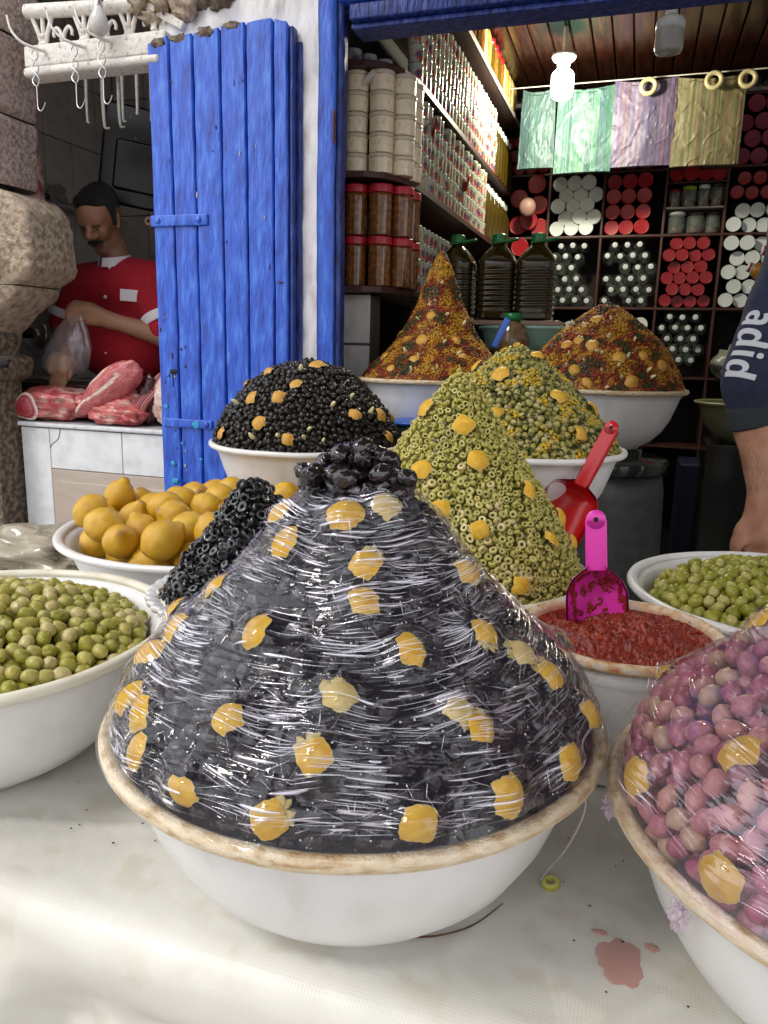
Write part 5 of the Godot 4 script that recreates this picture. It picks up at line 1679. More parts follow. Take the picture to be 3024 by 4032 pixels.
	var stand := [[0.10, 2.129, 0.030, 0.088, M.lid_red2, "small dark red capped spice jar on the rack's middle shelf"], [0.172, 2.129, 0.038, 0.10, mat(L(0.25, 0.45, 0.02), 0.4), "jar with a lime green lid on the rack's middle shelf"], [0.245, 2.129, 0.031, 0.105, M.lid_white, "white lidded glass jar on the rack's middle shelf"], [0.312, 2.129, 0.036, 0.11, M.jar_dark, "dark glass jar at the right of the rack's middle shelf"], [0.122, 1.996, 0.044, 0.105, M.lid_white, "white lidded empty glass jar below the rack's middle shelf"], [0.218, 1.996, 0.046, 0.10, M.jar_dark, "open glass jar below the rack's middle shelf"], [0.302, 1.996, 0.036, 0.10, M.jar_dark, "slim dark glass jar below the rack's middle shelf"]]
	for q in stand:
		var o := thing("standing_jar", q[5], "jar", Vector3(q[0], q[1], zf - 0.05))
		part("glass_wall", Mb.new().lathe(PackedVector2Array([Vector2(0.0005, 0), Vector2(q[2] * 0.95, 0.0), Vector2(q[2], 0.006), Vector2(q[2], q[3] * 0.85), Vector2(q[2] * 0.85, q[3] * 0.93), Vector2(0.0005, q[3] * 0.93)]), 24).done("out"), M.glass, o)
		part("lid", ring_arc(q[2] * 0.92, q[3] * 0.9, q[3] * 1.06, 24).done("out"), q[4], o)
		part("filling", ring_arc(q[2] * 0.85, 0.004, q[3] * 0.35, 16).done("out"), M.shelf, o)
	# lamp
	var lm := thing("lit_lamp", "brightly lit white LED lamp on the wooden shop ceiling", "lamp", Vector3(-0.434, 2.648, -3.75))
	part("stem", Mb.new().tube([Vector3(0, -0.002, 0), Vector3(0, 0.108, 0)], 0.009, 8).done("out"), M.lid_white, lm)
	part("lamp_base", Mb.new().lathe(PackedVector2Array([Vector2(0.0005, 0.0), Vector2(0.052, -0.001), Vector2(0.054, -0.012), Vector2(0.045, -0.025), Vector2(0.028, -0.032), Vector2(0.026, -0.058), Vector2(0.0005, -0.06)]), 32).done("out"), M.lid_white, lm)
	part("lamp_bulb", Mb.new().lathe(PackedVector2Array([Vector2(0.022, -0.058), Vector2(0.042, -0.072), Vector2(0.05, -0.085), Vector2(0.05, -0.150), Vector2(0.045, -0.172), Vector2(0.03, -0.182), Vector2(0.0005, -0.184)]), 32).done("out"), mat(L(0.9, 0.9, 0.9), 0.4, {"emission_enabled": true, "emission": L(1.0, 0.98, 0.86), "emission_energy_multiplier": 5.0}), lm)
	var li := OmniLight3D.new()
	li.name = "lamp_light"
	li.light_color = Color(1.0, 0.97, 0.86)
	li.light_energy = 0.5
	li.light_size = 0.045
	li.omni_range = 8.0
	li.omni_attenuation = 2.0
	li.shadow_enabled = true
	li.position = Vector3(0, -0.12, 0)
	lm.add_child(li)
	var ul := thing("unlit_lamp", "large unlit LED lamp hanging on a cord near the doorway", "lamp", Vector3(0.0, 2.41, -2.75))
	part("cord", Mb.new().tube([Vector3(0, 0.345, 0), Vector3(0, 0.0, 0)], 0.004, 6).done("out"), M.paper, ul)
	part("holder", Mb.new().lathe(PackedVector2Array([Vector2(0.0005, 0.01), Vector2(0.016, 0.008), Vector2(0.018, -0.022), Vector2(0.02, -0.03), Vector2(0.0005, -0.03)]), 24).done("out"), M.lid_white2, ul)
	part("heat_sink", Mb.new().lathe(PackedVector2Array([Vector2(0.015, -0.026), Vector2(0.036, -0.036), Vector2(0.043, -0.046), Vector2(0.044, -0.072), Vector2(0.0005, -0.072)]), 32).done("out"), M.lid_white2, ul)
	part("lamp_bulb", Mb.new().lathe(PackedVector2Array([Vector2(0.0435, -0.0725), Vector2(0.0435, -0.118), Vector2(0.040, -0.13), Vector2(0.03, -0.134), Vector2(0.0005, -0.135)]), 32).done("out"), mat(L(0.36, 0.37, 0.35), 0.15), ul)
	# striped carrier bags on a line in front of the rack
	solo("bag_line", Mb.new().tube([Vector3(-0.84, 2.672, -4.22), Vector3(0.7, 2.672, -4.22)], 0.003, 6).done("out"), M.paper, "thin line across the shop that the striped bags hang from", "line")
	var bags := [["teal striped plastic carrier bag, leftmost on the line", -0.69, -0.508, 2.66, 2.285, [Color(0.03, 0.17, 0.16), Color(0.05, 0.26, 0.22), Color(0.02, 0.12, 0.17)], 0.35, 0.55], ["brighter green teal striped carrier bag, second on the line", -0.505, -0.225, 2.655, 2.255, [Color(0.05, 0.30, 0.20), Color(0.10, 0.40, 0.27), Color(0.03, 0.19, 0.22)], 0.75, 0.9], ["violet striped plastic carrier bag hanging on the line", -0.232, 0.062, 2.668, 2.272, [Color(0.16, 0.11, 0.30), Color(0.26, 0.17, 0.33), Color(0.09, 0.07, 0.25), Color(0.30, 0.13, 0.22)], 0.8, 1.0], ["mustard yellow striped plastic carrier bag, rightmost on the line", 0.055, 0.362, 2.66, 2.262, [Color(0.33, 0.27, 0.07), Color(0.42, 0.36, 0.14), Color(0.30, 0.17, 0.07), Color(0.25, 0.26, 0.09)], 0.9, 1.0]]
	var bi := 0
	for q in bags:
		var n := noise(1000 + bi, 1.0, 3)
		var rg2 := noise(1010 + bi, 1.0, 2, true)
		var st := RandomNumberGenerator.new()
		st.seed = 1000 + bi
		var stripes := []
		for j in 48:
			var c: Color = q[5][st.randi() % q[5].size()]
			stripes.append(c.lerp(Color(0.30, 0.30, 0.29), 0.28) * st.randf_range(0.38, 0.72))
		var x0: float = q[1]
		var x1: float = q[2]
		var bm := Mb.new()
		for side in 2:
			bm.grid(120, 80, func(u, w):
				# a vest bag: two handles above, cut between them
				var y: float = lerpf(q[4], q[3], w)
				var hx: float = lerpf(x0, x1, u)
				var cut: float = q[6]
				if w > 0.72 and cut < 0.6:
					hx = lerpf(hx, x0 + (x1 - x0) * (0.2 if u < 0.5 else 0.8) + (u - 0.5) * 0.06, (w - 0.72) / 0.28 * 0.6)
				hx = lerpf(hx, lerpf(x0 + 0.02, x1 - 0.02, u), w * (1.0 - q[7]))
				var z := -4.215 + (0.014 if side == 0 else -0.006) * sin(PI * u) + 0.010 * n.get_noise_2d(u * 1.2, w * 1.0) + 0.0022 * n.get_noise_2d(u * 5.0, w * 6.0) + 0.006 * pow(maxf(0.0, rg2.get_noise_2d(u * 2.0 + bi, w * 2.0)), 6.0)
				var sag := -0.02 * sin(PI * u) * (1.0 if w > 0.95 else 0.0)
				return [Vector3(hx, y + sag, z + (0.0 if side == 0 else -0.012)), stripes[mini(47, int(u * 48))]])
		solo("striped_bag", bm.done(Vector3(0, 0, 1)), vcol(0.5, {"backlight_enabled": true, "backlight": Color(0.3, 0.3, 0.3), "cull_mode": BaseMaterial3D.CULL_DISABLED}), q[0], "plastic bag")
		bi += 1
	for q in [[-0.075, 2.615, "roll of tan tape hanging before the violet bag"], [0.215, 2.62, "roll of tan tape hanging before the mustard bag"], [0.36, 2.615, "roll of tan tape at the right end of the line"]]:
		solo("tape_roll", Mb.new().tube(arc(Vector3.ZERO, 0.032, 28), 0.011, 8, -1, true).done("out"), M.tape, q[2], "tape", Vector3(q[0], q[1], -4.16))

func jar_mesh(r: float, h: float, sd: int, label: bool) -> ArrayMesh:
	# cheese jar: cream filling, clear lid, printed label on the side
	var p := [[0.0005, 0.0], [r * 0.9, 0.0], [r * 0.93, h * 0.06], [r * 0.97, h * 0.74], [r * 0.97, h * 0.80], [r * 1.0, h * 0.81], [r * 1.0, h * 0.96], [r * 0.94, h], [0.0005, h]]
	var fine: Array = []
	for k in p.size() - 1:
		var m := 4 if k == 2 else 1
		for j in m:
			fine.append([lerpf(p[k][0], p[k + 1][0], float(j) / m), lerpf(p[k][1], p[k + 1][1], float(j) / m)])
	fine.append(p[p.size() - 1])
	var n := noise(sd, 1.0, 2)
	var turn := 0.3 * sin(sd * 3.1)
	return Mb.new().grid(24, fine.size() - 1, func(u, w):
		var q: Array = fine[int(round(w * (fine.size() - 1)))]
		var t: float = TAU * u
		var k := Color(0.40, 0.39, 0.30)
		if n.get_noise_3d(sin(t) * 2.6, q[1] * 60.0, cos(t) * 2.6) > 0.34:
			k = Color(0.10, 0.11, 0.07)
		if q[1] > h * 0.78:
			k = Color(0.38, 0.41, 0.36)
		if label:
			var a := wrapf(t - 0.9 - turn, -PI, PI)
			var yy: float = (q[1] / h - 0.42) / 0.30
			var d := (a * a) / 0.45 + yy * yy
			if d < 0.35:
				k = Color(0.02, 0.05, 0.22) if a < 0.1 else Color(0.05, 0.2, 0.06)
			elif d < 1.0:
				k = Color(0.42, 0.02, 0.04)
		return [Vector3(q[0] * sin(t), q[1], q[0] * cos(t)), k], true).done("out")

func side_shelf() -> void:
	var s := thing("side_shelf", "dark red wooden shelving with rounded ends along the left wall of the shop", "shelf")
	# boards: rounded near end, then along the aisle
	var board := func(y: float, x: float, z1: float, round_end: bool) -> ArrayMesh:
		var line := []
		if round_end:
			line = [Vector2(-1.04, -2.405), Vector2(-0.96, -2.402), Vector2(-0.88, -2.415), Vector2(-0.825, -2.455), Vector2(x - 0.022, -2.53), Vector2(x - 0.004, -2.62), Vector2(x, -2.72), Vector2(x, z1)]
		else:
			line = [Vector2(-1.04, -2.60), Vector2(x - 0.01, -2.60), Vector2(x, -2.61), Vector2(x, z1)]
		var m := Mb.new()
		var prev := []
		for q in line:
			prev.append([Vector3(q.x, y - 0.018, q.y), Vector3(q.x, y, q.y), Vector3(-1.05, y, minf(q.y, -2.41)), Vector3(-1.05, y - 0.018, minf(q.y, -2.41))])
		for k in prev.size() - 1:
			for e in 4:
				var f := (e + 1) % 4
				var a := m.add(prev[k][e])
				var b := m.add(prev[k + 1][e])
				var c := m.add(prev[k + 1][f])
				var d := m.add(prev[k][f])
				m.quad(a, b, c, d)
		return m.done("out")
	part("shelf_board", board.call(1.555, -0.765, -3.5, true), M.shelf, s)
	part("shelf_board", board.call(1.905, -0.765, -4.5, true), M.shelf, s)
	part("shelf_board", board.call(2.225, -0.765, -4.5, true), M.shelf, s)
	part("shelf_board", board.call(2.575, -0.735, -4.5, false), M.shelf, s)
	part("shelf_edge", plank_box(Vector3(-0.7345, 2.556, -4.5), Vector3(-0.7315, 2.578, -2.62), 0.001), M.shelf_edge, s)
	part("shelf_bracket", Mb.new().box(Vector3(-0.90, 2.17, -2.46), Vector3(0.10, 0.018, 0.03), 0.003, Basis(Vector3.BACK, deg_to_rad(38))).done("out"), M.paper, s)
	part("back_panel", plank_box(Vector3(-1.053, 1.2, -4.5), Vector3(-1.043, 2.75, -2.40), 0.002), M.dark_cavity, s)
	part("end_panel", plank_box(Vector3(-0.80, 1.0, -3.50), Vector3(-0.782, 1.53, -2.7), 0.002), M.dark_cavity, s)
	# white tiled pier below the shelf end
	var tp := thing("tiled_pier", "white tiled pier under the shelf end, just inside the blue frame", "pier")
	part("pier_core", plank_box(Vector3(-1.04, 0.12, -2.62), Vector3(-0.882, 1.534, -2.508)), M.grout, tp)
	for y in [0.96, 1.165, 1.37]:
		part("tile", plank_box(Vector3(-1.04, y + 0.003, -2.507), Vector3(-0.880, y + (0.2 if y < 1.3 else 0.163), -2.499), 0.002), M.tile_white, tp)
	# tubs of pale spread and tall red-lidded jars on the rounded end
	var cols := [[-0.930, -2.475], [-0.848, -2.488], [-0.793, -2.545], [-0.795, -2.635]]
	var tub: Node3D = null
	var red: Node3D = null
	for c in 4:
		for k in 5:
			var pos := Vector3(cols[c][0] + R(-0.002, 0.002), 1.906 + k * 0.0605, cols[c][1])
			if c == 0 and false:
				continue
			if tub == null:
				tub = thing("spread_tub", "clear plastic tub of pale speckled spread stacked on the upper shelf end", "tub", pos, "tubs of pale spread")
				part("tub_body", Mb.new().lathe(PackedVector2Array([Vector2(0.0005, 0), Vector2(0.0365, 0), Vector2(0.0385, 0.003), Vector2(0.0395, 0.044), Vector2(0.0385, 0.048), Vector2(0.0005, 0.048)]), 32).done("out"), M.tub, tub)
				part("tub_lid", Mb.new().lathe(PackedVector2Array([Vector2(0.0395, 0.047), Vector2(0.0412, 0.049), Vector2(0.0412, 0.056), Vector2(0.039, 0.059), Vector2(0.0005, 0.0585)]), 32).done("out"), M.tub_lid, tub)
			else:
				copy(tub, Transform3D(Basis(Vector3.UP, R(0, TAU)), pos), "spread_tub")
		for k in 2:
			var pos := Vector3(cols[c][0] + 0.002, 1.556 + k * 0.160, cols[c][1])
			if red == null:
				red = thing("red_lidded_jar", "tall jar of brown preserve with a red lid on the lower shelf end", "jar", pos, "tall red lidded jars of brown preserve")
				part("jar_filling", Mb.new().lathe(PackedVector2Array([Vector2(0.0005, 0), Vector2(0.037, 0), Vector2(0.0385, 0.004), Vector2(0.0375, 0.012), Vector2(0.0385, 0.02), Vector2(0.0375, 0.028), Vector2(0.038, 0.105), Vector2(0.0388, 0.112), Vector2(0.0375, 0.119), Vector2(0.0388, 0.126), Vector2(0.036, 0.134), Vector2(0.0005, 0.135)]), 32).done("out"), M.amber, red)
				part("lid", Mb.new().lathe(PackedVector2Array([Vector2(0.0005, 0.132), Vector2(0.040, 0.132), Vector2(0.0405, 0.134), Vector2(0.0405, 0.154), Vector2(0.038, 0.158), Vector2(0.0005, 0.158)]), 32).done("out"), mat(L(0.42, 0.01, 0.03), 0.35), red)
			else:
				copy(red, Transform3D(Basis(Vector3.UP, R(0, TAU)), pos), "red_lidded_jar")
	# rows of small cheese jars along the aisle
	var jm := []
	for k in 6:
		jm.append(jar_mesh(0.027, 0.056, 1100 + k, k % 4 != 3))
	var jar: MeshInstance3D = null
	var jmat := vcol(0.2)
	var rows := [[1.557, -2.72, -3.46, 4, 4, "lower"], [1.907, -2.70, -3.88, 5, 4, "middle"], [2.227, -2.50, -4.05, 5, 5, "upper"]]
	for r in rows:
		jar = null
		var z: float = r[1]
		var c := 0
		while z > r[2]:
			var high: int = r[3] if c % 3 else r[4]
			if r[5] == "upper" and c < 3:
				high = 1
			for k in high:
				for back in 2:
					if back == 1 and k < high - 1:
						continue
					var x := -0.796 - back * 0.057 + R(-0.003, 0.003)
					if r[5] == "upper" and z > -2.66:
						x -= 0.06 * (1.0 + (z + 2.66) / 0.1)
					var t := Transform3D(Basis(Vector3.UP, R(-0.5, 0.7)), Vector3(x, r[0] + k * 0.057 + back * 0.0, z - back * 0.028))
					if jar == null:
						jar = solo("cheese_jar", jm[0], jmat, "small lidded jar of white cheese with printed label on the %s side shelf" % r[5], "jar", Vector3.ZERO, "cheese jars on the %s side shelf" % r[5])
						jar.transform = t
					else:
						var o: MeshInstance3D = copy(jar, t, "cheese_jar")
						o.mesh = jm[rng.randi() % 6]
			z -= 0.0565
			c += 1
	for q in [[-0.765, 2.13, -2.83, "red hanging lid against the cheese jars, nearer the doorway"], [-0.755, 2.05, -3.35, "red hanging lid against the cheese jars, farther back"]]:
		var o := solo("red_disc", ring_arc(0.036, -0.004, 0.004, 24).done("out"), M.lid_red, q[3], "lid", Vector3(q[0], q[1], q[2]))
		o.rotation = Vector3(0.1, 0.3, 1.35)
	# olive oil bottles farther along the aisle, two tiers
	var bot: Node3D = null
	for tier in 2:
		for k in 11:
			var pos := Vector3(-0.79 - (k % 2) * 0.004, 2.227 - 0.0 if tier == 0 else 1.907, -3.93 - k * 0.056 if tier == 1 else -4.10 - k * 0.04)
			if tier == 0:
				pos.y = 2.227
			if bot == null:
				bot = thing("oil_bottle", "dark green bottle of olive oil with a white cap on the side shelves", "bottle", pos, "olive oil bottles on the side shelves")
				part("bottle_glass", Mb.new().lathe(PackedVector2Array([Vector2(0.0005, 0), Vector2(0.027, 0), Vector2(0.0285, 0.004), Vector2(0.0285, 0.15), Vector2(0.025, 0.175), Vector2(0.012, 0.205), Vector2(0.011, 0.235), Vector2(0.0005, 0.235)]), 20).done("out"), M.oil, bot)
				part("cap", ring_arc(0.0135, 0.225, 0.252, 16).done("out"), M.lid_white, bot)
			else:
				copy(bot, Transform3D(Basis(), pos), "oil_bottle")
	# packets and red-lidded jars on the top shelf
	var cols2 := [Color(0.5, 0.33, 0.06), Color(0.55, 0.42, 0.2), Color(0.40, 0.14, 0.02)]
	for k in 22:
		var z := -2.68 - k * 0.082
		if k % 11 < 2 or k > 16:
			var n := noise(1200 + k, 1.0, 3)
			var kk: Color = [Color(0.55, 0.36, 0.08), Color(0.5, 0.40, 0.19), Color(0.58, 0.48, 0.22)][k % 3]
			solo("dry_goods_packet", Mb.new().grid(24, 20, func(a, w):
				var d := Vector3(sin(PI * w) * sin(TAU * a), cos(PI * w), sin(PI * w) * cos(TAU * a))
				var q := Vector3(sign(d.x) * pow(absf(d.x), 0.6) * 0.03, sign(d.y) * pow(absf(d.y), 0.7) * 0.085, sign(d.z) * pow(absf(d.z), 0.6) * 0.034)
				q *= 1.0 + 0.1 * n.get_noise_3dv(d * 2.0)
				return [q, kk.lerp(Color(0.3, 0.06, 0.02), 0.75 if n.get_noise_3dv(d * 7.0) > 0.3 else 0.0)], true).done("out"), vcol(0.25), "plump packet of yellow dry goods standing on the top side shelf", "packet", Vector3(-0.775, 2.577 + 0.085, z), "dry goods packets on the top shelf")
		else:
			var o := thing("tall_jar", "tall ribbed jar with a red lid on the top side shelf", "jar", Vector3(-0.778, 2.577, z), "tall jars on the top shelf")
			part("jar_filling", Mb.new().lathe(PackedVector2Array([Vector2(0.0005, 0), Vector2(0.034, 0), Vector2(0.036, 0.004), Vector2(0.036, 0.125), Vector2(0.031, 0.135), Vector2(0.0005, 0.136)]), 20).done("out"), M.oil if k % 2 else M.amber, o)
			part("lid", ring_arc(0.034, 0.134, 0.158, 20).done("out"), M.lid_red, o)

func counter_goods() -> void:
	# board on a drum with the three big oil jugs
	var d := thing("goods_stand", "tall dark drum behind the relish cones carrying the jug board", "drum", Vector3(-0.46, 0.12, -3.02))
	part("drum_body", Mb.new().lathe(PackedVector2Array([Vector2(0.01, 0), Vector2(0.2, 0), Vector2(0.21, 0.5), Vector2(0.2, 1.31), Vector2(0.01, 1.315)]), 40).done("out"), M.jar_dark, d)
	solo("jug_board", plank_box(Vector3(-0.80, 1.452, -3.12), Vector3(-0.285, 1.470, -2.875), 0.003), M.board_pink, "pinkish wooden board under the big oil jugs", "board")
	solo("mint_basin", Mb.new().lathe(PackedVector2Array([Vector2(0.0005, 1.34), Vector2(0.13, 1.34), Vector2(0.155, 1.38), Vector2(0.165, 1.43), Vector2(0.178, 1.436), Vector2(0.178, 1.446), Vector2(0.165, 1.448), Vector2(0.0005, 1.44)]), 48).done("out"), M.mint, "mint green plastic basin below the board of oil jugs", "basin", Vector3(-0.405, 0.0, -2.905))
	var j := 0
	for x in [-0.695, -0.537, -0.392]:
		var o := thing("oil_jug", ["left big jug of dark olive oil, half behind the tall relish cone", "middle big jug of dark olive oil with a green cap", "right big jug of dark olive oil with a green cap"][j], "jug", Vector3(x, 1.472, -2.97), "big oil jugs")
		var pr := []
		for k in 46:
			var y := 0.004 + 0.205 * k / 45.0
			var rib := 0.0
			if y > 0.03 and y < 0.185:
				rib = 0.0022 * sin((y - 0.03) / 0.155 * TAU * 8.0)
			pr.append([0.069 + rib, y])
		for q in [[0.066, 0.218], [0.056, 0.238], [0.040, 0.258], [0.026, 0.27], [0.022, 0.276], [0.021, 0.288], [0.0005, 0.288]]:
			pr.append(q)
		pr.push_front([0.0005, 0.0])
		part("jug_body", Mb.new().grid(40, pr.size() - 1, func(u, w):
			var q: Array = pr[int(round(w * (pr.size() - 1)))]
			var t: float = TAU * u
			var pw: float = 0.42 if q[1] < 0.22 else lerpf(0.42, 1.0, clampf((q[1] - 0.22) / 0.045, 0, 1))
			return Vector3(q[0] * sign(sin(t)) * pow(absf(sin(t)), pw), q[1], q[0] * sign(cos(t)) * pow(absf(cos(t)), pw)), true).done("out"), M.oil_dark, o)
		part("cap", Mb.new().lathe(PackedVector2Array([Vector2(0.0005, 0.282), Vector2(0.026, 0.282), Vector2(0.0265, 0.286), Vector2(0.0265, 0.308), Vector2(0.024, 0.312), Vector2(0.0005, 0.312)]), 28).done("out"), M.green_plastic, o)
		part("handle", Mb.new().tube(curve([Vector3(-0.024, 0.28, 0.005), Vector3(-0.02, 0.279, 0.022), Vector3(0.02, 0.284, 0.026), Vector3(0.062, 0.292, 0.02), Vector3(0.07, 0.293, 0.0), Vector3(0.05, 0.29, -0.01), Vector3(0.022, 0.285, -0.012)], 24), 0.0042, 7).done("out"), M.green_plastic, o)
		for k in 2:
			part("clear_panel", Mb.new().box(Vector3(0.0, 0.198 - 0.165 * k, 0.0685), Vector3(0.075, 0.018, 0.004), 0.0015).done("out"), M.oil, o)
		j += 1
	var g := thing("green_lidded_jar", "clear jar of brown preserves with a dark green lid before the jug board", "jar", Vector3(-0.425, 1.335, -2.68))
	part("jar_filling", Mb.new().lathe(PackedVector2Array([Vector2(0.0005, 0), Vector2(0.06, 0), Vector2(0.062, 0.06), Vector2(0.045, 0.105), Vector2(0.024, 0.125), Vector2(0.0005, 0.127)]), 32).done("out"), rough_mat(44, [[0.0, L(0.05, 0.03, 0.015)], [0.5, L(0.16, 0.10, 0.05)], [1.0, L(0.26, 0.18, 0.09)]], Vector3.ONE * 9.0, 0.12), g)
	part("lid", ring_arc(0.03, 0.125, 0.15, 28).done("out"), M.green_plastic, g)
	var bs := solo("blue_scoop", Mb.new().box(Vector3.ZERO, Vector3(0.022, 0.10, 0.006), 0.003).done("out"), M.blue_plastic, "blue plastic scoop handle sticking up behind the tall relish cone", "scoop", Vector3(-0.435, 1.415, -2.52))
	bs.rotation.z = -0.42
	var dt := thing("dark_tub", "small dark tub with a blue lid behind the black olive heap", "tub", Vector3(-0.62, 1.02, -2.18))
	part("tub_wall", ring_arc(0.075, 0.0, 0.118, 32).done("out"), M.jar_dark, dt)
	part("tub_lid", Mb.new().lathe(PackedVector2Array([Vector2(0.0005, 0.118), Vector2(0.08, 0.118), Vector2(0.081, 0.126), Vector2(0.076, 0.131), Vector2(0.0005, 0.13)]), 40).done("out"), M.blue_plastic, dt)
	var stand2 := thing("stand", "dark crate under the small blue lidded tub", "crate", Vector3(-0.62, 0, -2.18))
	part("crate_box", Mb.new().box(Vector3(0, 0.51, 0), Vector3(0.14, 1.02, 0.1), 0.004).done("out"), M.jar_dark, stand2)
	# pale bowl and a wrapped bundle deep at the right
	basin("pale_rear_basin", "dim olive green basin deep in the shop beside the man's arm", Vector3(0.40, 1.20, -3.0), 0.2, mat(L(0.20, 0.20, 0.11), 0.4), mat(L(0.26, 0.27, 0.12), 0.4), 0.14)
	var bst := thing("stand", "dark crate carrying the dim basin deep in the shop", "crate", Vector3(0.40, 0.12, -3.0))
	part("crate_box", Mb.new().box(Vector3(0, 0.47, 0), Vector3(0.3, 0.94, 0.3), 0.005).done("out"), M.jar_dark, bst)
	solo("blue_crate", Mb.new().box(Vector3(0.42, 0.62, -3.9), Vector3(0.4, 0.5, 0.3), 0.01).done("out"), mat(L(0.004, 0.006, 0.035), 0.5), "dark blue plastic crate in the gloom of the shop floor", "crate")
	solo("bundle", lump(Vector3(0.13, 0.085, 0.1), 33, 0.35, 24, 16), mat(L(0.22, 0.22, 0.20), 0.35), "grey crumpled plastic bundle in the lower right of the rack", "bundle", Vector3(0.50, 1.32, -4.35))
	# net sack and honey bottles at the right jamb
	solo("net_sack", lump(Vector3(0.05, 0.16, 0.05), 34, 0.12, 20, 20), rough_mat(45, [[0.0, L(0.05, 0.03, 0.015)], [1.0, L(0.22, 0.15, 0.08)]], Vector3.ONE * 14.0, 0.6), "brown net sack of nuts hanging beside the man's shoulder", "sack", Vector3(0.36, 1.72, -2.5))
	solo("sack_cord", Mb.new().tube([Vector3(0.36, 1.86, -2.5), Vector3(0.36, 2.5, -2.5)], 0.004, 6).done("out"), M.paper, "cord that the brown net sack hangs from", "cord")
	var hb: Node3D = null
	var spots := [[0.285, 1.595, -2.42, 1.2], [0.315, 1.64, -2.40, 1.4], [0.34, 1.56, -2.41, 1.1], [0.33, 1.79, -2.42, 1.3], [0.30, 1.54, -2.43, 1.6]]
	for q in spots:
		var t := Transform3D(Basis(Vector3.BACK, q[3]), Vector3(q[0], q[1], q[2]))
		if hb == null:
			hb = thing("honey_bottle", "small amber honey bottle with a red and white cap hung by the net sack", "bottle", Vector3.ZERO, "honey bottles by the net sack")
			part("bottle_glass", Mb.new().lathe(PackedVector2Array([Vector2(0.0005, -0.05), Vector2(0.02, -0.048), Vector2(0.021, 0.0), Vector2(0.012, 0.012), Vector2(0.0005, 0.013)]), 16).done("out"), mat(L(0.35, 0.16, 0.02), 0.08), hb)
			part("cap", ring_arc(0.013, 0.011, 0.024, 14).done("out"), M.lid_white, hb)
			part("seal", ring_arc(0.0136, 0.015, 0.021, 14).done("out"), M.lid_red, hb)
			hb.transform = t
		else:
			copy(hb, t, "honey_bottle")

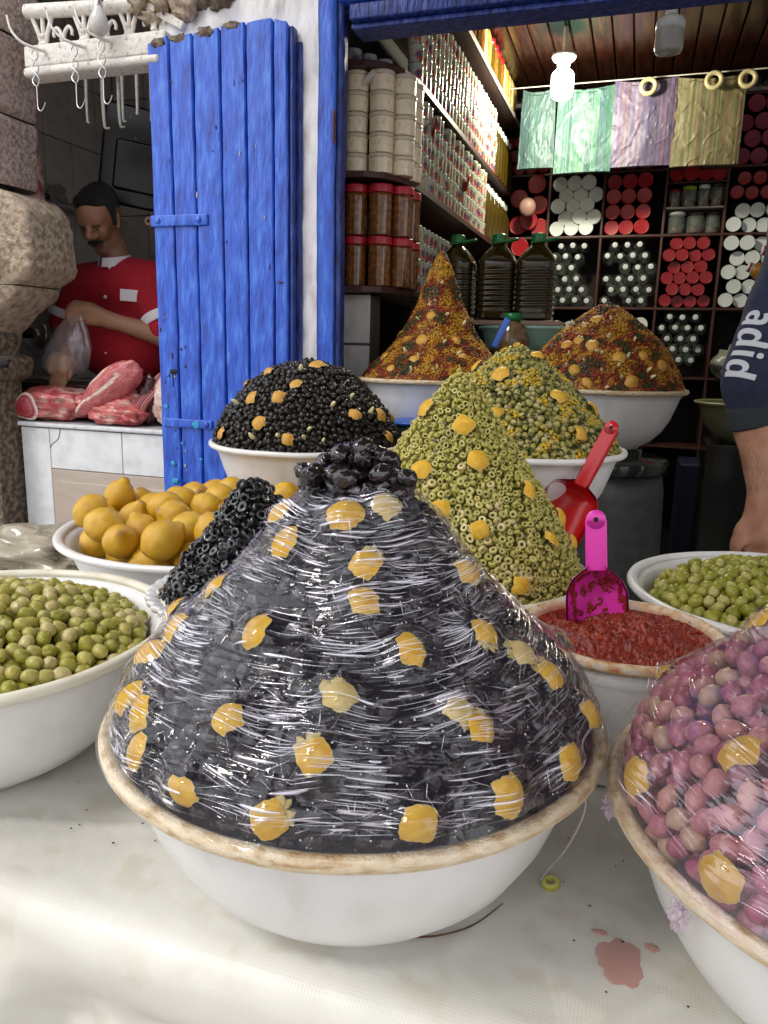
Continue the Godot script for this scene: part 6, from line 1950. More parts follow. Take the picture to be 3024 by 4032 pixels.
# ---------------------------------------------------------------- the butcher's shop
func butcher_room() -> void:
	var lw := thing("tiled_wall", "dim grey tiled left wall of the butcher's shop", "wall")
	part("wall_core", plank_box(Vector3(-3.05, 0.004, -4.95), Vector3(-2.905, 3.25, -2.30)), M.grout, lw)
	var tm := []
	for k in 3:
		tm.append(plank_box(Vector3(0, 0.0025, -0.1975), Vector3(0.008 + 0.001 * k, 0.2975, -0.0025), 0.0018))
	var y := 0.56
	while y < 3.2:
		var z := -2.32
		while z > -4.7:
			part("tile", tm[rng.randi() % 3], M.tile_shop, lw, Vector3(-2.9055, y, z))
			z -= 0.2
		y += 0.3
	var bw := thing("tiled_wall", "dim grey tiled rear wall of the butcher's shop behind the black monitor", "wall")
	part("wall_core", plank_box(Vector3(-2.9, 0.004, -4.0), Vector3(-1.205, 3.25, -3.87)), M.grout, bw)
	var tb := []
	for k in 3:
		tb.append(plank_box(Vector3(0.0025, 0.0025, 0.0), Vector3(0.1975, 0.2975, 0.007 + 0.001 * k), 0.0018))
	y = 1.16
	while y < 3.2:
		var x := -2.89
		while x < -1.35:
			part("tile", tb[rng.randi() % 3], M.tile_shop, bw, Vector3(x, y, -3.8705))
			x += 0.2
		y += 0.3
	struct("butcher_ceiling", plank_box(Vector3(-3.05, 3.255, -4.95), Vector3(-1.205, 3.35, -2.425)), M.plaster_in)
	solo("wall_shelf", plank_box(Vector3(-2.893, 2.005, -3.8), Vector3(-2.78, 2.022, -2.55), 0.003), M.steel_soft, "narrow dusty shelf on the left tiled wall of the butcher's shop", "shelf")
	solo("dark_tray", lump(Vector3(0.035, 0.02, 0.09), 41, 0.2), M.black_plastic, "dark oval tray on the butcher's wall shelf", "tray", Vector3(-2.83, 2.042, -3.02))
	solo("crumpled_wrap", lump(Vector3(0.035, 0.045, 0.05), 42, 0.6, 18, 12), mat(L(0.36, 0.33, 0.34), 0.5), "crumpled pale wrapper on the butcher's wall shelf", "wrapper", Vector3(-2.82, 2.068, -3.30))
	# counter
	var c := thing("butcher_counter", "white tiled butcher's counter with a marble top and a beige cupboard door", "counter")
	part("counter_core", plank_box(Vector3(-2.205, 0.2, -2.70), Vector3(-1.30, 1.038, -2.312)), M.grout_pale, c)
	part("marble_top", plank_box(Vector3(-2.21, 1.04, -2.72), Vector3(-1.285, 1.058, -2.292), 0.004), M.marble, c)
	for q in [[-2.20, -2.072, 0.62, 1.036], [-2.069, -1.752, 0.887, 1.036], [-1.749, -1.44, 0.887, 1.036], [-2.20, -2.072, 0.2, 0.617]]:
		part("tile", plank_box(Vector3(q[0], q[2], -2.311), Vector3(q[1], q[3], -2.302), 0.002), M.tile_white, c)
	var cd := part("cupboard_door", plank_box(Vector3(-2.069, 0.3, -2.311), Vector3(-1.31, 0.884, -2.301), 0.002), M.beige, c)
	part("raised_panel", plank_box(Vector3(-2.025, 0.34, -2.3008), Vector3(-1.35, 0.842, -2.292), 0.008), M.beige, cd)
	part("inner_panel", plank_box(Vector3(-1.958, 0.40, -2.2918), Vector3(-1.42, 0.776, -2.286), 0.005), M.beige, cd)
	var ck := Mb.new().tube(curve([Vector3(-2.018, 1.036, -2.3005), Vector3(-2.03, 1.0, -2.3005), Vector3(-2.058, 0.98, -2.3005), Vector3(-2.07, 0.962, -2.3005)], 10), 0.0012, 4)
	part("crack", ck.done("out"), M.grout, c)
	solo("chopping_block", plank_box(Vector3(-2.80, 1.06, -2.70), Vector3(-1.62, 1.192, -2.50), 0.008), M.wood_dark, "dark worn chopping block behind the meat on the counter", "chopping block")
	# meat
	var flesh := Color(0.36, 0.035, 0.045)
	var pink := Color(0.56, 0.17, 0.15)
	var fat := Color(0.70, 0.55, 0.48)
	var meat_tint := func(n: FastNoiseLite, q: Vector3, k: float) -> Color:
		var v := n.get_noise_3dv(q * 16.0)
		var w := n.get_noise_3d(q.x * 15.0 + 9, q.y * 26.0, q.z * 20.0)
		var c2 := flesh.lerp(pink, clampf(0.45 + v, 0, 1))
		return c2.lerp(fat, smoothstep(0.16, 0.36, w + k * 0.08) * 0.6)
	var n1 := noise(1301, 1.0, 4)
	var cut := func(r: Vector3, sd: int, fatty: float, square: float) -> ArrayMesh:
		var n := noise(sd, 1.0, 3)
		return Mb.new().grid(54, 36, func(a, w):
			var d := Vector3(sin(PI * w) * sin(TAU * a), cos(PI * w), sin(PI * w) * cos(TAU * a))
			var e := Vector3(sign(d.x) * pow(absf(d.x), square), sign(d.y) * pow(absf(d.y), square), sign(d.z) * pow(absf(d.z), square))
			var q: Vector3 = e * r * (1.0 + 0.28 * n.get_noise_3dv(d * 1.5))
			return [q, meat_tint.call(n1, q + Vector3(sd, 0, 0) * 0.1, fatty)], true).done("out")
	var t1 := thing("leg_of_meat", "round red cut of meat with a fat rim by the column", "meat", Vector3(-2.11, 1.06, -2.40))
	part("meat_bulk", cut.call(Vector3(0.15, 0.062, 0.10), 3, 0.3, 0.8), M.meat, t1, Vector3(0, 0.060, 0))
	part("cut_face", Mb.new().grid(40, 10, func(u, w):
		var t: float = TAU * u
		var rr: float = w * (1.0 + 0.12 * sin(t * 3.0 + 1.0))
		var k := Color(0.28, 0.025, 0.04).lerp(flesh, w)
		if w > 0.5 and w < 0.62: k = Color(0.42, 0.10, 0.10)
		if w > 0.85: k = fat
		return [Vector3(0.058 * rr * sin(t), 0.050 * rr * cos(t), 0.018 * (1 - w * w)), k], true).done(Vector3(0, 0, 1)), M.meat, t1, Vector3(-0.065, 0.050, 0.094))
	part("end_knob", cut.call(Vector3(0.06, 0.035, 0.05), 5, 0.6, 0.9), M.meat, t1, Vector3(0.13, 0.07, 0.02))
	var t2 := thing("shoulder_of_meat", "large pale pink shoulder cut with white fat seams leaning in the counter's middle", "meat", Vector3(-1.84, 1.06, -2.40))
	part("meat_bulk", cut.call(Vector3(0.135, 0.075, 0.075), 7, 0.1, 0.85), M.meat, t2, Vector3(0.02, 0.072, 0))
	var sl := Mb.new().grid(60, 30, func(a, w):
		var d := Vector3(sin(PI * w) * sin(TAU * a), cos(PI * w), sin(PI * w) * cos(TAU * a))
		var q := Vector3(d.x * 0.165, d.y * 0.058 * (1.0 + 0.35 * d.x), d.z * 0.045) * (1.0 + 0.12 * n1.get_noise_3dv(d * 1.5))
		var seam := absf(q.y - 0.012 - 0.03 * q.x - 0.016 * n1.get_noise_3dv(q * 6.0))
		var k := Color(0.50, 0.16, 0.15).lerp(Color(0.40, 0.07, 0.075), clampf(0.5 + n1.get_noise_3dv(q * 30.0), 0, 1))
		if seam < 0.0055 and q.x < 0.10: k = fat
		if absf(d.y) > 0.90: k = fat.lerp(pink, 0.3)
		return [q, k], true)
	sl.move(0, Transform3D(Basis(Vector3.BACK, deg_to_rad(33)) * Basis(Vector3.RIGHT, deg_to_rad(14)), Vector3(0.005, 0.125, 0.055)))
	part("leaning_slab", sl.done("out"), M.meat, t2)
	part("lower_flap", cut.call(Vector3(0.11, 0.035, 0.05), 9, 0.5, 0.8), M.meat, t2, Vector3(0.05, 0.036, 0.055))
	var t3 := thing("rack_of_ribs", "dark rib cage of meat between the pink shoulder and the white chunk", "meat", Vector3(-1.70, 1.06, -2.40))
	for k in 6:
		var x := 0.012 * k
		part("rib", Mb.new().tube(curve([Vector3(-0.055 + x, 0.015, 0.055), Vector3(-0.035 + x, 0.075, 0.05), Vector3(-0.005 + x * 1.1, 0.13, 0.02), Vector3(0.045 + x, 0.19, -0.02)], 12), 0.0075, 8, 0.005).done("out"), mat(L(0.24, 0.045, 0.05) if k % 2 else L(0.34, 0.10, 0.10), 0.3), t3)
	part("dark_flesh", lump(Vector3(0.05, 0.085, 0.03), 51, 0.2, 20, 14), mat(L(0.05, 0.006, 0.009), 0.3), t3, Vector3(0.005, 0.095, 0.01))
	var t4 := thing("fatty_chunk", "whitish fatty carcass chunk with pink blotches beside the blue door", "meat", Vector3(-1.600, 1.06, -2.40))
	part("meat_bulk", Mb.new().grid(50, 36, func(a, w):
		var d := Vector3(sin(PI * w) * sin(TAU * a), cos(PI * w), sin(PI * w) * cos(TAU * a))
		var q := Vector3(d.x * 0.075 * (1.0 - 0.25 * d.y), d.y * 0.105, d.z * 0.07) * (1.0 + 0.2 * n1.get_noise_3dv(d * 1.6 + Vector3(4, 4, 4)))
		var k := Color(0.62, 0.46, 0.40).lerp(Color(0.52, 0.24, 0.2), smoothstep(0.15, 0.4, n1.get_noise_3dv(q * 20.0))).lerp(Color(0.30, 0.03, 0.02), smoothstep(0.32, 0.42, n1.get_noise_3dv(q * 26.0 + Vector3(7, 1, 3))))
		return [q, k], true).done("out"), M.meat, t4, Vector3(0.01, 0.10, 0))
	solo("black_ring_hook", Mb.new().tube(arc(Vector3.ZERO, 0.016, 20), 0.005, 7, -1, true).done("out"), M.black_plastic, "black ring of a hook on the counter edge against the blue door", "hook", Vector3(-1.545, 1.09, -2.305))
	# slicer
	var s := thing("meat_slicer", "silver meat slicer with a round dial behind the stone column", "slicer", Vector3(-2.64, 1.2, -2.9))
	part("slicer_plate", Mb.new().box(Vector3(0.0, 0.15, 0), Vector3(0.24, 0.32, 0.02), 0.006, Basis(Vector3.BACK, deg_to_rad(-6))).done("out"), M.steel_soft, s)
	var dial := Transform3D(Basis(Vector3.RIGHT, PI / 2), Vector3(0.005, 0.185, 0.01))
	part("dial", Mb.new().lathe(PackedVector2Array([Vector2(0.0005, 0.03), Vector2(0.03, 0.03), Vector2(0.034, 0.026), Vector2(0.036, 0.014), Vector2(0.062, 0.012), Vector2(0.068, 0.006), Vector2(0.07, 0.0), Vector2(0.0005, 0.0)]), 40).move(0, dial).done("out"), M.steel, s)
	part("knob", Mb.new().box(Vector3(-0.01, 0.19, 0.05), Vector3(0.05, 0.05, 0.03), 0.01).done("out"), M.black_plastic, s)
	part("slicer_base", Mb.new().box(Vector3(0.0, -0.02, 0.02), Vector3(0.3, 0.05, 0.22), 0.01).done("out"), M.steel_soft, s)
	var sb := thing("side_bench", "dark bench behind the counter carrying the meat slicer", "bench", Vector3(-2.6, 0.2, -2.92))
	part("bench_top", Mb.new().box(Vector3(0, 0.935, 0), Vector3(0.42, 0.04, 0.32), 0.004).done("out"), M.wood_dark, sb)
	for x in [-0.18, 0.18]:
		part("leg", Mb.new().box(Vector3(x, 0.455, 0), Vector3(0.04, 0.91, 0.2), 0.003).done("out"), M.wood_dark, sb)
	solo("hung_meat_scrap", lump(Vector3(0.028, 0.02, 0.012), 71, 0.5, 16, 10), mat(L(0.45, 0.13, 0.12), 0.4), "small strip of pink meat hanging above the slicer dial", "meat", Vector3(-2.60, 1.49, -2.84))
	# monitor seen from behind
	var tv := thing("black_monitor", "black monitor seen from behind, hung on a bracket beside the blue door", "monitor", Vector3(-2.13, 2.13, -2.97))
	tv.rotation = Vector3(0.05, 0.5, -0.15)
	part("back_shell", Mb.new().box(Vector3.ZERO, Vector3(0.26, 0.40, 0.045), 0.012).done("out"), mat(L(0.005, 0.005, 0.006), 0.3), tv)
	part("raised_housing", Mb.new().box(Vector3(0.03, -0.04, 0.03), Vector3(0.2, 0.2, 0.03), 0.01).done("out"), mat(L(0.005, 0.005, 0.006), 0.3), tv)
	for k in 5:
		part("paint_fleck", Mb.new().box(Vector3(R(-0.12, 0.12), R(-0.15, 0.16), 0.0235 if k > 1 else 0.0235), Vector3(0.004, R(0.005, 0.05) if k < 2 else 0.004, 0.002), 0.0008).done("out"), M.paper, tv)
	part("wall_arm", Mb.new().tube([Vector3(0.0, 0.0, 0.0), Vector3(0.15, 0.05, -0.75)], 0.018, 8).done("out"), M.black_plastic, tv)
	solo("hung_cloth", lump(Vector3(0.08, 0.13, 0.04), 81, 0.35, 20, 16), mat(L(0.30, 0.25, 0.24), 0.7), "grey white cloth bundle hanging below the black monitor", "cloth", Vector3(-2.02, 1.87, -3.25))
	var ban := Mb.new().grid(14, 16, func(u, w):
		return [Vector3(lerpf(-1.98, -1.80, u), lerpf(1.50, 1.92, w), -3.55 + 0.012 * sin(u * 9.0)), [Color(0.12, 0.30, 0.015), Color(0.32, 0.012, 0.03), Color(0.34, 0.3, 0.3)][int(clampf(u * 3.0 + w * 0.6 - 0.3, 0, 2))]])
	solo("bright_banner", ban.done(Vector3(0, 0, 1)), vcol(0.6), "green and red sheet hanging behind the butcher's shoulder", "banner")
	solo("hung_carcass", Mb.new().grid(24, 24, func(a, w):
		var d := Vector3(sin(PI * w) * sin(TAU * a), cos(PI * w), sin(PI * w) * cos(TAU * a))
		var q := d * Vector3(0.055, 0.22, 0.05) * (1.0 + 0.3 * n1.get_noise_3dv(d * 2.0))
		return [q, fat.lerp(flesh, smoothstep(-0.1, 0.25, n1.get_noise_3dv(q * 18.0)))], true).done("out"), M.meat, "side of meat hanging behind the stone column, only its edge in view", "meat", Vector3(-2.225, 1.90, -2.45))
	# clear bag on the table corner
	var nb := noise(1400, 1.0, 3)
	solo("clear_bag", Mb.new().grid(40, 28, func(a, w):
		var d := Vector3(sin(PI * w) * sin(TAU * a), cos(PI * w), sin(PI * w) * cos(TAU * a))
		return d * Vector3(0.2, 0.055, 0.11) * (1.0 + 0.5 * nb.get_noise_3dv(d * 1.8) + 0.1 * nb.get_noise_3dv(d * 6.0)) + Vector3(0, 0.05, 0), true).done("out"), mat(L(0.34, 0.30, 0.22), 0.18), "crumpled beige plastic bag on the table between the column and the lemon basin", "plastic bag", Vector3(-1.42, 0.775, -1.52))

# ---------------------------------------------------------------- people
func finger(bones: Array, root: Vector3, d: Vector3, bend: Vector3, lens: Array, r: float) -> void:
	var p := root
	var dir := d.normalized()
	for k in lens.size():
		var q: Vector3 = p + dir * lens[k]
		bones.append([p, q, r * (1.0 - 0.08 * k), r * (1.0 - 0.08 * (k + 1))])
		p = q
		dir = (dir + bend).normalized()

func butcher() -> void:
	var o := thing("person", "man in a red tunic with white collar, mustache, lowering a chicken into a bag", "person")
	var hd := Transform3D(Basis(Vector3.UP, deg_to_rad(4)) * Basis(Vector3.RIGHT, deg_to_rad(25)) * Basis(Vector3.BACK, deg_to_rad(4)), Vector3(-2.125, 1.832, -2.73))
	var lip := Color(0.20, 0.075, 0.055)
	var tone := Color(0.34, 0.165, 0.098)
	var face := func(q: Vector3) -> Color:
		var l := hd.affine_inverse() * q
		var c := tone
		if absf(l.x) < 0.024 and absf(l.y + 0.066) < 0.007 and l.z > 0.05: c = lip
		if l.y < -0.05 and l.z > 0.0: c = c.lerp(Color(0.13, 0.08, 0.06), 0.35)   # stubble
		if l.z > 0.06 and absf(absf(l.x) - 0.031) < 0.016 and absf(l.y - 0.006) < 0.006: c = Color(0.10, 0.045, 0.03)
		return c
	var hb := []
	for b in [[Vector3(0, 0.035, -0.025), Vector3(0, 0.035, 0.02), 0.074, 0.074], [Vector3(0, -0.005, 0.022), Vector3(0, -0.065, 0.03), 0.060, 0.045], [Vector3(-0.034, -0.07, 0.01), Vector3(-0.012, -0.095, 0.048), 0.026, 0.020], [Vector3(0.034, -0.07, 0.01), Vector3(0.012, -0.095, 0.048), 0.026, 0.020], [Vector3(0, 0.016, 0.080), Vector3(0, -0.028, 0.108), 0.0085, 0.0125], [Vector3(-0.013, -0.034, 0.091), Vector3(0.013, -0.034, 0.091), 0.0095, 0.0095], [Vector3(-0.04, 0.026, 0.070), Vector3(0.04, 0.026, 0.070), 0.014, 0.014], [Vector3(-0.04, -0.02, 0.060), Vector3(-0.036, -0.03, 0.058), 0.02, 0.02], [Vector3(0.04, -0.02, 0.060), Vector3(0.036, -0.03, 0.058), 0.02, 0.02], [Vector3(-0.016, -0.066, 0.079), Vector3(0.016, -0.066, 0.079), 0.009, 0.009], [Vector3(-0.031, 0.005, 0.070), Vector3(-0.031, 0.005, 0.070), 0.0135, 0.0135], [Vector3(0.031, 0.005, 0.070), Vector3(0.031, 0.005, 0.070), 0.0135, 0.0135], [Vector3(-0.077, 0.016, -0.01), Vector3(-0.074, -0.022, 0.0), 0.012, 0.009], [Vector3(0.077, 0.016, -0.01), Vector3(0.074, -0.022, 0.0), 0.012, 0.009]]:
		hb.append([hd * b[0], hd * b[1], b[2], b[3]])
	hb.append([hd * Vector3(0, -0.05, -0.02), Vector3(-2.085, 1.64, -2.80), 0.054, 0.06])
	part("head", blob(hb, 0.0055, 0.004, face), M.skin, o)
	for s in [-1, 1]:
		part("eyelash", blob([[hd * Vector3(s * 0.020, -0.003, 0.0835), hd * Vector3(s * 0.032, -0.0055, 0.0845), 0.0026, 0.0028], [hd * Vector3(s * 0.032, -0.0055, 0.0845), hd * Vector3(s * 0.045, -0.003, 0.076), 0.0028, 0.002]], 0.0012, 0.0018), M.hair, o)
	part("lower_lip", blob([[hd * Vector3(-0.014, -0.072, 0.081), hd * Vector3(0.014, -0.072, 0.081), 0.0055, 0.0055]], 0.002, 0.0025, func(q): return lip), M.skin, o)
	part("mouth_gap", blob([[hd * Vector3(-0.013, -0.0655, 0.0865), hd * Vector3(0.013, -0.0655, 0.0865), 0.0028, 0.0028]], 0.001, 0.0018), M.dark_cavity, o)
	var hair := []
	for k in 26:
		var u := R(-1.1, 1.1)
		var w := R(-1.2, 0.55)
		hair.append([hd * (Vector3(0, 0.056, -0.018) + Vector3(sin(u) * cos(w * 0.6), cos(u) * 0.9, sin(w) * 0.9).normalized() * 0.066), hd * (Vector3(0, 0.056, -0.018) + Vector3(sin(u + 0.15), cos(u), sin(w)).normalized() * 0.066), 0.011, 0.011])
	for b in [[Vector3(0, 0.055, -0.035), Vector3(0, 0.062, 0.005), 0.072, 0.066], [Vector3(-0.03, 0.092, 0.045), Vector3(0.035, 0.094, 0.042), 0.026, 0.026], [Vector3(0, 0.0, -0.065), Vector3(0, -0.035, -0.06), 0.046, 0.03], [Vector3(-0.068, 0.045, 0.008), Vector3(-0.070, -0.005, 0.012), 0.020, 0.010], [Vector3(0.068, 0.045, 0.008), Vector3(0.070, -0.005, 0.012), 0.020, 0.010]]:
		hair.append([hd * b[0], hd * b[1], b[2], b[3]])
	part("hair", blob(hair, 0.010, 0.005), M.hair, o)
	var ms := []
	for s in [-1, 1]:
		ms.append([hd * Vector3(0, -0.049, 0.094), hd * Vector3(s * 0.029, -0.057, 0.080), 0.0105, 0.007])
	part("mustache", blob(ms, 0.003, 0.003), M.hair, o)
	for s in [-1, 1]:
		part("eyebrow", blob([[hd * Vector3(s * 0.016, 0.031, 0.084), hd * Vector3(s * 0.046, 0.033, 0.074), 0.006, 0.004]], 0.002, 0.0025), M.hair, o)
	# body under the tunic, arms bare from the elbow
	var eL := Vector3(-1.795, 1.385, -2.66)
	var wL := Vector3(-1.985, 1.440, -2.58)
	var eR := Vector3(-2.335, 1.405, -2.72)
	var wR := Vector3(-2.195, 1.315, -2.56)
	var bd := [[Vector3(-2.09, 1.55, -2.82), Vector3(-2.08, 1.0, -2.82), 0.12, 0.13], [Vector3(-1.93, 1.60, -2.80), eL, 0.05, 0.042], [eL, wL, 0.044, 0.028], [Vector3(-2.27, 1.60, -2.82), eR, 0.05, 0.042], [eR, wR, 0.042, 0.028]]
	for x in [-2.17, -2.0]:
		bd.append([Vector3(x, 1.0, -2.82), Vector3(x, 0.24, -2.80), 0.085, 0.05])
	# left hand: fist round the bag's mouth
	var kL := wL + Vector3(-0.075, 0.035, 0.015)
	bd.append([wL, kL, 0.026, 0.030])
	bd.append([wL + Vector3(-0.01, 0, 0), kL + Vector3(0.0, -0.035, 0.012), 0.024, 0.022])
	for f in 4:
		var root := kL + Vector3(-0.008 - 0.002 * f, 0.022 - 0.018 * f, 0.018)
		finger(bd, root, Vector3(-1.0, 0.12, 0.55), Vector3(0.35, -0.55, -0.15), [[0.040, 0.024, 0.020], [0.042, 0.026, 0.02], [0.040, 0.025, 0.019], [0.032, 0.02, 0.017]][f], 0.0098 - 0.0006 * f)
	finger(bd, wL + Vector3(-0.035, 0.03, 0.02), Vector3(-0.9, 0.35, 0.5), Vector3(-0.1, -0.25, 0.0), [0.035, 0.03, 0.024], 0.0115)
	# right hand inside the bag, round the chicken
	var kR := wR + Vector3(0.0, -0.075, 0.02)
	bd.append([wR, kR, 0.028, 0.034])
	for f in 4:
		finger(bd, kR + Vector3(-0.028 + 0.019 * f, -0.01, 0.016), Vector3(0.02, -0.9, 0.4), Vector3(0, -0.05, -0.4), [0.04, 0.025, 0.02], 0.0095)
	finger(bd, wR + Vector3(0.03, -0.03, 0.02), Vector3(0.6, -0.7, 0.4), Vector3(-0.3, -0.2, 0), [0.035, 0.03, 0.022], 0.011)
	part("body", blob(bd, 0.007, 0.008, func(q): return tone if q.y > 0.98 else Color(0.03, 0.03, 0.04)), M.skin, o)
	var tunic := [[Vector3(-2.20, 1.555, -2.81), Vector3(-1.99, 1.555, -2.79), 0.115, 0.115], [Vector3(-2.16, 1.35, -2.80), Vector3(-2.0, 1.35, -2.79), 0.145, 0.145], [Vector3(-2.17, 1.0, -2.80), Vector3(-1.99, 1.0, -2.79), 0.165, 0.165], [Vector3(-2.12, 1.62, -2.80), Vector3(-2.05, 1.62, -2.79), 0.075, 0.075], [Vector3(-2.17, 1.60, -2.82), Vector3(-2.27, 1.59, -2.82), 0.07, 0.08], [Vector3(-2.02, 1.60, -2.80), Vector3(-1.93, 1.59, -2.79), 0.07, 0.08], [Vector3(-1.93, 1.585, -2.79), eL.lerp(Vector3(-1.93, 1.585, -2.79), 0.12), 0.08, 0.072], [Vector3(-2.275, 1.585, -2.81), eR.lerp(Vector3(-2.275, 1.585, -2.81), 0.15), 0.08, 0.07]]
	part("tunic", blob(tunic, 0.02, 0.0125), M.red_cloth, o)
	part("sleeve_cuff", Mb.new().lathe(PackedVector2Array([Vector2(0.073, 0.0), Vector2(0.077, 0.004), Vector2(0.079, 0.034), Vector2(0.074, 0.038)]), 28).move(0, Transform3D(Basis(Vector3.BACK, deg_to_rad(-20)), eR + Vector3(0.012, 0.055, -0.012))).done("out"), M.white_cloth, o)
	part("sleeve_cuff", Mb.new().lathe(PackedVector2Array([Vector2(0.073, 0.0), Vector2(0.077, 0.004), Vector2(0.079, 0.034), Vector2(0.074, 0.038)]), 28).move(0, Transform3D(Basis(Vector3.BACK, deg_to_rad(25)), eL + Vector3(-0.02, 0.055, -0.02))).done("out"), M.white_cloth, o)
	var cm := Mb.new().grid(40, 4, func(u, w):
		var t: float = lerpf(0.25, TAU - 0.05, u) - 0.55
		var r: float = 0.066 - 0.006 * w
		return Vector3(-2.092 + r * sin(t) * 1.05, 1.655 + 0.036 * w + 0.016 * (1.0 - cos(t)), -2.765 + r * cos(t)), false)
	part("collar", cm.done("out"), M.white_cloth, o)
	for y in [1.655, 1.535, 1.42, 1.315]:
		part("button", Mb.new().ball(Vector3.ZERO, Vector3(0.0075, 0.0075, 0.005), 10, 6).done("out"), M.lid_white, o, Vector3(-2.075, y, -2.668 + 0.05 * (1.6 - y) - (0.03 if y > 1.6 else 0.0) - 0.004))
	var pk := Mb.new().box(Vector3.ZERO, Vector3(0.098, 0.046, 0.006), 0.002)
	pk.move(0, Transform3D(Basis(Vector3.UP, 0.32) * Basis(Vector3.BACK, -0.06), Vector3(-1.945, 1.54, -2.668)))
	part("pocket_flap", pk.done("out"), M.white_cloth, o)
	# bag with the chicken
	var n := noise(1500, 1.0, 3)
	var top := kL + Vector3(-0.045, 0.01, 0.04)
	var bag := Mb.new().grid(44, 40, func(u, w):
		var t: float = TAU * u
		var c := top.lerp(Vector3(-2.19, 1.215, -2.54), w)
		var r: float = lerpf(0.012, 0.098, pow(sin(minf(1.0, w * 1.25) * PI / 2), 1.0))
		r *= sqrt(maxf(0.0, 1.0 - pow(w, 9.0)))
		var f: float = 1.0 + 0.25 * n.get_noise_3d(sin(t) * 1.8, w * 1.2, cos(t) * 1.8) + 0.06 * sin(t * 9.0) * (1.0 - w)
		return c + Vector3(sin(t) * r * 1.1, 0.0, cos(t) * r * 0.6) * f, true)
	solo("poly_bag", bag.done("out"), M.poly, "clear plastic bag held open by the butcher, a chicken in its corner", "plastic bag")
	var cc := [[Vector3(-2.215, 1.268, -2.545), Vector3(-2.185, 1.262, -2.545), 0.044, 0.046], [Vector3(-2.225, 1.25, -2.52), Vector3(-2.205, 1.295, -2.52), 0.028, 0.017], [Vector3(-2.165, 1.25, -2.52), Vector3(-2.17, 1.29, -2.52), 0.028, 0.017]]
	solo("chicken", blob(cc, 0.008, 0.006, func(q): return Color(0.50, 0.31, 0.17).lerp(Color(0.55, 0.26, 0.2), clampf(n.get_noise_3dv(q * 25.0), 0, 1))), M.meat, "plucked chicken inside the butcher's clear bag", "chicken")

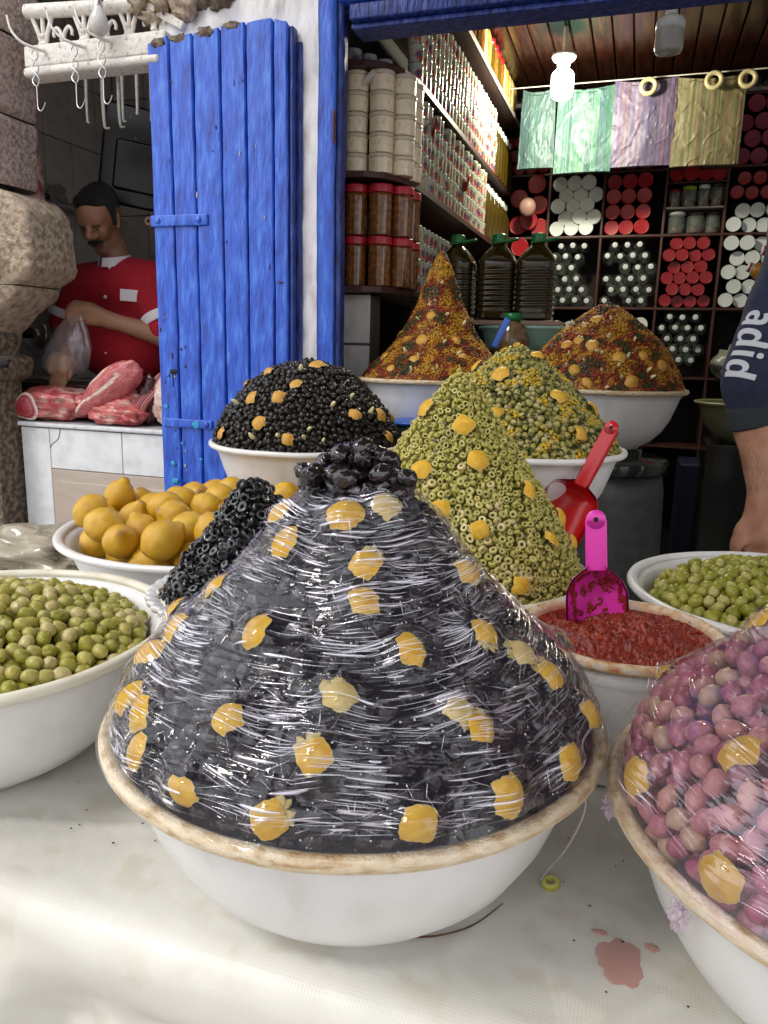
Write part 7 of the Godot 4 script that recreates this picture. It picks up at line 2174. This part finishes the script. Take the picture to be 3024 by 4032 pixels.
func helper() -> void:
	# the man at the right edge: his bare forearm comes down behind the olives
	var o := thing("person", "man at the right edge in a navy sweatshirt, sleeve pushed up, forearm hanging down", "person")
	var sh := Vector3(0.345, 1.63, -2.0)
	var el := Vector3(0.248, 1.288, -1.905)
	var wr := Vector3(0.296, 1.035, -1.88)
	var tone := Color(0.46, 0.235, 0.145)
	var n := noise(1600, 1.0, 3)
	var kn := wr + Vector3(0.012, -0.082, 0.008)
	var arm := [[el, el.lerp(wr, 0.35), 0.047, 0.047], [el.lerp(wr, 0.35), wr, 0.046, 0.030], [wr, kn, 0.030, 0.027], [wr + Vector3(0.018, -0.01, 0), kn + Vector3(0.03, 0.0, 0), 0.026, 0.025], [wr + Vector3(-0.012, -0.012, 0), kn + Vector3(-0.026, 0.002, 0), 0.022, 0.023], [sh, el, 0.055, 0.047]]
	for f in 4:
		finger(arm, kn + Vector3(-0.034 + 0.0225 * f, -0.012, 0.004), Vector3(-0.06 + 0.04 * f, -1, 0.05), Vector3(0, 0.05, -0.42), [[0.042, 0.026, 0.021], [0.047, 0.029, 0.022], [0.044, 0.027, 0.021], [0.035, 0.021, 0.018]][f], 0.0102)
	finger(arm, wr + Vector3(-0.026, -0.03, 0.012), Vector3(-0.42, -0.85, 0.30), Vector3(0.16, -0.25, -0.05), [0.042, 0.032, 0.026], 0.0125)
	# trunk, head and legs beyond the frame
	var tx := Vector3(0.58, 0, -2.12)
	arm += [[tx + Vector3(0, 1.45, 0), tx + Vector3(0.02, 1.0, 0.0), 0.13, 0.13], [sh, tx + Vector3(0.0, 1.60, 0), 0.06, 0.08], [tx + Vector3(0, 1.60, 0), tx + Vector3(0.0, 1.74, 0.03), 0.058, 0.055], [tx + Vector3(0, 1.80, 0.03), tx + Vector3(0, 1.84, 0.02), 0.078, 0.088], [tx + Vector3(0, 1.78, 0.06), tx + Vector3(0, 1.73, 0.08), 0.055, 0.04], [tx + Vector3(0.20, 1.60, 0), tx + Vector3(0.30, 1.30, 0.02), 0.055, 0.045], [tx + Vector3(0.30, 1.30, 0.02), tx + Vector3(0.28, 1.05, 0.10), 0.045, 0.03], [tx + Vector3(0.28, 1.05, 0.10), tx + Vector3(0.27, 0.93, 0.12), 0.035, 0.03], [tx + Vector3(-0.09, 1.0, 0), tx + Vector3(-0.10, 0.16, 0), 0.095, 0.05], [tx + Vector3(0.11, 1.0, 0), tx + Vector3(0.12, 0.16, 0), 0.095, 0.05], [tx + Vector3(-0.10, 0.15, 0), tx + Vector3(-0.10, 0.14, 0.14), 0.045, 0.035], [tx + Vector3(0.12, 0.15, 0), tx + Vector3(0.12, 0.14, 0.14), 0.045, 0.035]]
	part("body", blob(arm, 0.006, 0.0085, func(q):
		if q.y < 1.0 and q.x > 0.40: return Color(0.02, 0.02, 0.03)
		var v := n.get_noise_3d(q.x * 20, q.y * 14, q.z * 20)
		return tone.lerp(Color(0.36, 0.15, 0.09), clampf(0.35 + 1.5 * v + maxf(0, 1.03 - q.y) * 3.0, 0, 1.0))), M.skin, o)
	var hm := Mb.new()
	for k in 240:
		var t := R(0.22, 0.95)
		var a := R(-1.5, 1.5) - 0.1
		var ax2 := (wr - el).normalized()
		var fz := (Vector3(-0.15, 0, 1) - ax2 * Vector3(-0.15, 0, 1).dot(ax2)).normalized()
		var fx := fz.cross(ax2).normalized()
		var d := fz * cos(a) + fx * sin(a)
		var rr := lerpf(0.0475, 0.031, clampf((t - 0.3) / 0.7, 0, 1))
		var p := el.lerp(wr, t) + d * (rr - 0.001)
		var q := p + ax2 * R(0.006, 0.012) + fx * R(-0.006, 0.003) + d * 0.0022
		hm.tube([p, (p + q) / 2 + d * 0.0012, q], 0.0003, 3, 0.00012)
	var hs := part("arm_hair", hm.done(""), M.hair, o)
	hs.set_meta("kind", "stuff")
	part("hair", blob([[tx + Vector3(0, 1.86, -0.01), tx + Vector3(0, 1.85, 0.03), 0.088, 0.084], [tx + Vector3(0, 1.78, -0.04), tx + Vector3(0, 1.76, -0.03), 0.06, 0.05]], 0.01, 0.009), M.hair, o)
	var ax := (el - sh).normalized()
	var cuff_at := el.lerp(wr, 0.20)
	var sw := [[sh, sh.lerp(el, 0.5), 0.082, 0.075], [sh.lerp(el, 0.5), sh.lerp(el, 0.86), 0.073, 0.069], [sh.lerp(el, 0.86), el + Vector3(0.002, 0.008, 0), 0.066, 0.061], [el, cuff_at, 0.058, 0.055], [sh, tx + Vector3(0, 1.58, 0), 0.085, 0.10], [tx + Vector3(0.0, 1.55, 0), tx + Vector3(0.02, 0.98, 0.0), 0.155, 0.165], [tx + Vector3(0.20, 1.58, 0), tx + Vector3(0.30, 1.30, 0.02), 0.085, 0.07], [tx + Vector3(0.1, 1.6, 0), tx + Vector3(0.2, 1.58, 0), 0.09, 0.085], [tx + Vector3(0.30, 1.30, 0.02), tx + Vector3(0.285, 1.14, 0.06), 0.068, 0.058]]
	# creases of the pushed-up sleeve
	for k in 5:
		var c := sh.lerp(el, 0.68 + 0.075 * k)
		var a := k * 1.9
		sw.append([c + Vector3(-0.035 * cos(a), 0.006, 0.035), c + Vector3(0.035, -0.008, 0.030 * sin(a + 1)), 0.041, 0.039])
	var shirt := blob(sw, 0.011, 0.0085)
	part("sweatshirt", shirt, M.navy, o)
	# ribbed cuff
	var cx := (wr - el).normalized()
	var cz := (Vector3(0, 0, 1) - cx * cx.z).normalized()
	var cb := Basis(cx.cross(cz), cx, cz)
	var pr := [[0.052, -0.016], [0.060, -0.012], [0.0605, 0.0], [0.0585, 0.018], [0.0575, 0.034], [0.054, 0.040], [0.047, 0.041], [0.046, 0.03]]
	var cuf := Mb.new().grid(150, pr.size() - 1, func(u, w):
		var q: Array = pr[int(round(w * (pr.size() - 1)))]
		var t: float = TAU * u
		var r: float = q[0] + 0.0011 * sin(t * 50.0) + 0.002 * n.get_noise_2d(sin(t) * 3.0, w * 3.0)
		return Vector3(r * sin(t), q[1] + 0.010 * sin(t + 0.7), r * cos(t)), true)
	cuf.move(0, Transform3D(cb, el.lerp(wr, 0.17)))
	part("cuff", cuf.done("out"), M.cuff, o)
	# the printed word, running down the sleeve
	var f := SystemFont.new()
	f.font_names = PackedStringArray(["Droid Sans"])
	f.font_weight = 700
	var tmh := TextMesh.new()
	tmh.text = "adid"
	tmh.font = f
	tmh.font_size = 96
	tmh.pixel_size = 0.00089
	tmh.depth = 0.002
	tmh.curve_step = 1.0
	var arr := tmh.surface_get_arrays(0) if tmh.get_surface_count() else []
	if arr.size():
		var vv: PackedVector3Array = arr[Mesh.ARRAY_VERTEX]
		var ii = arr[Mesh.ARRAY_INDEX]
		var tris := []
		for k in range(0, (ii.size() if ii != null else vv.size()), 3):
			var t := []
			for e in 3:
				t.append(vv[ii[k + e]] if ii != null else vv[k + e])
			tris.append(t)
		for pass_no in 3:
			var next := []
			for t in tris:
				if maxf(t[0].distance_to(t[1]), maxf(t[1].distance_to(t[2]), t[2].distance_to(t[0]))) < 0.008:
					next.append(t)
					continue
				var m0: Vector3 = (t[0] + t[1]) / 2
				var m1: Vector3 = (t[1] + t[2]) / 2
				var m2: Vector3 = (t[2] + t[0]) / 2
				next += [[t[0], m0, m2], [m0, t[1], m1], [m2, m1, t[2]], [m0, m1, m2]]
			tris = next
		# out: from the sleeve's axis towards the street; across: round the sleeve
		var out := (Vector3(-0.22, 0, 1) - ax * Vector3(-0.22, 0, 1).dot(ax)).normalized()
		var across := out.cross(ax).normalized()
		if across.x < 0:
			across = -across
		var skin: PackedVector3Array = shirt.surface_get_arrays(0)[Mesh.ARRAY_VERTEX]
		var near := PackedVector3Array()
		for q in skin:
			var f2 := q - sh
			if f2.dot(out) > 0.02 and (f2 - ax * f2.dot(ax)).length() < 0.16:
				near.append(q)
		var lo := 1e9
		var hi := -1e9
		for q in vv:
			lo = minf(lo, q.x); hi = maxf(hi, q.x)
		var mb := Mb.new()
		var known := {}
		for t in tris:
			for e in 3:
				var q: Vector3 = t[e]
				if known.has(q):
					mb.i.append(known[q])
					continue
				var s := (q.x - lo) / (hi - lo)
				var c := sh + (el - sh) * lerpf(0.60, 1.02, s)
				var a := (q.y - 0.031) / 0.078
				var d := out * cos(a) + across * sin(a)
				var sum := 0.0
				var wgt := 0.0
				for g in near:
					var to := g - c
					var along := to.dot(d)
					if along < 0.03:
						continue
					var off := (to - d * along).length_squared()
					if off < 0.0003:
						var w := exp(-off / 0.00006)
						sum += along * w
						wgt += w
				var r := (sum / wgt if wgt > 0.0 else 0.08) + 0.0022 + q.z
				known[q] = mb.add(c + d * r)
				mb.i.append(known[q])
		part("printed_word", mb.done(out), M.letter, o)

# ---------------------------------------------------------------- everything
func _ready() -> void:
	rng.seed = 20240611
	var cam := Camera3D.new()
	cam.name = "camera"
	cam.fov = 67.99
	cam.near = 0.05
	cam.far = 200.0
	cam.position = EYE
	cam.basis = Basis(Vector3.UP, deg_to_rad(18)) * Basis(Vector3.RIGHT, deg_to_rad(-12)) * Basis(Vector3.BACK, deg_to_rad(1.4))
	add_child(cam)
	cam.current = true
	var sm := ProceduralSkyMaterial.new()
	sm.sky_top_color = Color(0.93, 0.94, 0.97)
	sm.sky_horizon_color = Color(0.97, 0.98, 1.0)
	sm.sky_curve = 0.2
	sm.ground_bottom_color = Color(0.4, 0.38, 0.36)
	sm.ground_horizon_color = Color(0.6, 0.59, 0.57)
	sm.sun_angle_max = 1.0
	var sky := Sky.new()
	sky.sky_material = sm
	var env := Environment.new()
	env.background_mode = Environment.BG_SKY
	env.sky = sky
	env.tonemap_mode = Environment.TONE_MAPPER_LINEAR
	env.tonemap_exposure = 2.3
	env.sdfgi_enabled = true
	env.ssao_enabled = true
	env.ssil_enabled = true
	var we := WorldEnvironment.new()
	we.name = "world"
	we.environment = env
	add_child(we)
	var sun := DirectionalLight3D.new()
	sun.name = "overcast_sun"
	sun.light_energy = 0.22
	sun.light_angular_distance = 15.0
	sun.light_color = Color(1.0, 0.98, 0.95)
	sun.shadow_enabled = true
	sun.look_at_from_position(Vector3(-1.8, 3.4, 2.2), Vector3.ZERO)
	add_child(sun)

	materials()
	setting()
	door()
	beam_and_rail()
	column()
	table()
	butcher_room()
	rack()
	side_shelf()
	counter_goods()
	var torn := peels(1.0, 0.0)
	front_heap(torn)
	pink_heap(torn)
	green_bowls()
	ring_heap(torn)
	var amber := peels(0.0, 0.75)
	herb_heap(peels(0.0, 0.25))
	black_heap(amber)
	rear_heaps(amber)
	lemon_bowl()
	sliced_black()
	harissa()
	brine_thread()
	butcher()
	helper()
